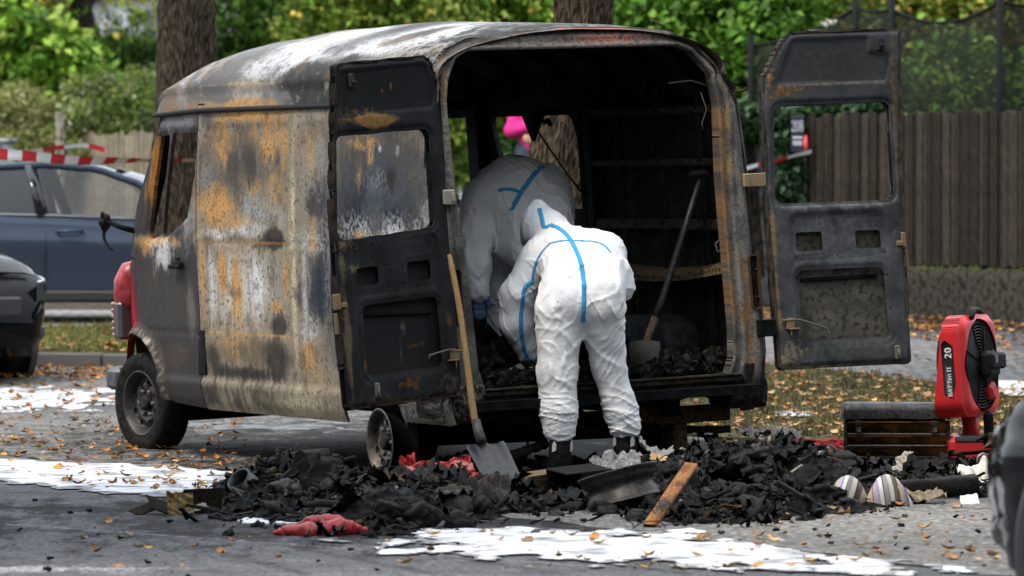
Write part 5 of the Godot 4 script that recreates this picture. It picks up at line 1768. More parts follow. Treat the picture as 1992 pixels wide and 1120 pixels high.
func build_ground():
	lumps.seed = 12
	lumps.frequency = 0.02
	lumps.fractal_octaves = 4
	var m := MB.new()
	var rows := []
	for i in 60:
		var z := -6.0 - i * 2.0 - maxf(0.0, i - 40) * 12.0
		rows.append(PackedVector3Array([Vector3(-160, ground(z) - 0.05, z), Vector3(-20, ground(z) - 0.05, z), Vector3(20, ground(z) - 0.05, z), Vector3(160, ground(z) - 0.05, z)]))
	m.grid(rows)
	struct(obj("ground", m, mat(0.07, 0.055, 0.04, 0.95, 0.0, blotch, 0.6)))
	# carriageway
	var p := Paint.new(1100, 760, -7.0, 7.0, -46.0, -14.0, Color(0.335, 0.335, 0.35), 201)
	p.scatter(Color(0.29, 0.29, 0.3), 0, 0.5, 0.7, 0.7)
	p.scatter(Color(0.45, 0.45, 0.46), 3, 0.62, 0.8, 0.5)
	p.scatter(Color(0.2, 0.2, 0.21), 3, 0.3, 0.2, 0.7)
	p.blob(-0.6, -25.2, 2.4, 1.6, Color(0.13, 0.13, 0.135), 0.9, 3, 1.4)
	p.blob(-1.8, -26.6, 1.6, 0.7, Color(0.12, 0.12, 0.125), 0.9, 3, 1.5)
	p.blob(0.9, -23.6, 2.0, 0.7, Color(0.17, 0.17, 0.175), 0.8, 3, 1.5)
	p.blob(-2.0, -22.3, 0.7, 0.25, Color(0.62, 0.62, 0.63), 0.8, 3, 1.2)
	p.blob(-1.0, -21.5, 2.0, 0.6, Color(0.42, 0.42, 0.43), 0.7, 3, 1.4)
	for i in 5: p.line(-2.4 + i * 0.25, -26.5, -0.9 + i * 0.55, -22.0, 0.05, Color(0.22, 0.22, 0.23), 0.6)
	p.line(-2.6, -25.4, 0.4, -22.4, 0.03, Color(0.5, 0.5, 0.51), 0.5)
	var rm := painted(p.done(0.17), 0.85)
	struct(sheet("road", PackedVector2Array([Vector2(-7, -46), Vector2(-7, -14), Vector2(7, -14), Vector2(7, -46)]), 0.5, 0.0, 0.0, rm))
	struct(sheet("road", PackedVector2Array([Vector2(-60, -46), Vector2(-60, -4), Vector2(-7, -4), Vector2(-7, -46)]), 4.0, 0.0, 0.0, mat(0.11, 0.11, 0.115, 0.9, 0.0, grain, 3.0)))
	# rougher paved parking strip where the van stands
	p = Paint.new(1100, 700, -8.5, 9.0, -42.5, -19.0, Color(0.41, 0.405, 0.4), 207)
	p.scatter(Color(0.34, 0.335, 0.33), 0, 0.5, 0.72, 0.8)
	p.scatter(Color(0.55, 0.54, 0.53), 2, 0.6, 0.8, 0.5)
	p.scatter(Color(0.28, 0.27, 0.26), 3, 0.35, 0.22, 0.8)
	p.blob(0.4, -30.2, 3.0, 4.4, Color(0.085, 0.085, 0.085), 1.0, 0, 0.5)
	p.blob(-0.6, -33.0, 2.6, 3.6, Color(0.1, 0.1, 0.1), 0.95, 3, 0.9)
	p.blob(1.6, -28.2, 2.6, 2.2, Color(0.08, 0.08, 0.08), 1.0, 0, 0.7)
	p.blob(2.6, -31.0, 1.4, 2.0, Color(0.12, 0.115, 0.11), 0.9, 0, 1.0)
	p.blob(-2.2, -33.5, 1.4, 2.4, Color(0.19, 0.19, 0.19), 0.7, 3, 1.3)
	p.blob(-2.6, -38.0, 2.0, 2.0, Color(0.3, 0.3, 0.31), 0.8, 3, 1.3)
	p.blob(1.9, -25.0, 1.3, 1.4, Color(0.5, 0.49, 0.475), 0.7, 2, 1.0)
	struct(sheet("parking_strip", PackedVector2Array([Vector2(-8.4, -42.4), Vector2(-3.1, -31.8), Vector2(0.62, -24.6), Vector2(1.35, -23.25), Vector2(3.0, -20.0), Vector2(9, -20), Vector2(9, -42.4)]), 0.12, 0.008, 0.09, painted(p.done(0.2), 0.9), 0.012, 0.02))
	# verge: earth and thin grass under fallen leaves
	p = Paint.new(512, 512, -9.5, 9.5, -47.0, -30.0, Color(0.24, 0.2, 0.15), 211)
	p.scatter(Color(0.3, 0.31, 0.15), 0, 0.42, 0.6, 0.9)
	p.scatter(Color(0.14, 0.12, 0.1), 2, 0.4, 0.25, 0.8)
	p.blob(1.5, -33.0, 3.0, 2.0, Color(0.09, 0.08, 0.075), 0.9, 0, 1.0)
	p.blob(-4.5, -44.0, 4.0, 1.6, Color(0.3, 0.3, 0.13), 0.7, 0, 1.0)
	var vm := painted(p.done(0.25), 0.95)
	struct(sheet("verge", PackedVector2Array([Vector2(0.3, -35.2), Vector2(1.5, -33.8), Vector2(3.2, -32.7), Vector2(5, -32), Vector2(8, -31.5), Vector2(8.3, -32.1), Vector2(6, -35.8), Vector2(3.27, -40.4), Vector2(2.14, -42.3), Vector2(-0.2, -46.2), Vector2(-1.5, -46.2), Vector2(-1.5, -40.0)]), 0.2, 0.03, 0.15, vm, 0.03, 0.04))
	struct(sheet("verge", PackedVector2Array([Vector2(-9, -43.55), Vector2(-3.4, -42.45), Vector2(-1.5, -42.05), Vector2(-1.5, -45.3), Vector2(-9, -45.6)]), 0.2, 0.085, 0.02, vm, 0.02, 0.04))
	# footway beyond it, and the strip the dark car stands on
	var pave := mat(0.19, 0.185, 0.185, 0.9, 0.0, blotch, 1.2)
	struct(sheet("footway", PackedVector2Array([Vector2(8.2, -32.1), Vector2(6, -35.8), Vector2(3.27, -40.4), Vector2(2.14, -42.3), Vector2(-0.2, -46.2), Vector2(0.6, -49.6), Vector2(2, -47.3), Vector2(3.5, -44.8), Vector2(6, -40.6), Vector2(10, -33.9)]), 0.25, 0.04, 0.05, pave, 0.008, 0.02))
	struct(sheet("footway", PackedVector2Array([Vector2(-9, -45.6), Vector2(-1.5, -45.3), Vector2(-1.5, -49), Vector2(-9, -50)]), 0.4, 0.06, 0.03, mat(0.3, 0.28, 0.27, 0.9, 0.0, blotch, 1.2), 0.005, 0.02))
	# kerb stones of the verge ahead of the van
	var pts := [Vector2(-9.0, -43.55), Vector2(-3.4, -42.45), Vector2(-1.5, -42.05), Vector2(-0.3, -40.5)]
	var kerb := Node3D.new()
	kerb.name = "kerb"
	add_child(kerb)
	kerb.set_meta("kind", "structure")
	var km := [mat(0.13, 0.125, 0.12, 0.9, 0.0, grain, 3.0), mat(0.16, 0.155, 0.15, 0.9, 0.0, grain, 3.0), mat(0.11, 0.108, 0.105, 0.9, 0.0, grain, 3.0)]
	var rng := RandomNumberGenerator.new()
	rng.seed = 9
	for i in 3:
		var a: Vector2 = pts[i]
		var b: Vector2 = pts[i + 1]
		var n := int((b - a).length() / 0.9) + 1
		for j in n:
			var c := a.lerp(b, (j + 0.5) / n)
			var mb := MB.new()
			mb.box(Vector3.ZERO, Vector3((b - a).length() / n - 0.012, 0.2, 0.14), Basis.IDENTITY, 0.018)
			var o := obj("kerb_stone", mb, km[rng.randi() % 3], kerb)
			o.transform = Transform3D(Basis(Vector3.UP, -atan2(b.y - a.y, b.x - a.x)), Vector3(c.x, ground(c.y) + 0.01 + rng.randf() * 0.006, c.y + 0.06))
	# garden ground behind the fence, higher than the street
	m = MB.new()
	rows = []
	for i in 9:
		var q := Vector3(3.87, 0, -49.5) + Vector3(-0.454, 0, -0.891) * (i * 9.0 - 20.0)
		rows.append(PackedVector3Array([q + Vector3(0.3, 0.35, -0.15), q + Vector3(0.3, 1.0, -0.15), q + Vector3(0.891, 0, -0.454) * 60.0 + Vector3(0, 1.5, 0)]))
	m.grid(rows)
	struct(obj("garden_ground", m, mat(0.05, 0.055, 0.03, 0.95, 0.0, blotch, 0.6)))


func build_fence_and_walls():
	var fb := Basis(Vector3(0.454, 0, 0.891), Vector3.UP, Vector3(-0.891, 0, 0.454))
	var origin := Vector3(3.87, 0, -49.5)
	var rng := RandomNumberGenerator.new()
	rng.seed = 31
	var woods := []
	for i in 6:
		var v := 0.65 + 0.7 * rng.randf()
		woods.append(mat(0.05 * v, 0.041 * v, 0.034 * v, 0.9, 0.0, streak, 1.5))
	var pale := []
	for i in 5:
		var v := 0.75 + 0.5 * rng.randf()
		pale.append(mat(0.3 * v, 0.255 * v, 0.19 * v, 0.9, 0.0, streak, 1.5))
	for m in woods + pale:
		m.uv1_scale = Vector3(9.0, 0.55, 9.0)
		m.uv1_offset = Vector3(rng.randf(), rng.randf(), rng.randf())
	var board := MB.new()
	board.box(Vector3(0, 0.745, 0), Vector3(0.105, 1.49, 0.022), Basis.IDENTITY, 0.005)
	var bm := board.done()
	var slim := MB.new()
	slim.box(Vector3(0, 0.735, 0), Vector3(0.1, 1.47, 0.02), Basis.IDENTITY, 0.004)
	var sm := slim.done()
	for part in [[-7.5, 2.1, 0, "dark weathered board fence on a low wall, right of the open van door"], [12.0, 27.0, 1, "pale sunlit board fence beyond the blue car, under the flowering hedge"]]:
		var f := thing("board_fence", part[3], "fence", Transform3D(fb, origin - fb.x * part[0] + Vector3(0, 0.95, 0)), "board fences along the gardens")
		var n := int((part[1] - part[0]) / 0.085)
		for i in n:
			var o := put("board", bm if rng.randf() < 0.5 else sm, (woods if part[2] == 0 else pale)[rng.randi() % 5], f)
			o.transform = Transform3D(Basis(Vector3(0, 0, 1), rng.randf_range(-0.006, 0.006)).scaled(Vector3(1, rng.randf_range(0.985, 1.015), 1)), Vector3(-i * 0.085, rng.randf_range(-0.012, 0.012), rng.randf_range(0.004, 0.012) if i % 2 == 0 else rng.randf_range(-0.012, -0.004)))
		for y in [0.3, 1.2]:
			var mb := MB.new()
			mb.box(Vector3(-(part[1] - part[0]) * 0.5, y, -0.06), Vector3(part[1] - part[0], 0.08, 0.05), Basis.IDENTITY, 0.006)
			obj("rail", mb, woods[0], f)
		for i in int((part[1] - part[0]) / 2.4) + 1:
			var mb := MB.new()
			mb.box(Vector3(-i * 2.4, 0.7, -0.13), Vector3(0.09, 1.5, 0.09), Basis.IDENTITY, 0.008)
			obj("post", mb, woods[1], f)
	# low wall with a mossy top, right of the entrance and left of it
	for part in [[-7.6, 2.3, "low mossy concrete wall carrying the dark board fence"], [4.2, 27.5, "low garden wall under the pale board fence behind the van"]]:
		var w := thing("low_wall", part[2], "wall", Transform3D(fb, origin - fb.x * part[0]), "low walls along the gardens")
		var mb := MB.new()
		var l: float = part[1] - part[0]
		var n := int(l / 0.15)
		var rows := []
		for q in [Vector2(0.0, 0.14), Vector2(0.5, 0.13), Vector2(0.8, 0.128), Vector2(0.9, 0.12), Vector2(0.925, 0.09), Vector2(0.93, -0.1), Vector2(0.9, -0.13), Vector2(0.3, -0.14)]:
			var row := PackedVector3Array()
			for i in n + 1:
				row.append(Vector3(-l * i / n, q.x + lumps.get_noise_2d(i * 9.0, q.y * 900.0) * 0.02, q.y + lumps.get_noise_2d(i * 7.0 + 50.0, q.x * 90.0) * 0.025))
			rows.append(row)
		mb.grid(rows)
		obj("wall", mb, mat(0.06, 0.055, 0.046, 0.95, 0.0, blotch, 1.4), w)
		var xs: Array[Transform3D] = []
		for i in int(l * 60):
			xs.append(Transform3D(Basis.from_euler(Vector3(rng.randf() * 3, rng.randf() * 6, rng.randf() * 3)).scaled(Vector3.ONE * rng.randf_range(0.5, 1.2)), Vector3(-rng.randf() * l, 0.93 + rng.randf_range(-0.01, 0.015), 0.11 + rng.randf_range(-0.05, 0.03))))
		swarm("moss", leaf_mesh(4, 0.03, 0.02, 3), mat(0.1, 0.13, 0.03, 0.95), xs, PackedColorArray(), w)
	# gate pillar at the entrance
	var gp := thing("gate_pillar", "smooth grey gate pillar standing between the van and its open right door", "pillar", Transform3D(Basis(Vector3.UP, 0.3), Vector3(2.52, 0.4, -52.2)))
	var mb := MB.new()
	mb.box(Vector3(0, 0.88, 0), Vector3(0.42, 1.76, 0.4), Basis.IDENTITY, 0.015)
	obj("shaft", mb, mat(0.2, 0.205, 0.215, 0.8, 0.0, blotch, 1.0), gp)
	mb = MB.new()
	mb.box(Vector3(0, 1.79, 0), Vector3(0.5, 0.06, 0.48), Basis.IDENTITY, 0.012)
	obj("cap", mb, mat(0.16, 0.16, 0.165, 0.8, 0.0, blotch, 1.0), gp)
	# wooden gate post where the ivy hangs
	var ip := thing("fence_post", "slim wooden end post of the dark fence, half hidden by ivy", "post", spot(2.86, 0.45, -51.3, 27))
	mb = MB.new()
	mb.box(Vector3(0, 1.0, 0), Vector3(0.11, 2.0, 0.11), Basis.IDENTITY, 0.01)
	obj("post", mb, mat(0.12, 0.1, 0.07, 0.9, 0.0, streak, 1.5), ip)
	# the dark blue house number plate
	var sg := thing("house_number_sign", "dark blue plate with the white number 208 at the end of the fence", "sign", Transform3D(Basis(Vector3.UP, deg_to_rad(-14)), Vector3(2.86, 2.24, -51.0)))
	mb = MB.new()
	mb.box(Vector3.ZERO, Vector3(0.135, 0.36, 0.012), Basis.IDENTITY, 0.004)
	obj("plate", mb, mat(0.012, 0.018, 0.04, 0.4), sg)
	var wp := mat(0.55, 0.57, 0.6, 0.5)
	var tm := TextMesh.new()
	var fnt := SystemFont.new()
	fnt.font_names = PackedStringArray(["Droid Serif"])
	tm.font = fnt
	tm.text = "208"
	tm.font_size = 32
	tm.pixel_size = 0.0022
	tm.depth = 0.003
	var num := put("number", tm, wp, sg)
	num.transform = Transform3D(Basis.IDENTITY.scaled(Vector3(1.05, 2.1, 1)), Vector3(0, 0.075, 0.0085))
	for q in [[-0.035, 0.022, 0.1, 0.5], [-0.09, 0.05, 0.095, 0.35]]:
		mb = MB.new()
		mb.box(Vector3(0, q[0], 0.0075), Vector3(q[2], q[1], 0.003))
		obj("pale_panel", mb, mat(q[3], q[3] * 1.05, q[3] * 1.15, 0.5), sg)
	# barrier tape
	var red := mat(0.55, 0.025, 0.03, 0.45)
	var white := mat(0.75, 0.75, 0.76, 0.45)
	barrier_tape("red and white barrier tape strung to the thick trunk left of the van", [Vector3(-4.7, 1.985, -42.6), Vector3(-4.2, 1.97, -42.8), Vector3(-3.7, 1.925, -43.0), Vector3(-3.3, 1.925, -43.3), Vector3(-2.95, 1.93, -43.72), Vector3(-2.7, 1.93, -43.72)], 0.092, 0.125, red, white, [0.0, 0.1, 0.5, 0.9, 1.3, 1.3])
	barrier_tape("second slack strand of barrier tape behind the first, left edge", [Vector3(-5.2, 2.0, -45.4), Vector3(-4.4, 2.01, -45.2), Vector3(-4.0, 2.05, -45.0), Vector3(-3.75, 2.07, -45.0), Vector3(-3.6, 2.03, -45.0)], 0.045, 0.22, red, white, [0.6, 0.3, 0.9, 0.6, 0.2])
	barrier_tape("twisted end of barrier tape tied at the house number sign", [Vector3(2.1, 1.83, -50.3), Vector3(2.45, 1.93, -50.4), Vector3(2.62, 1.965, -50.5), Vector3(2.8, 2.02, -50.6), Vector3(2.98, 2.06, -50.7)], 0.045, 0.36, red, white, [0.0, 0.2, 0.4, 0.7, 0.3])
	mb = MB.new()
	mb.tube(PackedVector3Array([Vector3(2.93, 2.06, -50.72), Vector3(2.925, 2.14, -50.75), Vector3(2.93, 2.22, -50.8)]), PackedFloat32Array([0.014, 0.026, 0.012]), 7)
	tag(obj("tape_knot", mb, red), "red knotted tape end hanging in front of the house number sign", "tape")
	# white house far left
	var hs := thing("house", "white rendered house glimpsed between the trees, upper left", "house", spot(-9.2, 0.6, -98.0, 8))
	mb = MB.new()
	mb.box(Vector3(0, 3.2, 0), Vector3(11, 6.4, 8), Basis.IDENTITY, 0.0)
	obj("wall", mb, mat(0.72, 0.74, 0.78, 0.9, 0.0, blotch, 0.2), hs)
	mb = MB.new()
	mb.prism(PackedVector2Array([Vector2(-4.8, 6.2), Vector2(4.8, 6.2), Vector2(0, 9.4)]), 11.8, Transform3D(Basis(Vector3.UP, PI / 2), Vector3.ZERO))
	obj("roof", mb, mat(0.2, 0.08, 0.05, 0.9, 0.0, grain, 1.0), hs)
	mb = MB.new()
	mb.box(Vector3(0, 4.75, 4.06), Vector3(11.1, 0.22, 0.14), Basis.IDENTITY, 0.02)
	obj("string_course", mb, mat(0.4, 0.42, 0.45, 0.9), hs)
	for i in 3:
		mb = MB.new()
		mb.box(Vector3(-3.6 + i * 3.4, 2.6, 4.02), Vector3(1.1, 1.5, 0.08), Basis.IDENTITY, 0.01)
		var w := obj("window", mb, mat(0.6, 0.6, 0.6, 0.7), hs)
		mb = MB.new()
		mb.box(Vector3(-3.6 + i * 3.4, 2.6, 4.07), Vector3(0.94, 1.34, 0.02))
		obj("pane", mb, mat(0.03, 0.035, 0.04, 0.1), w)
	# grey cabinet at the left edge, pale post in the hedge
	var cb := thing("cabinet", "pale grey cabinet standing at the fence, left edge", "cabinet", spot(-6.02, 0.6, -59.5, 20))
	mb = MB.new()
	mb.box(Vector3(0, 0.82, 0), Vector3(0.34, 1.64, 0.3), Basis.IDENTITY, 0.02)
	mb.box(Vector3(0, 1.66, 0), Vector3(0.4, 0.05, 0.36), Basis.IDENTITY, 0.012)
	obj("housing", mb, mat(0.4, 0.42, 0.42, 0.7, 0.0, blotch, 1.0), cb)
	var pp := thing("hedge_post", "pale square post standing in front of the pale fence", "post", spot(-5.86, 0.5, -66.0, 27))
	mb = MB.new()
	mb.box(Vector3(0, 1.08, 0), Vector3(0.09, 2.16, 0.09), Basis.IDENTITY, 0.01)
	mb.box(Vector3(0, 2.18, 0), Vector3(0.11, 0.03, 0.11), Basis.IDENTITY, 0.006)
	obj("post", mb, mat(0.32, 0.29, 0.23, 0.9, 0.0, streak, 1.0), pp)
	# black safety net on poles behind the dark fence
	var net := thing("safety_net", "tall dark safety net hung between poles behind the dark fence", "net", spot(0, 0, 0))
	var nm := StandardMaterial3D.new()
	nm.albedo_color = Color(0.03, 0.033, 0.033, 0.7)
	nm.transparency = BaseMaterial3D.TRANSPARENCY_ALPHA
	nm.roughness = 0.9
	var tops := [Vector3(2.6, 3.25, -55.5), Vector3(3.68, 3.63, -54.6), Vector3(4.02, 3.6, -54.0), Vector3(5.05, 3.63, -52.8), Vector3(7.0, 3.7, -53.6)]
	for i in 4:
		mb = MB.new()
		var a: Vector3 = tops[i]
		var b: Vector3 = tops[i + 1]
		var rows := []
		for j in 13:
			var row := PackedVector3Array()
			for k in 17:
				var t := k / 16.0
				var q := a.lerp(b, t)
				var sag := (0.26 if i == 2 else 0.12) * (a - b).length() * 4.0 * t * (1.0 - t) * 0.55
				row.append(Vector3(q.x, lerpf(q.y - sag * 0.8, 1.2, j / 12.0), q.z + 0.08 * sin(t * PI) * sin(j * 0.5)))
			rows.append(row)
		mb.grid(rows)
		obj("mesh_panel", mb, nm, net)
		mb = MB.new()
		var hem := PackedVector3Array()
		for q in rows[0]: hem.append(q)
		mb.tube(hem, 0.018, 6)
		obj("hem", mb, mat(0.015, 0.016, 0.016, 0.8), net)
	for q in tops:
		mb = MB.new()
		mb.tube(PackedVector3Array([Vector3(q.x, 1.1, q.z + 0.05), Vector3(q.x, q.y + 0.12, q.z + 0.05)]), 0.038, 10)
		obj("pole", mb, mat(0.012, 0.013, 0.014, 0.7), net)


func barrier_tape(label: String, path: Array, wid: float, stripe: float, red: Material, white: Material, twist: Array):
	var t := thing("barrier_tape", label, "tape", Transform3D.IDENTITY, "barrier tape round the scene")
	var c := Curve3D.new()
	for i in path.size():
		var d: Vector3 = (path[mini(i + 1, path.size() - 1)] - path[maxi(i - 1, 0)]) * 0.2
		c.add_point(path[i], -d, d)
	var l := c.get_baked_length()
	var n := int(l / stripe) + 1
	for i in n:
		var mb := MB.new()
		var rows := []
		for j in 5:
			var s := minf((i + j / 4.0) * stripe, l)
			var q := c.sample_baked(s)
			var e := c.sample_baked(minf(s + 0.02, l)) - c.sample_baked(maxf(s - 0.02, 0.0))
			var f := s / l * (twist.size() - 1)
			var k := mini(int(f), twist.size() - 2)
			var a: float = lerpf(twist[k], twist[k + 1], f - k)
			var u := Vector3.UP.rotated(e.normalized(), a) * wid * 0.5
			rows.append(PackedVector3Array([q - u, q - u * 0.3 + Vector3(0, 0, 0.004), q + u * 0.3 - Vector3(0, 0, 0.004), q + u]))
		mb.grid(rows)
		obj("stripe", mb, red if i % 2 else white, t)


# ---------------------------------------------------------------- trees, shrubs, leaves
# a spray of leaves: each one folded along its rib
func leaf_mesh(n: int, length: float, spread: float, sd: int, broad := 0.5) -> ArrayMesh:
	var rng := RandomNumberGenerator.new()
	rng.seed = sd
	var mb := MB.new(false)
	for i in n:
		var b := Basis.from_euler(Vector3(rng.randf_range(-1.2, 0.7), rng.randf() * TAU, rng.randf_range(-0.6, 0.6)))
		var o := Vector3(rng.randf_range(-1, 1), rng.randf_range(-1, 1), rng.randf_range(-1, 1)) * spread
		var l := length * rng.randf_range(0.7, 1.25)
		var w := l * broad
		var v := rng.randf_range(0.7, 1.25)
		mb.tint(Color(v, v, v * rng.randf_range(0.8, 1.0)))
		var a := o
		var m1 := o + b * Vector3(w * 0.5, l * 0.08, -l * 0.45)
		var m2 := o + b * Vector3(-w * 0.5, l * 0.08, -l * 0.45)
		var mid := o + b * Vector3(0, -l * 0.03, -l * 0.5)
		var e := o + b * Vector3(0, -l * 0.12, -l)
		mb.tri(a, m1, mid); mb.tri(m1, e, mid); mb.tri(a, mid, m2); mb.tri(mid, e, m2)
	return mb.done()


func leaf_mat(back := 0.5) -> StandardMaterial3D:
	var m := StandardMaterial3D.new()
	m.vertex_color_use_as_albedo = true
	m.roughness = 0.55
	m.metallic_specular = 0.3
	m.backlight_enabled = true
	m.backlight = Color(back * 0.9, back, back * 0.35)
	return m


# lumps of foliage: [centre, radii, sprays]; colours picked at random, deeper sprays sit inside the lump
func foliage(called: String, parent: Node, lumps_in: Array, mesh: Mesh, m: Material, cols: Array, sd: int, size := 1.0) -> MultiMeshInstance3D:
	var rng := RandomNumberGenerator.new()
	rng.seed = sd
	var xs: Array[Transform3D] = []
	var cs := PackedColorArray()
	for l in lumps_in:
		var c: Vector3 = l[0]
		var r: Vector3 = l[1]
		var subs := []
		for i in 22:
			var d := Vector3(rng.randfn(), rng.randfn(), rng.randfn()).normalized()
			subs.append([c + d * r * rng.randf_range(0.5, 0.95), rng.randf_range(0.16, 0.42)])
		for i in int(l[2]):
			var p: Vector3
			if rng.randf() < 0.75:
				var s: Array = subs[rng.randi() % subs.size()]
				p = s[0] + Vector3(rng.randfn(), rng.randfn(), rng.randfn()) * 0.55 * s[1] * minf(r.x, minf(r.y, r.z))
			else:
				p = c + Vector3(rng.randfn(), rng.randfn(), rng.randfn()).normalized() * r * pow(rng.randf(), 0.4)
			xs.append(Transform3D(Basis.from_euler(Vector3(rng.randf_range(-0.7, 0.7), rng.randf() * TAU, rng.randf_range(-0.7, 0.7))).scaled(Vector3.ONE * size * rng.randf_range(0.6, 1.3)), p))
			var k: Color = cols[rng.randi() % cols.size()]
			var v := rng.randf_range(0.75, 1.25)
			cs.append(Color(k.r * v, k.g * v, k.b * v))
	return swarm(called, mesh, m, xs, cs, parent)


func trunk(called: String, parent: Node, pts: Array, radii: Array, m: Material, furrow := 0.012, sd := 1) -> MeshInstance3D:
	var mb := MB.new()
	var c := Curve3D.new()
	for i in pts.size():
		var d: Vector3 = (pts[mini(i + 1, pts.size() - 1)] - pts[maxi(i - 1, 0)]) * 0.2
		c.add_point(pts[i], -d, d)
	var n := int(c.get_baked_length() / 0.05) + 2
	var rows := []
	for i in n + 1:
		var t := float(i) / n
		var p := c.sample_baked(t * c.get_baked_length())
		var f := t * (radii.size() - 1)
		var k := mini(int(f), radii.size() - 2)
		var r: float = lerpf(radii[k], radii[k + 1], f - k)
		var row := PackedVector3Array()
		var sides := 90
		for j in sides + 1:
			var a := TAU * (j % sides) / sides
			# bark: long furrows that braid up the stem
			var u := lumps.get_noise_3d(cos(a) * 420.0 + sd * 40.0, p.y * 55.0, sin(a) * 420.0)
			var v := lumps.get_noise_3d(cos(a) * 60.0, p.y * 20.0 + sd * 90.0, sin(a) * 60.0)
			var rr := r + (absf(u) - 0.22) * furrow * 3.4 + v * furrow * 2.0
			row.append(p + Vector3(cos(a) * rr, 0, sin(a) * rr))
		rows.append(row)
	mb.grid(rows)
	return obj(called, mb, m, parent)


func build_trees():
	var bark_p := Paint.new(512, 512, 0, 4, 0, 4, Color(0.23, 0.195, 0.165), 301)
	bark_p.scatter(Color(0.085, 0.07, 0.06), 1, 0.52, 0.36, 0.95)
	bark_p.scatter(Color(0.38, 0.34, 0.29), 1, 0.55, 0.72, 0.9)
	bark_p.scatter(Color(0.27, 0.28, 0.2), 0, 0.6, 0.8, 0.3)
	var bark_t := bark_p.done(0.15)
	var bark := painted(bark_t, 0.95)
	bark.uv1_scale = Vector3(2, 7, 1)
	var bark2 := painted(bark_t, 0.95)
	bark2.uv1_scale = Vector3(2, 7, 1)
	bark2.albedo_color = lin(1.0, 0.97, 0.9)
	var dull := mat(0.05, 0.042, 0.035, 0.95, 0.0, streak, 1.0)
	var lm := leaf_mat()
	var spray := leaf_mesh(14, 0.12, 0.2, 1, 0.55)
	var spray_big := leaf_mesh(12, 0.16, 0.22, 2, 0.6)
	var spray_fine := leaf_mesh(20, 0.06, 0.13, 3, 0.4)
	var spray_tiny := leaf_mesh(24, 0.04, 0.09, 4, 0.35)
	var far_leaf := leaf_mesh(16, 0.45, 0.55, 13, 0.6)
	# two street trees behind the van
	var t := thing("street_tree", "thick furrowed tree trunk behind the cab, left of the van roof", "tree", spot(-2.86, 0.22, -44.3), "street trees along the verge")
	trunk("trunk", t, [Vector3(-0.12, 0.0, 0), Vector3(-0.08, 0.4, 0), Vector3(-0.03, 1.4, 0), Vector3(0.02, 3.0, 0), Vector3(0.0, 5.5, 0)], [0.34, 0.25, 0.245, 0.24, 0.235, 0.22], bark, 0.022, 1)
	trunk("limb", t, [Vector3(0.0, 4.8, 0), Vector3(0.7, 6.2, -0.3), Vector3(1.6, 7.6, -0.5)], [0.15, 0.11, 0.07], dull, 0.006, 2)
	trunk("limb", t, [Vector3(0.0, 5.0, 0), Vector3(-0.8, 6.4, 0.2), Vector3(-1.7, 7.8, 0.3)], [0.15, 0.11, 0.07], dull, 0.006, 3)
	foliage("crown", t, [[Vector3(0.9, 8.2, -0.5), Vector3(1.8, 1.1, 1.6), 420], [Vector3(-1.2, 8.6, 0.2), Vector3(1.6, 1.1, 1.5), 380]], spray, lm, [Color(0.05, 0.1, 0.02)], 5)
	t = thing("street_tree", "ridged tree trunk rising behind the middle of the van, seen through it", "tree", spot(0.42, 0.05, -38.0), "street trees along the verge")
	trunk("trunk", t, [Vector3(-0.36, 0.0, 0), Vector3(-0.27, 0.5, 0), Vector3(-0.1, 1.45, 0), Vector3(0.02, 2.2, 0), Vector3(0.14, 3.2, 0), Vector3(0.3, 5.0, 0)], [0.36, 0.3, 0.255, 0.225, 0.2, 0.19], bark2, 0.022, 7)
	trunk("limb", t, [Vector3(0.28, 4.6, 0), Vector3(1.0, 6.0, -0.2), Vector3(1.9, 7.4, -0.4)], [0.13, 0.1, 0.06], dull, 0.006, 8)
	trunk("limb", t, [Vector3(0.28, 4.7, 0), Vector3(-0.4, 6.2, 0.1), Vector3(-1.3, 7.6, 0.3)], [0.13, 0.1, 0.06], dull, 0.006, 9)
	foliage("crown", t, [[Vector3(1.2, 8.0, -0.4), Vector3(1.7, 1.0, 1.5), 380], [Vector3(-0.9, 8.3, 0.2), Vector3(1.5, 1.0, 1.4), 340]], spray, lm, [Color(0.05, 0.1, 0.02)], 6)
	# garden trees and shrubs, left to right
	var G1 := [Color(0.13, 0.27, 0.03), Color(0.19, 0.34, 0.04), Color(0.08, 0.19, 0.02), Color(0.28, 0.38, 0.06)]
	var G2 := [Color(0.075, 0.16, 0.025), Color(0.095, 0.19, 0.03), Color(0.06, 0.13, 0.022)]
	var G3 := [Color(0.25, 0.28, 0.09), Color(0.34, 0.33, 0.15), Color(0.16, 0.22, 0.06), Color(0.46, 0.41, 0.24)]
	var G4 := [Color(0.21, 0.3, 0.05), Color(0.12, 0.23, 0.03), Color(0.32, 0.35, 0.08), Color(0.08, 0.16, 0.02)]
	var GREY := [Color(0.08, 0.13, 0.08), Color(0.12, 0.17, 0.11), Color(0.06, 0.1, 0.06)]
	t = thing("garden_tree", "leaning dark tree stem at the upper left, leafy branches round it", "tree", spot(-6.3, 1.1, -75.0))
	trunk("trunk", t, [Vector3(0.35, 0, 0), Vector3(0.25, 1.6, 0), Vector3(0.1, 2.7, 0), Vector3(-0.05, 3.2, 0), Vector3(-0.12, 4.0, 0), Vector3(0.1, 5.6, 0)], [0.24, 0.19, 0.18, 0.17, 0.16], dull, 0.012, 11)
	trunk("limb", t, [Vector3(-0.08, 3.1, 0), Vector3(0.25, 3.6, 0), Vector3(0.7, 4.4, 0)], [0.08, 0.05, 0.03], dull, 0.005, 12)
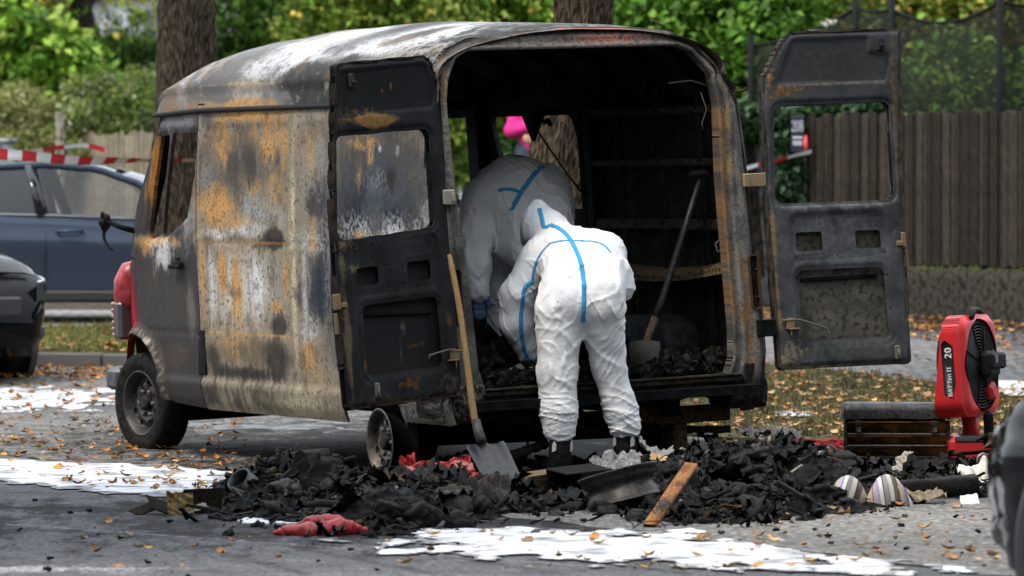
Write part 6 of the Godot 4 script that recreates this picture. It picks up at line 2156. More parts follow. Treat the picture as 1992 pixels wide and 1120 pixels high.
	foliage("crown", t, [[Vector3(-0.7, 3.6, 0.6), Vector3(0.7, 0.6, 0.6), 170], [Vector3(0.9, 3.3, 0.4), Vector3(0.7, 0.35, 0.5), 34], [Vector3(0.5, 5.6, 0), Vector3(2.0, 0.9, 1.2), 240]], spray, lm, G4 + [Color(0.45, 0.36, 0.08)], 12)
	var shrubs := [
		["broad_shrub", "big bright green shrub at the left edge, below the leaning tree", Vector3(-6.4, 1.1, -70.5), [[Vector3(-0.1, 2.35, 0), Vector3(0.8, 0.5, 0.7), 620], [Vector3(-0.8, 2.75, 0), Vector3(0.7, 0.6, 0.7), 420], [Vector3(0.45, 2.1, 0.2), Vector3(0.4, 0.4, 0.5), 180], [Vector3(-0.2, 1.4, 0), Vector3(0.9, 0.9, 0.6), 300]], spray_big, G1],
		["flowering_hedge", "straw coloured flowering hedge over the pale fence, left edge", Vector3(-6.7, 1.1, -68.6), [[Vector3(0, 1.6, 0), Vector3(0.65, 0.42, 0.45), 620], [Vector3(0.1, 1.1, 0.2), Vector3(0.8, 0.45, 0.4), 420], [Vector3(-0.9, 1.5, 0), Vector3(0.6, 0.5, 0.4), 260]], spray_fine, G3],
		["flowering_hedge", "green hedge with pale blossoms beside the thick trunk", Vector3(-5.45, 1.1, -68.6), [[Vector3(-0.1, 1.65, 0), Vector3(0.55, 0.5, 0.45), 600], [Vector3(0.45, 1.7, 0), Vector3(0.45, 0.55, 0.45), 420], [Vector3(0.2, 1.0, 0.2), Vector3(0.8, 0.5, 0.4), 400]], spray_fine, G4 + [Color(0.1, 0.15, 0.07), Color(0.5, 0.5, 0.38)]],
		["clipped_hedge", "dark green clipped hedge below the white house", Vector3(-5.75, 1.2, -76.0), [[Vector3(0, 2.45, 0), Vector3(0.7, 0.45, 0.5), 700], [Vector3(0.2, 1.7, 0), Vector3(0.9, 0.7, 0.5), 500]], spray_fine, G2],
		["dark_tree", "deep green tree right of the thick trunk, in shade", Vector3(-3.9, 1.2, -77.0), [[Vector3(-0.3, 3.4, 0), Vector3(1.2, 1.3, 1.0), 600], [Vector3(0.6, 2.4, 0), Vector3(1.2, 1.2, 1.0), 500], [Vector3(-0.2, 1.4, 0), Vector3(1.5, 1.0, 1.0), 400]], spray, G2 + [Color(0.09, 0.17, 0.03)]],
		["fruit_tree", "sunny fruit tree with yellow fruit above the van roof", Vector3(-1.8, 1.2, -70.0), [[Vector3(-0.6, 2.6, 0), Vector3(0.9, 0.9, 0.8), 420], [Vector3(0.5, 2.8, 0), Vector3(1.0, 0.9, 0.8), 480], [Vector3(-0.2, 3.7, 0), Vector3(1.4, 0.8, 0.9), 420], [Vector3(0.3, 1.5, 0), Vector3(1.6, 1.0, 0.8), 500]], spray, G4],
		["fruit_tree", "yellowing green tree left of the ridged trunk, above the roof", Vector3(0.1, 1.2, -71.0), [[Vector3(-0.5, 2.7, 0), Vector3(1.0, 0.9, 0.8), 480], [Vector3(0.6, 2.9, 0), Vector3(0.9, 1.0, 0.8), 420], [Vector3(0, 1.6, 0), Vector3(1.6, 1.0, 0.8), 500], [Vector3(0.2, 3.8, 0), Vector3(1.4, 0.7, 0.8), 360]], spray, G4 + G1],
		["broadleaf_tree", "big leaved green tree between the ridged trunk and the right door", Vector3(2.6, 1.0, -60.0), [[Vector3(-0.9, 2.5, 0), Vector3(0.8, 0.7, 0.7), 300], [Vector3(-0.2, 2.2, 0.4), Vector3(0.8, 0.8, 0.7), 420], [Vector3(0.3, 2.9, 0), Vector3(0.8, 0.6, 0.7), 340], [Vector3(0.1, 1.2, 0), Vector3(0.9, 0.8, 0.7), 360], [Vector3(-1.0, 1.3, 0), Vector3(0.8, 0.9, 0.7), 300]], spray_big, [Color(0.08, 0.19, 0.02), Color(0.11, 0.24, 0.03), Color(0.05, 0.12, 0.015), Color(0.15, 0.28, 0.04)]],
		["juniper", "grey green juniper bush rising behind the van's right shoulder", Vector3(1.85, 0.9, -53.5), [[Vector3(0.0, 1.1, 0), Vector3(0.45, 0.6, 0.4), 420], [Vector3(-0.25, 1.7, 0), Vector3(0.35, 0.45, 0.35), 260], [Vector3(0.3, 0.8, 0), Vector3(0.4, 0.5, 0.4), 260]], spray_tiny, GREY],
		["ivy", "dark ivy spilling over the gate pillar and the end of the fence", Vector3(2.45, 0.9, -51.6), [[Vector3(-0.1, 1.45, 0), Vector3(0.38, 0.2, 0.3), 300], [Vector3(0.5, 1.5, 0.15), Vector3(0.45, 0.13, 0.25), 260], [Vector3(1.1, 1.58, 0.4), Vector3(0.4, 0.08, 0.2), 150], [Vector3(0.33, 0.95, 0.3), Vector3(0.09, 0.6, 0.12), 260], [Vector3(-0.35, 1.0, 0.1), Vector3(0.2, 0.3, 0.2), 120]], leaf_mesh(12, 0.07, 0.08, 9, 0.75), [Color(0.03, 0.07, 0.035), Color(0.05, 0.1, 0.05), Color(0.09, 0.13, 0.09), Color(0.03, 0.08, 0.02)]],
		["garden_shrub", "light green shrub behind the dark fence, right of the open door", Vector3(4.35, 1.0, -53.6), [[Vector3(0, 1.1, 0), Vector3(0.4, 0.3, 0.3), 260], [Vector3(-0.5, 1.2, 0), Vector3(0.4, 0.3, 0.3), 200]], spray_fine, G3 + G1],
		["netted_shrub", "shaded shrubbery standing behind the dark net", Vector3(5.4, 1.0, -58.5), [[Vector3(-0.6, 1.6, 0), Vector3(1.0, 0.9, 0.7), 500], [Vector3(0.8, 1.4, 0), Vector3(1.0, 1.0, 0.7), 500], [Vector3(1.8, 1.8, 0), Vector3(1.0, 1.0, 0.7), 400]], spray, G2 + G1],
		["autumn_tree", "yellowing tree above the dark net, upper right corner", Vector3(5.2, 1.2, -67.0), [[Vector3(-1.6, 3.0, 0), Vector3(1.0, 0.7, 0.8), 420], [Vector3(0, 2.9, 0), Vector3(1.1, 0.8, 0.8), 520], [Vector3(1.6, 3.0, 0), Vector3(1.1, 0.8, 0.8), 460], [Vector3(0, 1.6, 0), Vector3(2.6, 1.0, 0.8), 700]], spray, G4 + [Color(0.32, 0.28, 0.06), Color(0.4, 0.26, 0.06)]],
	]
	var i := 0
	for s in shrubs:
		var o := thing(s[0], s[1], "tree" if s[0].ends_with("tree") else ("hedge" if s[0].ends_with("hedge") else "shrub"), Transform3D(Basis.IDENTITY, s[2]), "garden plants behind the fence")
		var top: Vector3 = s[3][0][0]
		trunk("trunk" if s[0].ends_with("tree") else "stem", o, [Vector3(0.05, -0.1, 0), Vector3(0, top.y * 0.5, 0), Vector3(top.x * 0.6, top.y, 0)], [0.13, 0.1, 0.06] if s[0].ends_with("tree") else [0.06, 0.045, 0.03], dull, 0.006, 20 + i)
		foliage("crown" if s[0].ends_with("tree") else "foliage", o, s[3], s[4], lm, s[5], 40 + i)
		i += 1
	# yellow fruit, white roses
	var rng := RandomNumberGenerator.new()
	rng.seed = 77
	var ball := SphereMesh.new()
	ball.radius = 0.045
	ball.height = 0.09
	ball.radial_segments = 10
	ball.rings = 6
	var fm := mat(0.6, 0.42, 0.06, 0.5)
	for o in get_children():
		if str(o.name).begins_with("fruit_tree"):
			for k in 26:
				var q := put("fruit", ball, fm, o)
				q.position = Vector3(rng.randf_range(-1.4, 1.4), rng.randf_range(2.0, 3.6), rng.randf_range(0.5, 0.95))
	var rose := thing("rose", "white rose bloom on a thin stem above the open right door", "flower", spot(3.33, 1.0, -54.0))
	for q in [Vector3(0, 2.42, 0), Vector3(0.06, 2.44, 0.02), Vector3(-0.13, 2.33, 0)]:
		var mb := MB.new()
		for k in 9:
			var a := TAU * k / 9.0 * 1.6
			var r := 0.02 + 0.004 * k
			var c: Vector3 = q + Vector3(cos(a) * r * 0.6, 0.004 * k - 0.02, sin(a) * r * 0.6)
			mb.tri(c, c + Vector3(cos(a + 0.7) * 0.035, 0.03, sin(a + 0.7) * 0.035), c + Vector3(cos(a - 0.7) * 0.035, 0.03, sin(a - 0.7) * 0.035))
			mb.tri(c + Vector3(cos(a + 0.7) * 0.035, 0.03, sin(a + 0.7) * 0.035), c + Vector3(cos(a) * 0.045, 0.045, sin(a) * 0.045), c + Vector3(cos(a - 0.7) * 0.035, 0.03, sin(a - 0.7) * 0.035))
		obj("bloom", mb, mat(0.8, 0.78, 0.7, 0.6), rose)
	var mb2 := MB.new()
	mb2.tube(PackedVector3Array([Vector3(0.1, 0, 0), Vector3(0.02, 1.4, 0), Vector3(0, 2.4, 0)]), 0.008, 6)
	obj("stem", mb2, mat(0.05, 0.1, 0.03), rose)
	# bent pale hoop in the shrub behind the fence
	var hoop := thing("garden_hoop", "thin pale hoop arching over the shrub behind the dark fence", "hoop", spot(4.27, 1.0, -52.2))
	mb2 = MB.new()
	var hp := PackedVector3Array()
	for k in 21: hp.append(Vector3(cos(PI * k / 20.0) * 0.095, 1.1 + 0.32 * sin(PI * k / 20.0), 0))
	hp.insert(0, Vector3(0.095, 0, 0))
	hp.append(Vector3(-0.095, 0, 0))
	mb2.tube(hp, 0.007, 6)
	obj("hoop", mb2, mat(0.35, 0.35, 0.28, 0.6), hoop)
	# the planting across the street, behind the camera, that keeps the low sky off the scene
	var street := [[7.4, -26.0], [11.0, -19.0], [14.5, -12.0], [-7.4, -22.5], [-9.0, -15.0], [-8.0, -6.5], [2.5, 5.5], [9.5, 2.5], [-4.5, 5.0], [17.0, -2.0], [-15.0, -3.0], [-15.0, -24.0], [16.0, -25.0]]
	for si in street.size():
		var q: Array = street[si]
		var far_t := thing("street_tree", "tall leafy street tree beside the road, out of the picture", "tree", spot(q[0], 0, q[1]), "trees along both sides of the street")
		trunk("trunk", far_t, [Vector3(0, 0, 0), Vector3(0.1, 2, 0), Vector3(0, 5, 0)], [0.35, 0.26, 0.2], dull, 0.01, 60)
		foliage("crown", far_t, [[Vector3(-0.8, 5.4, 0), Vector3(3.0, 2.4, 2.8), 460], [Vector3(0.9, 8.2, 0), Vector3(2.8, 2.4, 2.8), 420], [Vector3(0.2, 3.2, 0), Vector3(2.8, 1.3, 2.4), 260]], far_leaf, lm, G2, 100 + si)
	for q in [[4.0, 13.0, 0.0], [-17.5, 10.0, 0.25], [25.0, 7.0, -0.4]]:
		var far_h := thing("apartment_house", "four storey rendered apartment house across the street, out of the picture", "house", spot(q[0], 0, q[1], rad_to_deg(q[2])), "apartment houses across the street")
		var mb3 := MB.new()
		mb3.box(Vector3(0, 6.5, 0), Vector3(20.5, 13.0, 10))
		obj("wall", mb3, mat(0.3, 0.28, 0.25, 0.9), far_h)
		mb3 = MB.new()
		mb3.prism(PackedVector2Array([Vector2(-5.5, 12.9), Vector2(5.5, 12.9), Vector2(0, 17.5)]), 21.0, Transform3D(Basis(Vector3.UP, PI / 2), Vector3.ZERO))
		obj("roof", mb3, mat(0.12, 0.055, 0.04, 0.9), far_h)
		for k in 28:
			mb3 = MB.new()
			mb3.box(Vector3(-8.4 + (k % 7) * 2.8, 2.2 + int(k / 7) * 3.0, -5.0), Vector3(1.2, 1.6, 0.08))
			obj("window", mb3, mat(0.04, 0.045, 0.05, 0.1), far_h)
	# the far planting that closes the view
	var back := []
	for k in 16:
		back.append([Vector3(-20.0 + k * 2.6, 3.0 + rng.randf_range(-0.4, 1.2), -88.0 + rng.randf_range(-3, 3) - (10.0 if k > 3 and k < 7 else 0.0)), Vector3(2.0, 3.4 if not (k > 3 and k < 7) else 1.4, 1.6), 420])
	var woods := foliage("distant_trees", null, back, leaf_mesh(16, 0.3, 0.4, 12, 0.55), lm, G2 + [Color(0.08, 0.15, 0.03)], 90)
	woods.set_meta("label", "dark green planting closing the view behind the gardens")


# ---------------------------------------------------------------- parked cars
func car_curve(xs: Array, ys: Array, x: float) -> float:
	if x <= xs[0]: return ys[0]
	for i in xs.size() - 1:
		if x <= xs[i + 1]:
			var t: float = (x - xs[i]) / (xs[i + 1] - xs[i])
			return lerpf(ys[i], ys[i + 1], t * t * (3.0 - 2.0 * t) * 0.5 + t * 0.5)
	return ys[-1]


# front towards +x; tall scales the height
func make_car(called: String, label: String, at: Transform3D, paint: Material, tall: float, suv: bool) -> Node3D:
	var c := thing(called, label, "car", at, "parked cars")
	var X := [-2.36, -2.3, -2.0, -1.4, -0.7, 0.0, 0.7, 1.15, 1.5, 1.9, 2.15, 2.3, 2.38]
	var SH := [0.62, 0.86, 0.97, 1.03, 1.04, 1.02, 0.99, 0.97, 0.93, 0.87, 0.8, 0.7, 0.55]
	var W := [0.66, 0.76, 0.85, 0.9, 0.915, 0.915, 0.915, 0.912, 0.9, 0.86, 0.78, 0.66, 0.5]
	var trim := mat(0.02, 0.02, 0.022, 0.5)
	var pane := glass(0.05, 0.06, 0.07, 0.25)
	var dark_pane := mat(0.012, 0.014, 0.018, 0.05)
	var rows := []
	for i in 73:
		var x := lerpf(-2.36, 2.38, i / 72.0)
		var sh := car_curve(X, SH, x) * tall
		var w := car_curve(X, W, x)
		var low := 0.24 * tall + (0.08 if absf(x) > 2.1 else 0.0)
		var hood := sh + (0.085 * smoothstep(1.0, 1.3, x) * smoothstep(2.4, 1.7, x) + 0.05 * smoothstep(-1.6, -1.9, x)) * tall
		var sec := [Vector2(0, low), Vector2(w * 0.86, low), Vector2(w * 0.955, low + 0.05), Vector2(w * 0.975, lerpf(low, sh, 0.2)), Vector2(w * 0.962, lerpf(low, sh, 0.3)), Vector2(w * 0.985, lerpf(low, sh, 0.45)), Vector2(w, lerpf(low, sh, 0.68)), Vector2(w * 0.997, lerpf(low, sh, 0.76)), Vector2(w * 0.972, lerpf(low, sh, 0.8)), Vector2(w * 0.965, lerpf(low, sh, 0.9)), Vector2(w * 0.945, lerpf(low, sh, 0.98)), Vector2(w * 0.9, sh + 0.012), Vector2(w * 0.75, lerpf(sh, hood, 0.7) + 0.012), Vector2(w * 0.4, hood + 0.012), Vector2(0, hood + 0.014)]
		var row := PackedVector3Array()
		for q in sec: row.append(Vector3(x, q.y, q.x))
		for k in range(sec.size() - 2, -1, -1): row.append(Vector3(x, sec[k].y, -sec[k].x))
		rows.append(row)
	var m := MB.new()
	m.grid(rows)
	for e in [0, 72]:
		var r: PackedVector3Array = rows[e]
		var mid := Vector3(r[0].x + (-0.01 if e == 0 else 0.01), 0.5 * tall, 0)
		for k in r.size() - 1: m.tri(mid, r[k], r[k + 1])
	var body := obj("body", m, paint, c)
	# glasshouse
	var RX := [-1.95, -1.5, -1.0, -0.5, 0.0, 0.45, 0.8, 1.1, 1.38]
	var RY := [1.06, 1.28, 1.42, 1.49, 1.515, 1.48, 1.37, 1.2, 1.0]
	var rail := func(x: float, s: float) -> Vector3: return Vector3(x, car_curve(RX, RY, x) * tall - 0.02, s * lerpf(0.78, 0.64, clampf((car_curve(RX, RY, x) - 1.0) / 0.5, 0.0, 1.0)))
	var belt := func(x: float, s: float) -> Vector3: return Vector3(x, car_curve(X, SH, x) * tall + 0.012, s * car_curve(X, W, x) * 0.905)
	m = MB.new()
	rows = []
	for i in 17:
		var x := lerpf(-1.1, 0.62, i / 16.0)
		var row := PackedVector3Array()
		for k in 13:
			var s := k / 6.0 - 1.0
			var e: Vector3 = rail.call(x, 1.0)
			row.append(Vector3(x, e.y + 0.05 * (1.0 - s * s) * tall, e.z * s))
		rows.append(row)
	m.grid(rows)
	obj("roof", m, paint, c)
	for s in [-1.0, 1.0]:
		m = MB.new()
		var pr := PackedVector3Array()
		for i in 33: pr.append(rail.call(lerpf(-1.93, 1.36, i / 32.0), s))
		m.tube(pr, 0.035, 8)
		obj("roof_rail", m, paint, c)
		for q in [[0.02, -0.12, 0.075, dark_pane], [-0.95, -1.12, 0.05, trim]]:
			m = MB.new()
			m.tube(PackedVector3Array([belt.call(q[0], s), rail.call(q[1], s)]), q[2], 8, true, 0.4)
			obj("pillar", m, q[3], c)
		for q in [[-0.9, -0.06, -1.0, -0.16, dark_pane], [0.06, 1.1, -0.08, 0.92, pane], [-1.7, -1.0, -1.5, -1.16, dark_pane]]:
			m = MB.new()
			rows = []
			for j in 5:
				var row := PackedVector3Array()
				for i in 13:
					var a: Vector3 = belt.call(lerpf(q[0], q[1], i / 12.0), s)
					var b: Vector3 = rail.call(lerpf(q[2], q[3], i / 12.0), s)
					row.append(a.lerp(b, j / 4.0) + Vector3(0, 0, s * 0.02 * sin(j / 4.0 * PI)))
				rows.append(row)
			m.grid(rows)
			obj("side_window", m, q[4], c)
		m = MB.new()
		m.tube(PackedVector3Array([belt.call(-1.75, s) + Vector3(0, 0.004, s * 0.012), belt.call(-0.9, s) + Vector3(0, 0.004, s * 0.012), belt.call(0.1, s) + Vector3(0, 0.004, s * 0.012), belt.call(1.15, s) + Vector3(0, 0.004, s * 0.012)]), 0.012, 6)
		obj("belt_trim", m, mat(0.25, 0.25, 0.27, 0.25, 0.8), c)
		for x in [1.02, 0.0, -0.98]:
			m = MB.new()
			var seam := PackedVector3Array()
			for k in 9:
				var y := lerpf(0.32, 0.98, k / 8.0) * tall
				var w := car_curve(X, W, x) * (0.98 if k < 2 else (0.99 if k < 4 else (1.0 if k < 7 else 0.962)))
				seam.append(Vector3(x + (0.04 * sin(k / 8.0 * 2.0)), y, s * (w + 0.001)))
			m.tube(seam, 0.005, 5)
			obj("door_seam", m, trim, c)
		for x in [0.14, -0.86]:
			m = MB.new()
			m.tube(PackedVector3Array([Vector3(x, 0.885 * tall, s * 0.905), Vector3(x + 0.03, 0.89 * tall, s * 0.945), Vector3(x + 0.2, 0.895 * tall, s * 0.945), Vector3(x + 0.24, 0.893 * tall, s * 0.905)]), 0.016, 8)
			obj("handle", m, paint, c)
		m = MB.new()
		m.box(Vector3(0.0, 0.3 * tall, s * 0.885), Vector3(2.6, 0.1, 0.05), Basis.IDENTITY, 0.02)
		obj("sill", m, trim, c)
		m = MB.new()
		m.box(Vector3(1.0, 1.08 * tall, s * 1.0), Vector3(0.16, 0.13, 0.2), Basis.IDENTITY, 0.05)
		m.box(Vector3(1.03, 1.02 * tall, s * 0.9), Vector3(0.06, 0.04, 0.12), Basis.IDENTITY, 0.015)
		obj("mirror", m, paint, c)
		for x in [-1.42, 1.42]:
			var r := 0.33 * (1.08 if suv else 1.0)
			var xf := Transform3D(Basis(Vector3.RIGHT, s * PI / 2), Vector3(x, r, s * 0.82))
			m = MB.new()
			m.lathe([Vector2(r + 0.075, 0.04), Vector2(r + 0.07, 0.105), Vector2(r + 0.04, 0.11), Vector2(0.1, 0.102), Vector2(0, 0.102)], xf, 40)
			obj("wheel_arch", m, trim, c)
			m = MB.new()
			m.lathe([Vector2(r * 0.66, 0.1), Vector2(r * 0.7, 0.125), Vector2(r * 0.95, 0.12), Vector2(r, 0.09), Vector2(r, -0.1), Vector2(r * 0.8, -0.12)], xf, 40)
			var ty := obj("wheel", m, mat(0.02, 0.02, 0.02, 0.85), c)
			m = MB.new()
			m.lathe([Vector2(r * 0.7, 0.118), Vector2(r * 0.64, 0.105), Vector2(r * 0.6, 0.108)], xf, 40)
			for k in 5:
				var a := TAU * k / 5
				m.tube(PackedVector3Array([xf * Vector3(0, 0.115, 0), xf * Vector3(cos(a) * r * 0.64, 0.11, sin(a) * r * 0.64)]), 0.03, 6)
			obj("rim", m, mat(0.3, 0.3, 0.31, 0.35, 0.8), ty)
	for e in [[0.66, 1.36, "windscreen"], [-1.15, -1.93, "rear_window"]]:
		m = MB.new()
		rows = []
		for j in 6:
			var row := PackedVector3Array()
			for k in 9:
				var s := k / 4.0 - 1.0
				var x := lerpf(e[0], e[1], j / 5.0)
				var q: Vector3 = rail.call(x, 1.0)
				row.append(Vector3(x + (0.09 if e[0] > 0 else -0.06) * (1.0 - s * s), q.y + 0.05 * (1.0 - s * s), q.z * s))
			rows.append(row)
		m.grid(rows)
		obj(e[2], m, pane if e[0] > 0 else dark_pane, c)
	for s in [-1.0, 1.0]:
		m = MB.new()
		rows = []
		for j in 7:
			var row := PackedVector3Array()
			for k in 13:
				var x := lerpf(1.9, 2.35, k / 12.0)
				var y := (lerpf(0.64, 0.77, j / 6.0) + 0.05 * (1.0 - k / 12.0) * (j / 6.0)) * tall
				row.append(Vector3(x, y, s * (car_curve(X, W, x) * 0.992 + 0.008)))
			rows.append(row)
		m.grid(rows)
		var hl := obj("headlight", m, mat(0.05, 0.055, 0.06, 0.05), c)
		for k in 2:
			m = MB.new()
			var lx := 2.12 + k * 0.12
			m.lathe([Vector2(0.0, 0.012), Vector2(0.03, 0.01), Vector2(0.042, 0.0)], Transform3D(Basis(Vector3.RIGHT, s * PI / 2), Vector3(lx, 0.72 * tall, s * (car_curve(X, W, lx) * 0.992 + 0.01))), 14)
			obj("lens", m, mat(0.5, 0.52, 0.55, 0.1, 0.6), hl)
		m = MB.new()
		m.tube(PackedVector3Array([Vector3(1.86, 0.81 * tall, s * (car_curve(X, W, 1.86) * 0.99)), Vector3(2.05, 0.795 * tall, s * (car_curve(X, W, 2.05) * 0.995)), Vector3(2.24, 0.78 * tall, s * (car_curve(X, W, 2.24) * 1.0)), Vector3(2.34, 0.77 * tall, s * (car_curve(X, W, 2.34) * 1.0))]), 0.012, 6)
		obj("headlight_trim", m, mat(0.5, 0.5, 0.52, 0.2, 0.8), hl)
		m = MB.new()
		m.box(Vector3(-2.2, 0.84 * tall, s * 0.74), Vector3(0.22, 0.12, 0.16), Basis(Vector3.UP, s * 0.5), 0.04)
		obj("tail_light", m, mat(0.06, 0.008, 0.008, 0.2), c)
		m = MB.new()
		m.box(Vector3(2.2, 0.42 * tall, s * 0.6), Vector3(0.2, 0.14, 0.2), Basis(Vector3.UP, -s * 0.6), 0.04)
		obj("air_intake", m, trim, c)
	m = MB.new()
	m.box(Vector3(2.36, 0.6 * tall, 0), Vector3(0.06, 0.16, 0.8), Basis.IDENTITY, 0.02)
	obj("grille", m, trim, c)
	m = MB.new()
	m.box(Vector3(0.5, 0.95 * tall, 0), Vector3(0.25, 0.16, 1.4), Basis.IDENTITY, 0.05)
	for s in [-0.36, 0.36]:
		m.box(Vector3(-0.25, 0.98 * tall, s), Vector3(0.14, 0.56, 0.46), Basis(Vector3(0, 0, 1), 0.2), 0.05)
		m.box(Vector3(-0.34, 1.3 * tall, s), Vector3(0.08, 0.16, 0.24), Basis(Vector3(0, 0, 1), 0.2), 0.03)
	obj("cabin_trim", m, trim, c)
	return c


func car_paint(r: float, g: float, b: float, met: float) -> StandardMaterial3D:
	var m := mat(r, g, b, 0.06, met)
	m.metallic_specular = 0.26
	return m


func build_cars():
	make_car("parked_car", "slate blue estate car standing across the street behind the van's nose, side on", spot(-4.25, 0.41, -47.2, -2), car_paint(0.045, 0.06, 0.09, 0.25), 1.0, false)
	var yaw := -50.0
	var d := Basis(Vector3.UP, deg_to_rad(yaw)) * Vector3.RIGHT
	var nose := Vector3(-4.2, 0.07, -40.1)
	make_car("parked_car", "glossy black car nosing in at the left edge, headlight towards the van", spot(nose.x - d.x * 2.36, 0.07, nose.z - d.z * 2.36, yaw), car_paint(0.003, 0.0035, 0.005, 0.0), 1.13, true)
	var back := Basis(Vector3.UP, deg_to_rad(27.0 - 90.0)) * Vector3.RIGHT
	var tail := Vector3(2.41, 0.0, -19.3)
	var near_car := make_car("parked_car", "dark car cut off by the right edge, nearest the camera and out of focus", spot(tail.x + back.x * 2.36, 0.0, tail.z + back.z * 2.36, 27.0 - 90.0), car_paint(0.008, 0.009, 0.01, 0.0), 0.92, true)
	for o in near_car.get_children():
		if str(o.name).begins_with("tail_light"): o.free()


# ---------------------------------------------------------------- shovels, fan, toolbox
func build_tools():
	# shovel leaning on the left door
	var s := thing("shovel", "square bladed black shovel with wooden handle, leaning on the left rear door", "shovel", Transform3D.IDENTITY, "shovels left at the wreck")
	var m := MB.new()
	var top := Vector3(-0.352, 1.3, -28.62)
	var sock := Vector3(-0.187, 0.36, -27.78)
	var pts := PackedVector3Array()
	for i in 15:
		var t := i / 14.0
		pts.append(top.lerp(sock, t) + Vector3(0.008 * sin(t * 5.0), 0, 0))
	m.tube(pts, PackedFloat32Array([0.012, 0.0175, 0.018, 0.0175, 0.018, 0.0185, 0.018, 0.0185, 0.019, 0.019, 0.0195, 0.02, 0.02, 0.02, 0.02]), 12)
	var wood := Paint.new(128, 512, 0, 1, 0, 1, Color(0.52, 0.42, 0.29), 401)
	wood.scatter(Color(0.36, 0.27, 0.17), 1, 0.5, 0.65, 0.8)
	wood.scatter(Color(0.14, 0.1, 0.07), 2, 0.66, 0.76, 0.9)
	wood.scatter(Color(0.64, 0.55, 0.4), 1, 0.62, 0.8, 0.6)
	obj("handle", m, painted(wood.done(0.08), 0.8), s)
	var plastic := mat(0.035, 0.038, 0.043, 0.5, 0.0, blotch, 3.0)
	m = MB.new()
	m.tube(PackedVector3Array([sock + Vector3(-0.008, 0.045, -0.03), sock, Vector3(-0.165, 0.29, -27.72)]), PackedFloat32Array([0.023, 0.026, 0.03]), 12)
	obj("socket", m, plastic, s)
	m = MB.new()
	var c0 := Vector3(-0.147, 0.285, -27.72)
	var c1 := Vector3(-0.033, 0.075, -27.46)
	var side := Vector3(0.107, 0.012, -0.02)
	var nrm := side.cross(c1 - c0).normalized()
	if nrm.z < 0: nrm = -nrm
	var rows := []
	for i in 15:
		var t := i / 14.0
		var row := PackedVector3Array()
		for k in 17:
			var u := k / 8.0 - 1.0
			var w := lerpf(1.0, 0.9, t) * (0.93 if i == 0 else 1.0)
			var h := -0.03 * (1.0 - u * u) * (1.0 - t * 0.5) + 0.012 * exp(-pow(u / 0.2, 2.0)) * (1.0 - t) * 2.0 + 0.006 * sin(absf(u) * 9.0) * (1.0 - t)
			row.append(c0.lerp(c1, t) + side * u * w + nrm * h - (c1 - c0).normalized() * 0.02 * (1.0 - absf(u)) * (1.0 if i == 0 else 0.0))
		rows.append(row)
	m.grid(rows)
	rows = rows.map(func(r):
		var q := PackedVector3Array()
		for p in r: q.append(p - nrm * 0.005)
		return q)
	m.grid(rows)
	obj("blade", m, plastic, s)
	# spade leaning inside the van on the right wall
	s = thing("shovel", "long T handled spade leaning on the charred wall inside the van", "shovel", vt, "shovels left at the wreck")
	m = MB.new()
	m.tube(PackedVector3Array([Vector3(0.84, 1.69, -0.4), Vector3(0.72, 1.36, -0.42), Vector3(0.6, 1.02, -0.45), Vector3(0.53, 0.85, -0.47)]), PackedFloat32Array([0.017, 0.019, 0.02, 0.021]), 10)
	obj("shaft", m, mat(0.04, 0.04, 0.042, 0.4, 0.2, blotch, 4.0), s)
	m = MB.new()
	m.tube(PackedVector3Array([Vector3(0.55, 0.9, -0.465), Vector3(0.5, 0.77, -0.48), Vector3(0.465, 0.7, -0.49)]), PackedFloat32Array([0.023, 0.025, 0.027]), 10)
	obj("socket", m, mat(0.11, 0.085, 0.06, 0.8, 0.0, blotch, 6.0), s)
	m = MB.new()
	m.tube(PackedVector3Array([Vector3(0.78, 1.715, -0.42), Vector3(0.8, 1.725, -0.4), Vector3(0.86, 1.725, -0.38), Vector3(0.89, 1.705, -0.37)]), PackedFloat32Array([0.02, 0.024, 0.024, 0.02]), 10)
	obj("grip", m, mat(0.012, 0.012, 0.012, 0.7), s)
	m = MB.new()
	rows = []
	for i in 11:
		var t := i / 10.0
		var row := PackedVector3Array()
		for k in 9:
			var u := k / 4.0 - 1.0
			var c := Vector3(0.475, 0.76, -0.47).lerp(Vector3(0.37, 0.585, -0.3), t)
			row.append(c + Vector3(0.065, 0.0, 0.07) * u * (1.0 - 0.35 * t * t) + Vector3(-0.01, 0.01, 0) * (1.0 - u * u))
		rows.append(row)
	m.grid(rows)
	obj("blade", m, mat(0.03, 0.028, 0.026, 0.5, 0.4, blotch, 5.0), s)
	# burnt metal toolbox
	var steel := mat(0.03, 0.03, 0.03, 0.6, 0.3, blotch, 3.0)
	var brown := Paint.new(512, 128, 0, 0.64, 0, 0.16, Color(0.45, 0.33, 0.2), 411)
	brown.scatter(Color(0.5, 0.33, 0.17), 3, 0.48, 0.7, 0.9)
	brown.scatter(Color(0.12, 0.1, 0.085), 3, 0.42, 0.24, 0.8)
	brown.scatter(Color(0.14, 0.12, 0.1), 0, 0.6, 0.75, 0.6)
	brown.scatter(Color(0.5, 0.42, 0.3), 2, 0.7, 0.82, 0.4)
	var front := painted(brown.done(0.1), 0.65, 0.2)
	var tb := thing("toolbox", "scorched metal drawer toolbox standing on the ash in front of the red fan", "toolbox", spot(2.345, 0.025, -31.05, -2))
	m = MB.new()
	m.box(Vector3(0, 0.12, -0.03), Vector3(0.62, 0.24, 0.24), Basis.IDENTITY, 0.008)
	obj("case", m, steel, tb)
	for q in [-0.312, 0.312]:
		m = MB.new()
		m.box(Vector3(q, 0.12, 0.095), Vector3(0.022, 0.24, 0.03), Basis.IDENTITY, 0.005)
		obj("corner_post", m, mat(0.09, 0.075, 0.06, 0.7, 0.2, blotch, 4.0), tb)
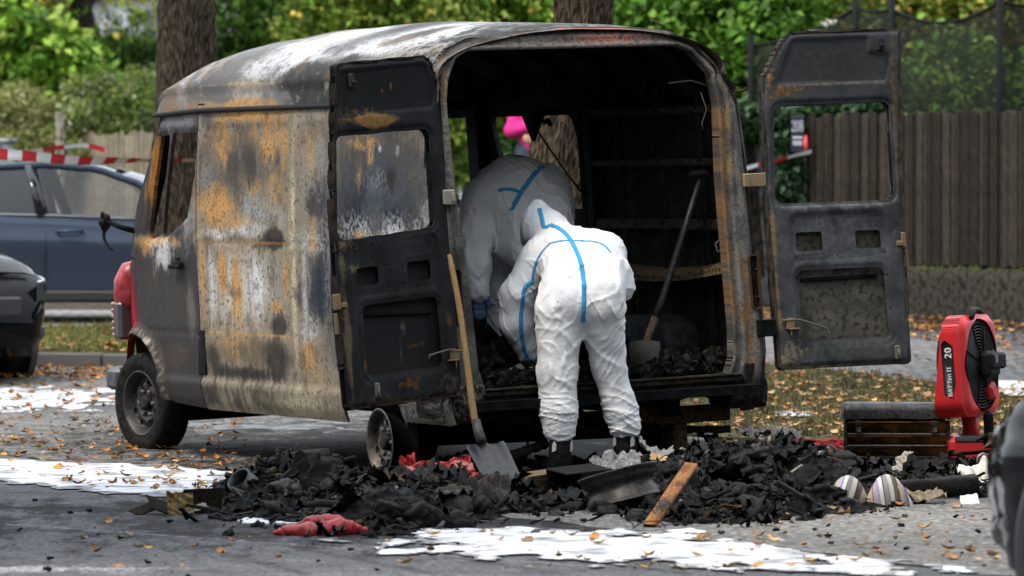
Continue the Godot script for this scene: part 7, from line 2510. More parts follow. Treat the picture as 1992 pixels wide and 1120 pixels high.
	for q in [[0.2, 0.068], [0.12, 0.056], [0.053, 0.058]]:
		m = MB.new()
		rows = []
		for p in [[-0.5, 0.095], [-0.44, 0.102], [0.3, 0.102], [0.42, 0.112], [0.5, 0.112], [0.5, 0.095]]:
			rows.append(PackedVector3Array([Vector3(-0.298, q[0] + q[1] * p[0], p[1]), Vector3(-0.1, q[0] + q[1] * p[0], p[1]), Vector3(0.1, q[0] + q[1] * p[0], p[1]), Vector3(0.298, q[0] + q[1] * p[0], p[1])]))
		m.grid(rows)
		obj("drawer", m, front, tb)
	for y in [0.158, 0.087]:
		m = MB.new()
		m.box(Vector3(0, y, 0.105), Vector3(0.6, 0.01, 0.02), Basis.IDENTITY, 0.003)
		obj("rail", m, mat(0.16, 0.14, 0.12, 0.5, 0.4, blotch, 4.0), tb)
	m = MB.new()
	m.box(Vector3(0, 0.012, 0.1), Vector3(0.63, 0.024, 0.03), Basis.IDENTITY, 0.006)
	obj("plinth", m, steel, tb)
	m = MB.new()
	rows = []
	for p in [[0.252, 0.118], [0.3, 0.12], [0.325, 0.112], [0.34, 0.095], [0.347, 0.05], [0.348, -0.06], [0.335, -0.12], [0.3, -0.15], [0.24, -0.152]]:
		var row := PackedVector3Array()
		for k in 17: row.append(Vector3(-0.325 + 0.65 * k / 16.0, p[0] + dents.get_noise_2d(k * 20.0, p[1] * 500.0) * 0.008, p[1]))
		rows.append(row)
	m.grid(rows)
	for e in [0, 16]:
		for i in rows.size() - 1: m.tri(Vector3(rows[0][e].x, 0.24, -0.02), rows[i][e], rows[i + 1][e])
	obj("lid", m, mat(0.06, 0.06, 0.06, 0.5, 0.4, blotch, 4.0), tb)
	for q in [-0.235, 0.225]:
		m = MB.new()
		m.box(Vector3(q, 0.225, 0.125), Vector3(0.045, 0.03, 0.014), Basis.IDENTITY, 0.004)
		m.prism(PackedVector2Array([Vector2(-0.024, 0.03), Vector2(0.024, 0.03), Vector2(0.014, -0.03), Vector2(-0.014, -0.03)]), 0.014, Transform3D(Basis.IDENTITY, Vector3(q, 0.2, 0.122)))
		obj("clasp", m, mat(0.045, 0.04, 0.036, 0.6, 0.4), tb)
	# red battery fan
	var fb := Basis(Vector3.UP, deg_to_rad(62)) * Basis(Vector3.RIGHT, deg_to_rad(-4))
	var fan := thing("ventilator", "red battery ventilator fan on its flat base, upright behind the toolbox", "fan", Transform3D(Basis(Vector3.UP, deg_to_rad(62)), Vector3(2.78, 0.02, -31.05)))
	var red := mat(0.62, 0.028, 0.035, 0.4)
	var blk := mat(0.015, 0.015, 0.016, 0.55)
	var hold := Node3D.new()
	hold.name = "fan_head"
	fan.add_child(hold)
	hold.transform = Transform3D(Basis(Vector3.RIGHT, deg_to_rad(-4)), Vector3(0, 0.575, 0))
	var shape := func(x: float, y: float, z: float) -> float:
		# outline of the housing; the waist narrows right of the grille
		var f := rrect(x, y, -0.275, 0.275, -0.31, 0.31, 0.11)
		f = minf(f, 0.41 - (absf(x) + absf(y)) * 0.78 + 0.02)
		return f
	m = MB.new()
	m.plate(-0.3, 0.3, -0.33, 0.33, 0.015, func(x, y): return minf(shape.call(x, y, 0.0), Vector2(x / 0.25, y / 0.285).length() * 0.25 - 0.25), func(x, y, h):
		var r: float = shape.call(x, y, 0.0)
		return Vector3(x, y, 0.1 - h * lerpf(1.05, 0.6, (y + 0.31) / 0.62) - 0.035 * (1.0 - smoothstep(0.0, 0.045, r)) * (1.0 if h == 0.0 else 0.0)), 0.22)
	obj("housing", m, red, hold)
	m = MB.new()
	rows = []
	for z in [0.1, 0.06, -0.1]:
		var row := PackedVector3Array()
		for k in 41: row.append(Vector3(cos(TAU * k / 40) * 0.246, sin(TAU * k / 40) * 0.271, z))
		rows.append(row)
	m.grid(rows)
	obj("shroud", m, blk, hold)
	m = MB.new()
	m.lathe([Vector2(0.0, 0.0), Vector2(0.26, 0.0)], Transform3D(Basis(Vector3.RIGHT, PI / 2), Vector3(0, 0, -0.085)), 24)
	obj("back_screen", m, mat(0.008, 0.008, 0.008, 0.9), hold)
	for k in 12:
		m = MB.new()
		var f := 0.2 + k * 0.07
		var ring := PackedVector3Array()
		for j in 37: ring.append(Vector3(cos(TAU * j / 36) * 0.243 * f, sin(TAU * j / 36) * 0.268 * f, 0.085))
		m.tube(ring, 0.0028, 5, false)
		obj("grille_ring", m, mat(0.05, 0.05, 0.052, 0.5), hold)
	for k in 8:
		var a := TAU * (k + 0.5) / 8
		m = MB.new()
		m.tube(PackedVector3Array([Vector3(cos(a) * 0.05, sin(a) * 0.05, 0.1), Vector3(cos(a) * 0.243, sin(a) * 0.268, 0.085)]), 0.0065, 6)
		obj("grille_spoke", m, blk, hold)
	for k in 6:
		var a := TAU * k / 6
		m = MB.new()
		rows = []
		for i in 6:
			var r := lerpf(0.05, 0.23, i / 5.0)
			var row := PackedVector3Array()
			for j in 4: row.append(Vector3(cos(a + j * 0.16) * r, sin(a + j * 0.16) * r * 1.08, 0.02 - j * 0.02))
			rows.append(row)
		m.grid(rows)
		obj("fan_blade", m, mat(0.02, 0.02, 0.021, 0.5), hold)
	m = MB.new()
	m.box(Vector3(0.03, 0.0, 0.13), Vector3(0.2, 0.17, 0.08), Basis.IDENTITY, 0.03)
	m.box(Vector3(0.06, 0.02, 0.17), Vector3(0.22, 0.1, 0.04), Basis.IDENTITY, 0.015)
	obj("motor_cover", m, blk, hold)
	m = MB.new()
	m.box(Vector3(0.0, 0.03, 0.193), Vector3(0.035, 0.045, 0.006), Basis.IDENTITY, 0.002)
	obj("switch", m, mat(0.12, 0.12, 0.13, 0.4), hold)
	m = MB.new()
	m.box(Vector3(0.1, -0.16, 0.1), Vector3(0.1, 0.1, 0.06), Basis(Vector3(0, 0, 1), 0.5), 0.02)
	obj("guard_lug", m, red, hold)
	m = MB.new()
	m.tube(PackedVector3Array([Vector3(-0.13, 0.29, 0.1), Vector3(-0.08, 0.325, 0.09), Vector3(0.0, 0.34, 0.06), Vector3(0.1, 0.335, 0.05), Vector3(0.16, 0.31, 0.05)]), 0.018, 8)
	obj("carry_handle", m, blk, hold)
	# the label strip on the side facing the street
	m = MB.new()
	m.prism(PackedVector2Array([Vector2(-0.17, -0.012), Vector2(-0.165, 0.04), Vector2(0.14, 0.045), Vector2(0.165, 0.02), Vector2(0.13, -0.03), Vector2(-0.1, -0.035)]), 0.006, Transform3D(Basis(Vector3.UP, Vector3(0, 0, -1), Vector3(-1, 0, 0)), Vector3(-0.277, 0.0, -0.005)))
	var lab := obj("label_strip", m, mat(0.02, 0.021, 0.024, 0.4), hold)
	var fnt := SystemFont.new()
	fnt.font_names = PackedStringArray(["Droid Sans"])
	fnt.font_weight = 700
	fnt.font_italic = true
	for q in [["BAT fan II", -0.09, 0.0, 0.0016, 0.8], ["20", 0.085, 0.0, 0.0026, 0.8]]:
		var tm := TextMesh.new()
		tm.font = fnt
		tm.text = q[0]
		tm.font_size = 24
		tm.pixel_size = q[3]
		tm.depth = 0.002
		var o := put("lettering", tm, mat(0.75, 0.75, 0.76, 0.5), lab)
		o.transform = Transform3D(Basis(Vector3.UP, Vector3(0, 0, -1), Vector3(-1, 0, 0)), Vector3(-0.282, q[1], -0.005 + q[2]))
	# stand and base
	m = MB.new()
	m.tube(PackedVector3Array([Vector3(0.06, 0.08, 0.0), Vector3(0.05, 0.2, 0.0), Vector3(0.03, 0.34, 0.0)]), PackedFloat32Array([0.075, 0.05, 0.065]), 10)
	obj("neck", m, red, fan)
	m = MB.new()
	m.box(Vector3(0.0, 0.22, 0.14), Vector3(0.06, 0.17, 0.06), Basis(Vector3(0, 0, 1), 0.15), 0.02)
	obj("battery_clip", m, blk, fan)
	var inv := Basis(Vector3.UP, deg_to_rad(-62))
	m = MB.new()
	m.box(inv * Vector3(0.3, 0.075, 0.05), Vector3(0.86, 0.15, 0.42), inv, 0.03)
	obj("base", m, red, fan)
	m = MB.new()
	m.box(inv * Vector3(0.3, 0.135, 0.25), Vector3(0.8, 0.038, 0.025), inv * Basis(Vector3.RIGHT, -0.35), 0.008)
	m.box(inv * Vector3(0.3, 0.152, 0.05), Vector3(0.7, 0.006, 0.3), inv, 0.002)
	obj("tread_strip", m, mat(0.05, 0.05, 0.053, 0.7), fan)
	for o in hold.get_children():
		var xf: Transform3D = hold.transform * o.transform
		hold.remove_child(o)
		o.owner = null
		o.name = own_name(str(o.name).rstrip("0123456789").rstrip("_"), fan)
		fan.add_child(o, true)
		o.transform = xf
	hold.free()


# ---------------------------------------------------------------- what was raked out of the van
var MOUNDS := [[-1.15, -27.3, 0.34, 0.9, 0.17], [-1.2, -28.1, 0.25, 0.6, 0.1], [-0.62, -25.1, 0.24, 0.4, 0.14], [-0.8, -26.3, 0.4, 0.7, 0.1], [-0.36, -26.7, 0.3, 0.9, 0.09], [0.15, -27.1, 0.4, 0.7, 0.05], [0.75, -28.0, 0.5, 0.6, 0.05], [0.95, -26.7, 0.3, 0.6, 0.12], [1.25, -27.4, 0.45, 0.9, 0.2], [1.55, -28.2, 0.4, 1.2, 0.15], [1.45, -29.8, 0.5, 1.1, 0.1], [2.4, -28.9, 0.8, 0.5, 0.04], [2.35, -28.0, 0.4, 0.4, 0.07], [0.3, -29.9, 1.0, 0.6, 0.03], [-0.3, -29.6, 0.6, 0.6, 0.03], [1.0, -25.7, 0.25, 0.4, 0.05]]


var soft := FastNoiseLite.new()


func heap(x: float, z: float) -> float:
	var h := 0.0
	for q in MOUNDS:
		var d: float = pow((x - q[0]) / q[2], 2.0) + pow((z - q[1]) / q[3], 2.0)
		if d < 6.0: h += q[4] * exp(-d)
	h *= 0.75 + 0.5 * lumps.get_noise_2d(x * 260.0, z * 140.0)
	h += minf(h, 0.05) * (absf(lumps.get_noise_2d(x * 900.0, z * 700.0)) * 1.6 - 0.3)
	if h > 0.01:
		h += minf(h, 0.06) * (0.9 * absf(soft.get_noise_2d(x * 11.0, z * 8.0)) + 0.5 * absf(soft.get_noise_2d(x * 27.0 + 9.0, z * 20.0)) - 0.35)
	return h


func crumple(w: float, l: float, n: int, amp: float, sd: int, curl := 0.0) -> MB:
	var mb := MB.new()
	var rows := []
	for i in n + 1:
		var row := PackedVector3Array()
		for j in n + 1:
			var u := float(j) / n - 0.5
			var v := float(i) / n - 0.5
			var e := 1.0 + 0.25 * lumps.get_noise_2d(u * 120.0 + sd * 31.0, v * 120.0)
			var p := Vector3(u * w * e, amp * (absf(soft.get_noise_2d(u * 2.6 + sd * 13.0, v * 2.6)) * 1.5 + 0.5 * absf(soft.get_noise_2d(u * 5.5, v * 5.5 + sd * 7.0))), v * l * e)
			if curl != 0.0:
				var a := u * curl
				p = Vector3(sin(a) / curl * w, p.y + (1.0 - cos(a)) / curl * w, p.z)
			row.append(p)
		rows.append(row)
	mb.grid(rows)
	return mb


func lay(called: String, label: String, cat: String, mb: MB, m: Material, at: Vector3, rot: Vector3, group := "") -> Node3D:
	var o := obj(called, mb, m)
	o.transform = Transform3D(Basis.from_euler(rot), at)
	tag(o, label, cat, group)
	return o


func build_debris():
	soft.seed = 33
	soft.frequency = 1.0
	soft.fractal_type = FastNoiseLite.FRACTAL_NONE
	var ash_tex := noise_tex(0.03, 19, [[0.0, 0.45, 0.62, 0.74, 1.0], [0.2, 0.28, 0.42, 1.0, 1.0]], 6)
	var char_m := mat(0.032, 0.031, 0.03, 0.75, 0.0, ash_tex, 0.9, 0.8, 7.0)
	var mb := MB.new()
	mb.plate(-2.0, 3.4, -32.5, -24.2, 0.026, func(x, z): return heap(x, z) - 0.012, func(x, z, h): return Vector3(x, ground(z) + heap(x, z) - 0.004, z), 0.0)
	var mound := obj("ash_heap", mb, char_m)
	tag(mound, "heap of black ash and charred rubbish raked out behind the van", "ash heap", "", "stuff")
	var rng := RandomNumberGenerator.new()
	rng.seed = 606
	# chips, slivers, crumpled scraps, wires
	var chip := MB.new(false)
	for i in 3: chip.box(Vector3(rng.randf_range(-0.02, 0.02), 0.008 * i, rng.randf_range(-0.02, 0.02)), Vector3(rng.randf_range(0.03, 0.07), rng.randf_range(0.006, 0.018), rng.randf_range(0.015, 0.05)), Basis.from_euler(Vector3(rng.randf_range(-0.6, 0.6), rng.randf() * 3.0, rng.randf_range(-0.6, 0.6))))
	var chip2 := MB.new(false)
	for i in 3: chip2.box(Vector3(rng.randf_range(-0.02, 0.02), 0.008 * i, rng.randf_range(-0.02, 0.02)), Vector3(rng.randf_range(0.03, 0.07), rng.randf_range(0.006, 0.018), rng.randf_range(0.015, 0.05)), Basis.from_euler(Vector3(rng.randf_range(-0.6, 0.6), rng.randf() * 3.0, rng.randf_range(-0.6, 0.6))))
	var sliver := MB.new(false)
	sliver.box(Vector3.ZERO, Vector3(0.16, 0.01, 0.018), Basis(Vector3(0, 0, 1), 0.15))
	sliver.box(Vector3(0.03, 0.01, 0.015), Vector3(0.09, 0.006, 0.02), Basis(Vector3(0, 1, 0), 0.6))
	var scrap := crumple(0.08, 0.07, 5, 0.05, 3)
	var scrap2 := crumple(0.06, 0.1, 5, 0.05, 9, 1.6)
	var wire := MB.new()
	var wp := PackedVector3Array()
	for i in 12: wp.append(Vector3(i * 0.022 - 0.12, 0.05 * sin(i * 0.5) * sin(i * 0.25), 0.05 * sin(i * 0.8)))
	wire.tube(wp, 0.0025, 4, false)
	var bend := MB.new()
	wp = PackedVector3Array()
	for i in 14: wp.append(Vector3(cos(i * 0.35) * 0.07, 0.02 + 0.012 * i * sin(i * 0.4), sin(i * 0.35) * 0.05))
	bend.tube(wp, 0.003, 4, false)
	var lump := MB.new(false)
	for i in 9:
		for j in 12:
			var P := func(ii: int, jj: int) -> Vector3:
				var th := PI * ii / 9.0
				var ph := TAU * (jj % 12) / 12.0
				var d := Vector3(sin(th) * cos(ph), cos(th), sin(th) * sin(ph))
				return d * Vector3(0.075, 0.045, 0.06) * (1.0 + 0.9 * lumps.get_noise_3d(d.x * 60.0, d.y * 60.0, d.z * 60.0))
			lump.quad(P.call(i, j), P.call(i, j + 1), P.call(i + 1, j + 1), P.call(i + 1, j))
	var plate := crumple(0.26, 0.2, 9, 0.05, 15)
	var stick := MB.new(false)
	stick.box(Vector3.ZERO, Vector3(0.36, 0.022, 0.03), Basis(Vector3(0, 0, 1), 0.06), 0.004)
	stick.box(Vector3(0.05, 0.012, 0.004), Vector3(0.2, 0.016, 0.024), Basis(Vector3(0, 1, 0), 0.1), 0.004)
	var lump2 := MB.new(false)
	lump2.st.append_from(lump.st.commit(), 0, Transform3D(Basis(Vector3.UP, 0.7).scaled(Vector3(1.1, 0.8, 0.9)), Vector3.ZERO))
	var kinds := [["charred_sheets", plate, 170, 0.01], ["charred_sticks", stick, 130, 0.04], ["charred_lumps", lump2, 1300, 0.015], ["charred_chips", chip2, 6500, 0.0], ["charred_slivers", sliver, 2600, 0.02], ["charred_scraps", scrap, 450, 0.012], ["curled_scraps", scrap2, 350, 0.02], ["burnt_wires", wire, 420, 0.03], ["burnt_wire_loops", bend, 200, 0.03]]
	var vm := vcol(0.65)
	vm.metallic_specular = 0.25
	for q in kinds:
		var xs: Array[Transform3D] = []
		var cs := PackedColorArray()
		var tries := 0
		while xs.size() < q[2] and tries < 60000:
			tries += 1
			var g: Array = MOUNDS[rng.randi() % MOUNDS.size()]
			var x: float = g[0] + rng.randfn() * g[2] * 0.85
			var z: float = g[1] + rng.randfn() * g[3] * 0.85
			if x < -2.2 or x > 3.2 or z > -24.15 or z < -32.0: continue
			var h := heap(x, z)
			if h < 0.03 and rng.randf() > 0.25: continue
			var s := 0.22 + 1.1 * pow(rng.randf(), 2.8)
			xs.append(Transform3D(Basis.from_euler(Vector3(rng.randf_range(-0.6, 0.6), rng.randf() * TAU, rng.randf_range(-0.6, 0.6))).scaled(Vector3.ONE * s), Vector3(x, ground(z) + maxf(h, 0.006) + q[3] * rng.randf(), z)))
			var r := rng.randf()
			var v := rng.randf_range(0.004, 0.015)
			if r < 0.86: cs.append(Color(v, v, v * 1.02))
			elif r < 0.95: cs.append(Color(v * 5, v * 4.8, v * 4.5))
			elif r < 0.985: cs.append(Color(0.1, 0.055, 0.025) * rng.randf_range(0.4, 1.2))
			else: cs.append(Color(0.35, 0.33, 0.3) * rng.randf_range(0.5, 1.1))
		var o := swarm(q[0], q[1].done(), vm, xs, cs)
		tag(o, {"charred_sheets": "buckled charred sheets lying flat in the ash heap", "charred_sticks": "charred sticks poking from the ash heap", "charred_lumps": "rough charred lumps as big as fists in the ash heap", "charred_chips": "small charred chips strewn all over the ash heap", "charred_slivers": "thin burnt slivers of wood on the ash heap", "charred_scraps": "crumpled black scraps lying on the ash heap", "curled_scraps": "curled burnt sheet scraps on the ash heap", "burnt_wires": "fine burnt wires sticking from the ash heap", "burnt_wire_loops": "loose loops of burnt wire on the ash heap"}[q[0]], "debris")
	# pieces of black scrap lying loose on road and paving
	var loose: Array[Transform3D] = []
	for i in 190:
		var x := rng.randf_range(-2.6, 2.4)
		var z := rng.randf_range(-27.5, -21.6)
		loose.append(Transform3D(Basis.from_euler(Vector3(0, rng.randf() * TAU, 0)).scaled(Vector3.ONE * (0.12 + 0.5 * pow(rng.randf(), 3.0))), Vector3(x, 0.012, z)))
	tag(swarm("loose_scraps", chip.done(), char_m, loose, PackedColorArray()), "loose black scraps scattered on the road and paving", "debris")
	# charred lumps in the load space
	loose = []
	for i in 1500:
		var p := vt * Vector3(rng.randf_range(-0.85, 0.9), 0.585 + 0.02 * rng.randf(), rng.randf_range(-2.6, -0.12))
		loose.append(Transform3D(Basis.from_euler(Vector3(rng.randf(), rng.randf() * TAU, rng.randf())).scaled(Vector3.ONE * rng.randf_range(0.3, 1.1)), p))
	tag(swarm("load_space_debris", lump.done(), char_m, loose, PackedColorArray()), "black burnt debris covering the van's load floor", "debris")
	for q in [[0.72, -0.5, 0.3, 0.12], [0.2, -1.4, 0.5, 0.2], [-0.55, -0.9, 0.35, 0.16]]:
		mb = crumple(q[2] * 2.2, q[2] * 2.0, 14, q[3], 40 + int(q[0] * 10))
		var p := vt * Vector3(q[0], 0.57, q[1])
		lay("charred_bundle", ["charred bundle on the load floor, beside the spade", "charred bundle at the bowed person's feet inside the van", "charred bundle on the load floor behind the left pillar"][0 if q[0] > 0.5 else (1 if q[0] > 0 else 2)], "bundle", mb, char_m, p, Vector3(0, q[0] * 3.0, 0), "charred bundles")
	# --- things one can tell apart
	mb = crumple(0.3, 0.16, 12, 0.05, 5)
	lay("crumpled_cloth", "pale grey crumpled cloth lying on the load floor by the left hand", "cloth", mb, mat(0.16, 0.16, 0.165, 0.9), vt * Vector3(-0.42, 0.6, -0.3), Vector3(0, 0.4, 0))
	# loose steel wheel
	mb = MB.new()
	var prof := []
	for q in [[0.135, 0.072], [0.19, 0.07], [0.205, 0.078], [0.212, 0.085], [0.214, 0.078], [0.2, 0.066], [0.193, 0.045], [0.19, 0.03], [0.176, 0.018], [0.172, 0.0], [0.174, -0.02], [0.19, -0.035], [0.194, -0.06], [0.204, -0.07], [0.216, -0.08], [0.213, -0.088], [0.2, -0.078], [0.18, -0.06], [0.16, 0.0], [0.135, 0.03]]:
		prof.append(Vector2(q[0], q[1]))
	mb.lathe(prof, Transform3D.IDENTITY, 56)
	var rim_p := mat(0.055, 0.05, 0.045, 0.45, 0.5, blotch, 4.0)
	var wheel := thing("wheel_rim", "burnt bare steel wheel rim lying in the ash in front of the boots", "wheel rim", Transform3D(Basis.from_euler(Vector3(-0.2, 0.3, 0.2)), Vector3(0.565, 0.125, -26.35)))
	obj("barrel", mb, rim_p, wheel)
	mb = MB.new()
	mb.lathe([Vector2(0.172, -0.01), Vector2(0.15, 0.012), Vector2(0.1, 0.03), Vector2(0.06, 0.022), Vector2(0.035, 0.022)], Transform3D.IDENTITY, 40)
	obj("disc", mb, rim_p, wheel)
	# plank
	var plank_p := Paint.new(96, 512, 0, 1, 0, 4, Color(0.62, 0.44, 0.28), 421)
	plank_p.scatter(Color(0.4, 0.25, 0.14), 1, 0.52, 0.7, 0.8)
	plank_p.blob(0.5, 1.2, 0.9, 0.7, Color(0.16, 0.16, 0.19), 0.95, 0, 1.2)
	plank_p.blob(0.6, 2.6, 0.5, 0.35, Color(0.3, 0.19, 0.17), 0.8, 0, 1.3)
	plank_p.blob(0.3, 3.6, 0.5, 0.3, Color(0.34, 0.22, 0.16), 0.8, 0, 1.3)
	mb = MB.new()
	var pa := Vector3(0.675, 0.012, -25.0)
	var pb := Vector3(0.9, 0.285, -25.55)
	var pd := (pb - pa).normalized()
	var px := Vector3(1, 0, 0.12)
	px = (px - pd * px.dot(pd)).normalized()
	var pn := px.cross(pd)
	if pn.z < 0: pn = -pn
	mb.quad_uv(pa - px * 0.032 + pn * 0.011, pb - px * 0.032 + pn * 0.011, pb + px * 0.032 + pn * 0.011, pa + px * 0.032 + pn * 0.011, Vector2(0, 1), Vector2(0, 0), Vector2(1, 0), Vector2(1, 1))
	mb.quad_uv(pa + px * 0.032 + pn * 0.011, pb + px * 0.032 + pn * 0.011, pb + px * 0.032 - pn * 0.011, pa + px * 0.032 - pn * 0.011, Vector2(0.9, 1), Vector2(0.9, 0), Vector2(1, 0), Vector2(1, 1))
	mb.quad_uv(pa - px * 0.032 - pn * 0.011, pb - px * 0.032 - pn * 0.011, pb - px * 0.032 + pn * 0.011, pa - px * 0.032 + pn * 0.011, Vector2(0, 1), Vector2(0, 0), Vector2(0.1, 0), Vector2(0.1, 1))
	mb.quad_uv(pb - px * 0.032 + pn * 0.011, pb - px * 0.032 - pn * 0.011, pb + px * 0.032 - pn * 0.011, pb + px * 0.032 + pn * 0.011, Vector2(0, 0), Vector2(0, 0.05), Vector2(1, 0.05), Vector2(1, 0))
	mb.quad_uv(pa - px * 0.032 - pn * 0.011, pa + px * 0.032 - pn * 0.011, pb + px * 0.032 - pn * 0.011, pb - px * 0.032 - pn * 0.011, Vector2(0, 1), Vector2(1, 1), Vector2(1, 0), Vector2(0, 0))
	mb.flat()
	tag(obj("plank", mb, painted(plank_p.done(0.1), 0.8)), "half burnt plank leaning on the ash heap, right of the wheel rim", "plank")
	# black boxes and blocks
	var boxes := [
		["charred_box", "open charred box lying between shovel blade and wheel rim", Vector3(0.36, 0.1, -26.85), Vector3(0.27, 0.19, 0.26), 0.45, 0.0],
		["charred_block", "square charred block on top of the left part of the heap", Vector3(-1.12, 0.185, -27.9), Vector3(0.215, 0.11, 0.16), -0.3, 1.0],
		["charred_block", "low charred beam lying right of the striped pages", Vector3(2.28, 0.06, -27.4), Vector3(0.46, 0.1, 0.12), 0.1, 0.0],
		["charred_block", "thick charred slab in the right part of the heap, below the toolbox", Vector3(1.75, 0.13, -28.6), Vector3(0.34, 0.09, 0.2), 0.2, 0.0],
	]
	for q in boxes:
		var o := thing(q[0], q[1], "box" if q[0] == "charred_box" else "block", Transform3D(Basis.from_euler(Vector3(0.05, q[4], 0.08)), q[2]), "charred boxes and blocks")
		mb = MB.new()
		var sz: Vector3 = q[3]
		if q[0] == "charred_box":
			for w in [[Vector3(0, -sz.y * 0.48, 0), Vector3(sz.x, 0.01, sz.z)], [Vector3(0, sz.y * 0.48, 0), Vector3(sz.x, 0.01, sz.z)], [Vector3(sz.x * 0.48, 0, 0), Vector3(0.01, sz.y, sz.z)], [Vector3(0, 0, -sz.z * 0.48), Vector3(sz.x, sz.y, 0.01)], [Vector3(0.04, 0, sz.z * 0.48), Vector3(sz.x - 0.08, sz.y, 0.01)]]:
				mb.box(w[0], w[1], Basis.from_euler(Vector3(rng.randf_range(-0.04, 0.04), 0, rng.randf_range(-0.04, 0.04))), 0.003)
		else:
			var rows := []
			for k in 9:
				var row := PackedVector3Array()
				for j in 13:
					var a := TAU * (j % 12) / 12.0
					var c := Vector2(clampf(cos(a) * 1.5, -1, 1), clampf(sin(a) * 1.5, -1, 1))
					var f := 1.0 + 0.22 * lumps.get_noise_3d(c.x * 60.0 + q[4] * 90.0, c.y * 60.0, k * 20.0)
					row.append(Vector3((k / 8.0 - 0.5) * sz.x, c.x * sz.y * 0.5 * f, c.y * sz.z * 0.5 * f))
				rows.append(row)
			mb.grid(rows)
			for e in [0, 8]:
				for j in 12: mb.tri(Vector3(rows[e][0].x, 0, 0), rows[e][j], rows[e][j + 1])
		obj("shell" if q[0] == "charred_box" else "body", mb, mat(0.018, 0.017, 0.016, 0.6, 0.0, blotch, 5.0, 0.5, 8.0) if q[5] == 0.0 else mat(0.06, 0.058, 0.055, 0.8, 0.0, grain, 3.0, 0.8, 6.0), o)
	# melted louvred casing
	var cs2 := thing("melted_casing", "melted grey casing with louvres, under the red sheet left of the shovel", "casing", Transform3D(Basis.from_euler(Vector3(0, -0.1, 0.05)), Vector3(-0.3, 0.05, -25.9)))
	mb = MB.new()
	mb.box(Vector3(0, 0.04, -0.05), Vector3(0.2, 0.12, 0.12), Basis.IDENTITY, 0.02)
	obj("body", mb, mat(0.07, 0.066, 0.06, 0.8, 0.0, blotch, 6.0), cs2)
	for k in 4:
		mb = MB.new()
		mb.box(Vector3(0.02, -0.005 + k * 0.028, 0.02), Vector3(0.12, 0.009, 0.025), Basis(Vector3.RIGHT, 0.5), 0.003)
		obj("louvre", mb, mat(0.1, 0.095, 0.085, 0.7), cs2)
	lay("melted_lump", "grey melted plastic lump between louvred casing and shovel blade", "lump", crumple(0.3, 0.26, 16, 0.1, 23), mat(0.09, 0.08, 0.075, 0.7, 0.0, blotch, 7.0), Vector3(-0.14, 0.05, -26.2), Vector3(0.5, 0.3, 0))
	lay("melted_lump", "dark grey crusted lump left of the louvred casing", "lump", crumple(0.34, 0.3, 16, 0.1, 29), mat(0.06, 0.055, 0.05, 0.8, 0.0, blotch, 7.0), Vector3(-0.48, 0.07, -26.6), Vector3(0.3, 0.9, 0))
	# red sheets, red cloth, red mesh
	var red_p := Paint.new(256, 256, 0, 1, 0, 1, Color(0.62, 0.13, 0.12), 431)
	red_p.scatter(Color(0.72, 0.55, 0.52), 0, 0.52, 0.66, 0.9)
	red_p.scatter(Color(0.1, 0.08, 0.08), 0, 0.42, 0.28, 0.9)
	lay("red_sheet", "crumpled red and white sheet on the heap left of the shovel blade", "sheet", crumple(0.36, 0.34, 22, 0.035, 51), painted(red_p.done(0.05), 0.6), Vector3(-0.36, 0.15, -26.75), Vector3(0.35, 0.3, 0.1))
	lay("red_rag", "small dark red rag at the left end of the red sheet", "rag", crumple(0.09, 0.2, 8, 0.05, 57), mat(0.35, 0.03, 0.03, 0.6), Vector3(-0.54, 0.15, -27.1), Vector3(0.9, 0.3, 0.4))
	var cloth := thing("red_cloth", "bright red folded cloth bag lying on the road in front of the heap", "cloth", spot(-0.94, 0.0, -24.55, 5))
	var crm := mat(0.42, 0.012, 0.02, 0.42, 0.0, blotch, 3.0)
	for q in [["lower_fold", [[-0.21, 0.01, 0.02, 0.01], [-0.14, 0.018, 0.03, 0.026], [-0.05, 0.022, 0.05, 0.034], [0.04, 0.024, 0.05, 0.036], [0.1, 0.034, 0.02, 0.036], [0.16, 0.028, -0.01, 0.03], [0.23, 0.018, -0.02, 0.016]]], ["upper_fold", [[-0.08, 0.05, -0.05, 0.012], [-0.02, 0.06, -0.04, 0.022], [0.05, 0.062, -0.03, 0.024], [0.1, 0.06, -0.02, 0.024], [0.13, 0.045, 0.0, 0.026]]]]:
		var cb := Body.new()
		cb.k = 70.0
		for k in q[1].size() - 1:
			var c0: Array = q[1][k]
			var c1: Array = q[1][k + 1]
			cb.limb(Vector3(c0[0], c0[1], c0[2]), Vector3(c1[0], c1[1], c1[2]), c0[3], c1[3])
			if q[0] == "lower_fold" and k > 0 and k < 4: cb.limb(Vector3(c0[0], c0[1] * 0.7, c0[2] - 0.07), Vector3(c1[0], c1[1] * 0.7, c1[2] - 0.06), c0[3] * 0.8, c1[3] * 0.8)
		cb.folds = true
		cb.fold = func(p: Vector3) -> float: return cloth_fold(p * 1.6, 0.0, 0.0045)
		mb = MB.new()
		cb.net(mb, 0.006)
		obj(q[0], mb, crm, cloth)
	mb = MB.new()
	for k in 16:
		var wv := PackedVector3Array()
		for j in 10: wv.append(Vector3(-0.16 + j * 0.036, 0.03 * sin(j * 0.9 + k) + 0.02 + 0.02 * sin(k * 1.7), -0.1 + k * 0.013 + 0.015 * sin(j * 1.7 + k)))
		mb.tube(wv, 0.0035, 4, false)
	lay("red_netting", "tangle of red netting beside the toolbox, on its left", "netting", mb, mat(0.45, 0.03, 0.045, 0.6), Vector3(1.92, 0.04, -31.9), Vector3.ZERO)
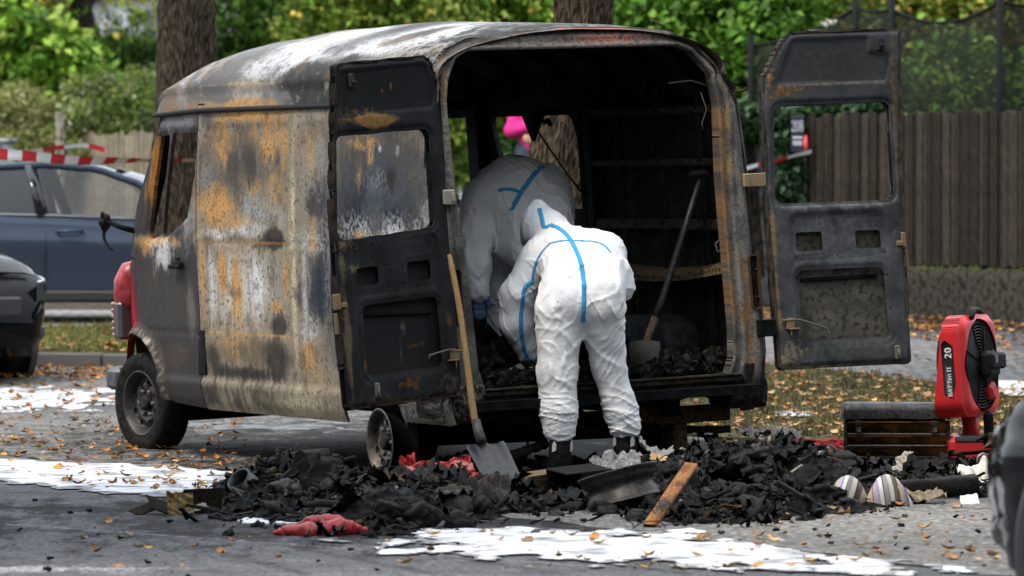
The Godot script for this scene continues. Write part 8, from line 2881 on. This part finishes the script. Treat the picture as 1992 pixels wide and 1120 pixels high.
	# striped magazine pages fanned open
	var stripes := [mat(0.42, 0.39, 0.35, 0.5), mat(0.12, 0.1, 0.085, 0.6), mat(0.4, 0.31, 0.22, 0.5), mat(0.3, 0.26, 0.36, 0.5), mat(0.48, 0.47, 0.46, 0.5), mat(0.16, 0.15, 0.16, 0.5)]
	for q in [[1.76, -26.65, 0.0, "fan of scorched striped pages standing open on the paving, left one"], [1.97, -26.75, 0.5, "fan of scorched striped pages with a purple tint, right one"]]:
		var f := thing("fanned_pages", q[3], "pages", spot(q[0], 0.0, q[1], -10.0 + q[2] * 40.0), "scorched pages below the toolbox")
		for k in 9:
			mb = MB.new()
			var rows := []
			for i in 7:
				var t := i / 6.0
				var row := PackedVector3Array()
				for j in 2:
					var u := (k - 4.5 + j * 0.94) / 4.6
					var top := 0.165 * sqrt(maxf(0.06, 1.0 - u * u * 0.92))
					var up := sin(t * PI * 0.5)
					row.append(Vector3(u * 0.125 * (1.0 - 0.22 * t * t) - 0.05 * (1.0 - t) * (1.0 - t) * (1.0 if q[2] == 0.0 else -0.3), 0.006 + top * up, 0.1 * (1.0 - u * u * 0.7) * cos(t * PI * 0.5) + 0.008 * sin(k * 2.4)))
				rows.append(row)
			mb.grid(rows)
			obj("page", mb, stripes[(k + int(q[2] * 4)) % 6], f)
	mb = crumple(0.3, 0.16, 14, 0.04, 71, 0.9)
	lay("scorched_paper", "scorched curled sheet right of the striped pages", "paper", mb, mat(0.3, 0.24, 0.18, 0.8, 0.0, blotch, 7.0), Vector3(2.13, 0.02, -26.9), Vector3(0.1, 0.3, -0.1))
	# paper bag, ribbed brown pack, grey cloth
	lay("paper_bag", "crumpled brown paper bag on the heap, right of the boots", "bag", crumple(0.17, 0.2, 10, 0.07, 81, 1.2), mat(0.3, 0.24, 0.19, 0.85, 0.0, blotch, 4.0), Vector3(1.39, 0.19, -28.3), Vector3(0.9, 0.5, -0.35))
	lay("torn_foil", "torn pale foil scrap on the heap above the paper bag", "foil", crumple(0.34, 0.24, 12, 0.06, 83), mat(0.2, 0.185, 0.18, 0.6, 0.0, blotch, 8.0), Vector3(1.62, 0.1, -32.0), Vector3(0.2, 0.4, 0.0))
	var pack := thing("ribbed_pack", "brown ribbed bundle of burnt sheets just right of the shovel blade", "bundle", Transform3D(Basis.from_euler(Vector3(0.2, 0.2, 0.12)), Vector3(0.125, 0.13, -27.0)))
	for k in 8:
		mb = MB.new()
		mb.box(Vector3(0.006 * sin(k * 2.0), k * 0.012 - 0.045, 0.004 * k), Vector3(0.12, 0.006, 0.1), Basis(Vector3(0, 0, 1), 0.03 * sin(k)), 0.002)
		obj("sheet", mb, mat(0.13 + 0.03 * (k % 2), 0.09 + 0.02 * (k % 2), 0.065, 0.85), pack)
	lay("ash_cloth", "ash white crumpled cloth at the right boot", "cloth", crumple(0.3, 0.24, 20, 0.055, 91), mat(0.36, 0.36, 0.37, 0.9, 0.0, blotch, 5.0), Vector3(0.6, 0.13, -27.9), Vector3(0.35, 0.5, 0.15))
	lay("ash_cloth", "grey flattened cloth pipe behind the ash white cloth", "cloth", crumple(0.22, 0.12, 12, 0.035, 93, 1.6), mat(0.24, 0.235, 0.22, 0.9), Vector3(0.77, 0.2, -28.1), Vector3(0.2, 0.2, -0.35))
	# charred log with fresh tan wood showing
	var lg := thing("charred_log", "charred log with pale tan splits, behind the leaning plank", "log", Transform3D(Basis.from_euler(Vector3(0, 0.1, -0.12)), Vector3(0.9, 0.165, -27.7)))
	mb = MB.new()
	var lp := PackedVector3Array()
	var lr := PackedFloat32Array()
	for i in 11:
		lp.append(Vector3(-0.2 + i * 0.036, 0.01 * sin(i * 1.3), 0.01 * sin(i * 0.8)))
		lr.append(0.032 + 0.008 * sin(i * 2.1))
	mb.tube(lp, lr, 9)
	obj("stem", mb, char_m, lg)
	for q in [[-0.11, 0.028, 0.1], [0.08, 0.03, 0.12]]:
		mb = crumple(q[2], 0.045, 6, 0.012, 97 + int(q[0] * 50))
		var o := obj("split", mb, mat(0.55, 0.36, 0.2, 0.8), lg)
		o.transform = Transform3D(Basis.from_euler(Vector3(0.8, 0, 0)), Vector3(q[0], q[1], 0.022))
	# burnt carton at the left front
	var ct := thing("burnt_carton", "burnt open carton lying on the road at the left end of the heap", "carton", spot(-1.68, 0.0, -26.15, 8))
	for q in [[Vector3(0.09, 0.065, 0.0), Vector3(0.2, 0.13, 0.008), Vector3(0.0, 0.1, 0.03)], [Vector3(0.03, 0.07, -0.1), Vector3(0.2, 0.012, 0.18), Vector3(0.35, 0.1, 0.15)], [Vector3(-0.12, 0.04, 0.02), Vector3(0.16, 0.008, 0.14), Vector3(0.5, 0.3, -0.4)], [Vector3(-0.2, 0.03, 0.0), Vector3(0.16, 0.008, 0.1), Vector3(0.2, 0.6, 0.3)]]:
		mb = MB.new()
		mb.box(q[0], q[1], Basis.from_euler(q[2]), 0.003)
		obj("flap", mb, mat(0.022, 0.018, 0.014, 0.85, 0.0, blotch, 5.0), ct)
	mb = crumple(0.16, 0.12, 8, 0.03, 101, 2.0)
	var tanp := obj("inner_sheet", mb, mat(0.32, 0.22, 0.1, 0.8, 0.0, blotch, 8.0), ct)
	tanp.transform = Transform3D(Basis.from_euler(Vector3(1.3, 0.2, 0.3)), Vector3(-0.03, 0.05, 0.09))
	mb = crumple(0.13, 0.06, 5, 0.01, 103)
	var gsh := obj("inner_sheet", mb, mat(0.2, 0.18, 0.15, 0.8), ct)
	gsh.transform = Transform3D(Basis.from_euler(Vector3(0.3, 0.4, 0.35)), Vector3(0.04, 0.03, 0.13))
	# hollow tin at the left, dark sack, sausage shaped hose on the near pile
	mb = MB.new()
	mb.lathe([Vector2(0.0, -0.06), Vector2(0.075, -0.06), Vector2(0.08, 0.0), Vector2(0.07, 0.075), Vector2(0.06, 0.07), Vector2(0.066, 0.0), Vector2(0.06, -0.05)], Transform3D.IDENTITY, 16)
	lay("black_bucket", "tipped black bucket at the left end of the heap", "bucket", mb, mat(0.01, 0.014, 0.012, 0.4), Vector3(-1.4, 0.1, -26.8), Vector3(0.5, 0.2, 0.7))
	var bd := Body.new()
	bd.k = 30.0
	for q in [[-0.12, 0.07, 0.0, 0.075], [0.02, 0.1, -0.05, 0.09], [0.14, 0.07, 0.03, 0.075], [0.22, 0.04, 0.08, 0.045], [0.05, 0.06, 0.1, 0.07], [-0.2, 0.04, 0.05, 0.045], [-0.05, 0.12, -0.12, 0.06]]:
		bd.limb(Vector3(q[0], q[1], q[2]), Vector3(q[0] + 0.05, q[1] * 0.7, q[2] + 0.05), q[3], q[3] * 0.8)
	bd.folds = true
	bd.fold = func(p: Vector3) -> float: return cloth_fold(p * 2.2, 0.3, 0.012) + lumps.get_noise_3d(p.x * 500.0, p.y * 500.0, p.z * 500.0) * 0.02
	mb = MB.new()
	bd.net(mb, 0.009)
	lay("black_sack", "big wrinkled black sack at the front of the heap, above the red cloth", "sack", mb, mat(0.007, 0.007, 0.0075, 0.6, 0.0, blotch, 4.0), Vector3(-0.62, 0.0, -24.9), Vector3(0, 0.2, 0))
	mb = MB.new()
	mb.tube(PackedVector3Array([Vector3(-0.1, 0.0, 0), Vector3(-0.03, 0.008, 0.01), Vector3(0.06, 0.0, 0.0), Vector3(0.12, -0.01, 0)]), PackedFloat32Array([0.012, 0.02, 0.019, 0.012]), 9)
	lay("burnt_hose", "short thick burnt hose end beside the black sack", "hose", mb, mat(0.03, 0.028, 0.027, 0.8), Vector3(-0.92, 0.1, -25.3), Vector3.ZERO)
	mb = MB.new()
	for k in 7: mb.tube(PackedVector3Array([Vector3(0, 0, 0), Vector3(0.03 + 0.012 * k, 0.02 - 0.006 * k, 0.02), Vector3(0.09 + 0.005 * k, -0.012 * k, 0.04)]), 0.004, 4)
	lay("wire_brush", "splayed bundle of pale wires on the black sack", "wires", mb, mat(0.16, 0.14, 0.12, 0.6, 0.3), Vector3(-0.83, 0.14, -25.0), Vector3.ZERO)
	# long things at the right: pipes, hoses over the fan base, white ceramic bits
	var pipes := [[Vector3(1.95, 0.06, -28.9), Vector3(2.35, 0.085, -29.2), Vector3(2.85, 0.08, -29.6), 0.022, 0], [Vector3(2.1, 0.03, -28.5), Vector3(2.4, 0.07, -29.0), Vector3(2.9, 0.1, -29.5), 0.015, 1], [Vector3(1.6, 0.09, -28.7), Vector3(2.0, 0.1, -29.0), Vector3(2.5, 0.08, -29.4), 0.02, 0], [Vector3(2.55, 0.07, -30.55), Vector3(2.8, 0.09, -30.6), Vector3(3.2, 0.12, -30.7), 0.012, 0], [Vector3(2.5, 0.035, -30.5), Vector3(2.8, 0.055, -30.55), Vector3(3.2, 0.085, -30.6), 0.012, 0]]
	var plabel := ["thick burnt pipe slanting below the toolbox to the right", "pale scorched rod slanting beside the thick burnt pipe", "burnt pipe lying across the heap left of the toolbox corner", "upper black hose lying across the red fan base", "lower black hose lying across the red fan base"]
	for k in pipes.size():
		var q: Array = pipes[k]
		mb = MB.new()
		mb.tube(PackedVector3Array([q[0], q[1], q[2]]), q[3], 9)
		tag(obj("pipe" if k < 3 else "hose", mb, mat(0.2, 0.17, 0.13, 0.7, 0.0, blotch, 6.0) if q[4] else char_m), plabel[k], "pipe" if k < 3 else "hose", "burnt pipes and hoses")
	lay("white_shard", "white torn plastic sheet at the right end of the heap", "shard", crumple(0.2, 0.22, 14, 0.04, 111, 1.4), mat(0.6, 0.57, 0.54, 0.6), Vector3(2.55, 0.07, -27.9), Vector3(0.6, 0.4, 0.3))
	lay("white_shard", "small white triangular shard on the paving, far right", "shard", crumple(0.09, 0.08, 4, 0.02, 113), mat(0.6, 0.58, 0.55, 0.6), Vector3(2.42, 0.02, -26.9), Vector3(0.7, 0.2, 0.3))
	lay("white_shard", "bent white strip of fabric left of the torn plastic", "strip", crumple(0.06, 0.22, 7, 0.05, 117), mat(0.45, 0.42, 0.37, 0.8, 0.0, blotch, 8.0), Vector3(2.15, 0.12, -28.0), Vector3(0.9, -0.7, 0.2))
	lay("brown_sack", "brown scorched sacking beside the dark foreground car", "sack", crumple(0.24, 0.36, 12, 0.14, 119), mat(0.12, 0.085, 0.06, 0.9, 0.0, blotch, 6.0), Vector3(2.73, 0.08, -28.6), Vector3(0.7, 0.3, -0.5))
	mb = MB.new()
	var rg := PackedVector3Array()
	for k in 21: rg.append(Vector3(cos(TAU * k / 20) * 0.034, sin(TAU * k / 20) * 0.04, 0))
	mb.tube(rg, 0.007, 6, false)
	lay("metal_ring", "small metal ring at the right end of the heap", "ring", mb, mat(0.3, 0.29, 0.28, 0.4, 0.6), Vector3(2.6, 0.17, -28.1), Vector3(0.2, 0.4, 0.2))
	# long charred boards under the van's tail
	var bl := [[Vector3(0.95, 0.27, -29.6), 0.64, 0.06, 0.02, "long charred board sticking out right below the van's tail"], [Vector3(0.1, 0.19, -28.95), 0.34, 0.4, 0.3, "short charred board propped under the tail, right of the shovel"], [Vector3(1.05, 0.12, -30.3), 0.7, 0.05, -0.02, "lower charred board behind the heap, right of the boots"]]
	for q in bl:
		mb = MB.new()
		var rows := []
		for p in [Vector2(-0.02, -0.05), Vector2(0.02, -0.05), Vector2(0.024, 0.0), Vector2(0.02, 0.05), Vector2(-0.02, 0.05), Vector2(-0.02, -0.05)]:
			var row := PackedVector3Array()
			for k in 25:
				row.append(Vector3((k / 24.0 - 0.5) * q[1], p.x + lumps.get_noise_2d(k * 40.0, p.y * 900.0) * 0.012, p.y + lumps.get_noise_2d(k * 33.0 + 70.0, p.x * 900.0) * 0.016))
			rows.append(row)
		mb.grid(rows)
		lay("charred_board", q[4], "board", mb, mat(0.03, 0.028, 0.026, 0.7, 0.0, streak, 3.0, 0.5, 8.0), q[0], Vector3(0, q[2], q[3]), "charred boards under the van's tail")


# ---------------------------------------------------------------- foam, leaves, grass
func foam(label: String, poly: PackedVector2Array, rag: float, cell: float, lift := 0.012, streaky := 1.0, white := 0.6, wet := ""):
	var f := func(x: float, z: float) -> float:
		return poly_in(x, z, poly, 0.0) * 0.55 + (lumps.get_noise_2d(x * 150.0, z * 60.0 * streaky) + 0.3 * lumps.get_noise_2d(x * 420.0, z * 200.0) + 0.2 * lumps.get_noise_2d((x * 0.89 - z * 0.45) * 520.0, (x * 0.45 + z * 0.89) * 80.0)) * rag
	var lo := Vector2.INF
	var hi := -Vector2.INF
	for p in poly:
		lo = lo.min(p)
		hi = hi.max(p)
	lo -= Vector2.ONE * rag
	hi += Vector2.ONE * rag
	var mb := MB.new()
	mb.plate(lo.x, hi.x, lo.y, hi.y, cell, f, func(x, z, h):
		var d: float = f.call(x, z)
		return Vector3(x, ground(z) + lift - 0.004 + 0.006 * smoothstep(0.0, 0.12, d) + 0.005 * lumps.get_noise_2d(x * 120.0, z * 100.0) - h, z), 0.008)
	var m := mat(white, white * 1.02, white * 1.09, 0.85, 0.0, foam_tex, 0.3)
	tag(obj("extinguishing_foam", mb, m), label, "foam", "patches of extinguishing foam", "stuff")
	if wet == "": return
	# thin grey film left at its margin
	mb = MB.new()
	mb.plate(lo.x - 0.15, hi.x + 0.15, lo.y - 0.3, hi.y + 0.3, cell * 1.2, func(x, z): return f.call(x, z) + 0.045 + 0.05 * lumps.get_noise_2d(x * 300.0, z * 120.0), func(x, z, h): return Vector3(x, ground(z) + lift - 0.0045, z), 0.0)
	tag(obj("foam_film", mb, mat(0.24, 0.245, 0.26, 0.6, 0.0, foam_tex, 1.1)), wet, "foam film", "patches of extinguishing foam", "stuff")


# one fallen leaf: pointed oval, curled along and across
func dry_leaf(l: float, broad: float, curl: float, sd: int) -> ArrayMesh:
	var rng := RandomNumberGenerator.new()
	rng.seed = sd
	var mb := MB.new()
	var rows := []
	for i in 7:
		var t := i / 6.0
		var w := l * broad * 0.5 * pow(sin(PI * pow(t, 0.8)), 0.75) * rng.randf_range(0.85, 1.1)
		var y := curl * (4.0 * (t - 0.5) * (t - 0.5)) + rng.randf_range(-0.002, 0.002)
		var e := curl * rng.randf_range(0.1, 0.7)
		rows.append(PackedVector3Array([Vector3(-w, y + e, t * l - l * 0.5), Vector3(-w * 0.5, y + e * 0.2, t * l - l * 0.5), Vector3(0, y, t * l - l * 0.5), Vector3(w * 0.5, y + e * 0.25, t * l - l * 0.5), Vector3(w, y + e * 0.8, t * l - l * 0.5)]))
	mb.tint(Color(1, 1, 1))
	mb.grid(rows)
	mb.tube(PackedVector3Array([Vector3(0, curl, -l * 0.5), Vector3(0.004, curl + 0.004, -l * 0.75)]), 0.0015, 4, false)
	return mb.done()


func scatter_leaves(xs: Array, cs: Array, rng: RandomNumberGenerator, n: int, poly: PackedVector2Array, lift: float, pale := 0.0):
	var lo := Vector2.INF
	var hi := -Vector2.INF
	for p in poly:
		lo = lo.min(p)
		hi = hi.max(p)
	var cols := [Color(0.38, 0.15, 0.04), Color(0.44, 0.2, 0.05), Color(0.26, 0.1, 0.03), Color(0.42, 0.27, 0.14), Color(0.18, 0.09, 0.04), Color(0.5, 0.26, 0.06)]
	var k := 0
	var tries := 0
	while k < n and tries < n * 20:
		tries += 1
		var x := rng.randf_range(lo.x, hi.x)
		var z := rng.randf_range(lo.y, hi.y)
		if poly_in(x, z, poly) < 0.0: continue
		if lumps.get_noise_2d(x * 200.0, z * 130.0) < -0.12 and rng.randf() < 0.75: continue
		k += 1
		var v := rng.randi() % 3
		xs[v].append(Transform3D(Basis.from_euler(Vector3(rng.randf_range(-0.3, 0.3), rng.randf() * TAU, rng.randf_range(-0.3, 0.3))).scaled(Vector3.ONE * (0.3 + 0.55 * pow(rng.randf(), 1.6))), Vector3(x, ground(z) + lift + rng.randf() * 0.012, z)))
		var c: Color = cols[rng.randi() % cols.size()]
		cs[v].append(c.lerp(Color(0.5, 0.4, 0.26), pale * rng.randf()) * rng.randf_range(0.7, 1.25))


var foam_tex: Texture2D


func build_litter():
	foam_tex = noise_tex(0.02, 17, [[0.0, 0.32, 0.5, 1.0], [0.55, 0.78, 1.0, 1.0]], 4)
	foam("broad white foam band on the road left of the heap, strewn with leaves", PackedVector2Array([Vector2(-4.4, -31.9), Vector2(-3.2, -31.4), Vector2(-2.16, -30.7), Vector2(-1.55, -29.8), Vector2(-1.3, -28.2), Vector2(-1.4, -27.2), Vector2(-2.0, -27.7), Vector2(-3.0, -29.3), Vector2(-4.4, -30.6)]), 0.12, 0.05, 0.012, 1.0, 0.6, "thin grey film round the broad foam band left of the heap")
	foam("white foam swirl far left beyond the front wheel", PackedVector2Array([Vector2(-4.3, -40.0), Vector2(-3.1, -39.6), Vector2(-2.85, -38.4), Vector2(-3.3, -37.6), Vector2(-4.2, -37.2)]), 0.5, 0.06, 0.012, 1.0, 0.5, "thin grey film round the far foam swirl")
	foam("thin foam film under the van behind the front wheel", PackedVector2Array([Vector2(-2.5, -36.0), Vector2(-1.1, -35.6), Vector2(-1.3, -35.0), Vector2(-2.3, -35.2)]), 0.4, 0.05, 0.012, 1.0, 0.16)
	foam("long white foam streak along the road edge in front of the wheel rim", PackedVector2Array([Vector2(-0.52, -24.3), Vector2(-0.36, -24.9), Vector2(0.05, -24.85), Vector2(0.75, -24.5), Vector2(1.2, -23.5), Vector2(1.72, -22.2), Vector2(1.6, -21.9), Vector2(0.7, -22.6), Vector2(0.0, -23.0), Vector2(-0.4, -23.4)]), 0.34, 0.03, 0.014, 1.0, 0.6, "thin grey film round the long foam streak at the road edge")
	foam("small foam smear on the road between carton and red cloth", PackedVector2Array([Vector2(-1.33, -25.7), Vector2(-1.13, -25.65), Vector2(-1.12, -25.35), Vector2(-1.34, -25.4)]), 0.1, 0.03)
	foam("tiny foam smear just left of the black sack", PackedVector2Array([Vector2(-0.99, -25.4), Vector2(-0.9, -25.4), Vector2(-0.88, -25.1), Vector2(-1.0, -25.1)]), 0.06, 0.025)
	foam("white foam patch on the verge behind the fan, right edge", PackedVector2Array([Vector2(3.55, -40.2), Vector2(4.4, -39.8), Vector2(4.4, -38.3), Vector2(3.65, -38.3)]), 0.15, 0.06, 0.06)
	foam("narrow foam smear on the verge below the open right door", PackedVector2Array([Vector2(1.85, -36.7), Vector2(2.15, -36.6), Vector2(2.15, -36.1), Vector2(1.9, -36.1)]), 0.08, 0.04, 0.05)
	var rng := RandomNumberGenerator.new()
	rng.seed = 808
	var lm := leaf_mat(0.25)
	lm.roughness = 0.75
	var meshes := [dry_leaf(0.1, 0.72, 0.022, 61), dry_leaf(0.085, 0.95, 0.012, 62), dry_leaf(0.11, 0.55, 0.03, 63)]
	var beds := [
		["fallen_leaves", "orange fallen leaves strewn on the paving left of the van", [[620, [-4.6, -41.8, -2.3, -41.5, -1.9, -35.5, -1.5, -31.0, -2.4, -31.0, -4.4, -32.5], 0.012], [90, [-3.6, -31.6, -1.6, -30.0, -1.3, -28.0, -2.0, -27.8, -3.6, -30.0], 0.016], [60, [-2.6, -31.6, -1.1, -30.9, -1.0, -30.0, -1.9, -30.2], 0.02]], 0.0],
		["fallen_leaves", "deep drift of brown leaves along the kerb ahead of the van", [[900, [-6.0, -42.7, -3.0, -42.1, -1.8, -41.6, -1.8, -40.6, -3.2, -40.6, -6.0, -41.4], 0.02]], 0.0],
		["fallen_leaves", "fallen leaves lying thick over the verge grass", [[3200, [0.5, -35.2, 1.6, -33.9, 3.2, -32.8, 6.0, -31.9, 6.0, -35.8, 3.27, -40.3, 2.14, -42.2, -0.2, -46.0, -1.2, -44.0], 0.06], [1300, [-6.5, -43.4, -1.6, -42.2, -1.6, -45.2, -6.5, -45.4], 0.11]], 0.5],
		["fallen_leaves", "fallen leaves on the footway and along the foot of the wall", [[160, [3.3, -40.4, 6.2, -36.0, 8.0, -38.0, 3.6, -44.8, 1.5, -47.3, 0.5, -46.0], 0.06], [1500, [3.5, -44.9, 5.6, -42.0, 7.0, -42.5, 3.7, -49.2, 1.9, -52.2, 1.5, -48.5], 0.02]], 0.2],
		["fallen_leaves", "few single leaves on the road and paving in the foreground", [[80, [0.6, -26.4, 2.4, -26.6, 2.6, -22.0, 1.6, -21.7], 0.014], [45, [-0.4, -24.7, 0.8, -24.5, 1.7, -22.2, 0.7, -22.0, -0.4, -23.0], 0.016], [22, [-2.8, -26.6, -0.6, -24.0, 0.4, -22.0, -2.4, -22.0], 0.012]], 0.4],
	]
	for b in beds:
		var xs := [[], [], []]
		var cs := [[], [], []]
		for q in b[2]:
			var poly := PackedVector2Array()
			for i in range(0, q[1].size(), 2): poly.append(Vector2(q[1][i], q[1][i + 1]))
			scatter_leaves(xs, cs, rng, q[0], poly, q[2], b[3])
		var bed := thing(b[0], b[1], "leaves", Transform3D.IDENTITY, "fallen leaves")
		bed.set_meta("kind", "stuff")
		for v in 3:
			var tx: Array[Transform3D] = []
			tx.assign(xs[v])
			swarm("leaf_litter", meshes[v], lm, tx, PackedColorArray(cs[v]), bed)
	# grass on the verges
	var tuft := MB.new(false)
	for i in 9:
		var a := rng.randf() * TAU
		var o := Vector3(rng.randf_range(-0.05, 0.05), 0, rng.randf_range(-0.05, 0.05))
		var d := Vector3(cos(a), 0, sin(a))
		var h := rng.randf_range(0.04, 0.09)
		var w := Vector3(-d.z, 0, d.x) * 0.004
		tuft.tri(o - w, o + w, o + d * h * 0.4 + Vector3(0, h, 0))
	var gm := leaf_mat(0.3)
	var tm := tuft.done()
	for b in [["grass", "short patchy grass of the verge right of the van", 4200, [0.6, -35.2, 1.6, -33.9, 3.2, -32.8, 6.0, -31.9, 6.0, -35.8, 3.27, -40.3, 2.14, -42.2, -0.2, -46.0, -1.2, -44.0], 0.03, [Color(0.08, 0.085, 0.03), Color(0.11, 0.09, 0.05), Color(0.055, 0.06, 0.025)]], ["grass", "sunlit green grass of the verge ahead of the van", 3200, [-6.5, -43.5, -1.6, -42.3, -1.6, -45.2, -6.5, -45.4], 0.09, [Color(0.13, 0.17, 0.035), Color(0.19, 0.2, 0.06), Color(0.12, 0.12, 0.04)]]]:
		var poly := PackedVector2Array()
		for i in range(0, b[3].size(), 2): poly.append(Vector2(b[3][i], b[3][i + 1]))
		var tx: Array[Transform3D] = []
		var cs := PackedColorArray()
		while tx.size() < b[2]:
			var x := rng.randf_range(-6.5, 6.0)
			var z := rng.randf_range(-46.0, -31.8)
			if poly_in(x, z, poly) < 0.0: continue
			if lumps.get_noise_2d(x * 100.0, z * 70.0 + 300.0) < -0.05 and rng.randf() < 0.8: continue
			tx.append(Transform3D(Basis(Vector3.UP, rng.randf() * TAU).scaled(Vector3(1, rng.randf_range(0.5, 1.3), 1)), Vector3(x, ground(z) + b[4], z)))
			cs.append(b[5][rng.randi() % 3] * rng.randf_range(0.7, 1.3))
		tag(swarm(b[0], tm, gm, tx, cs), b[1], "grass")
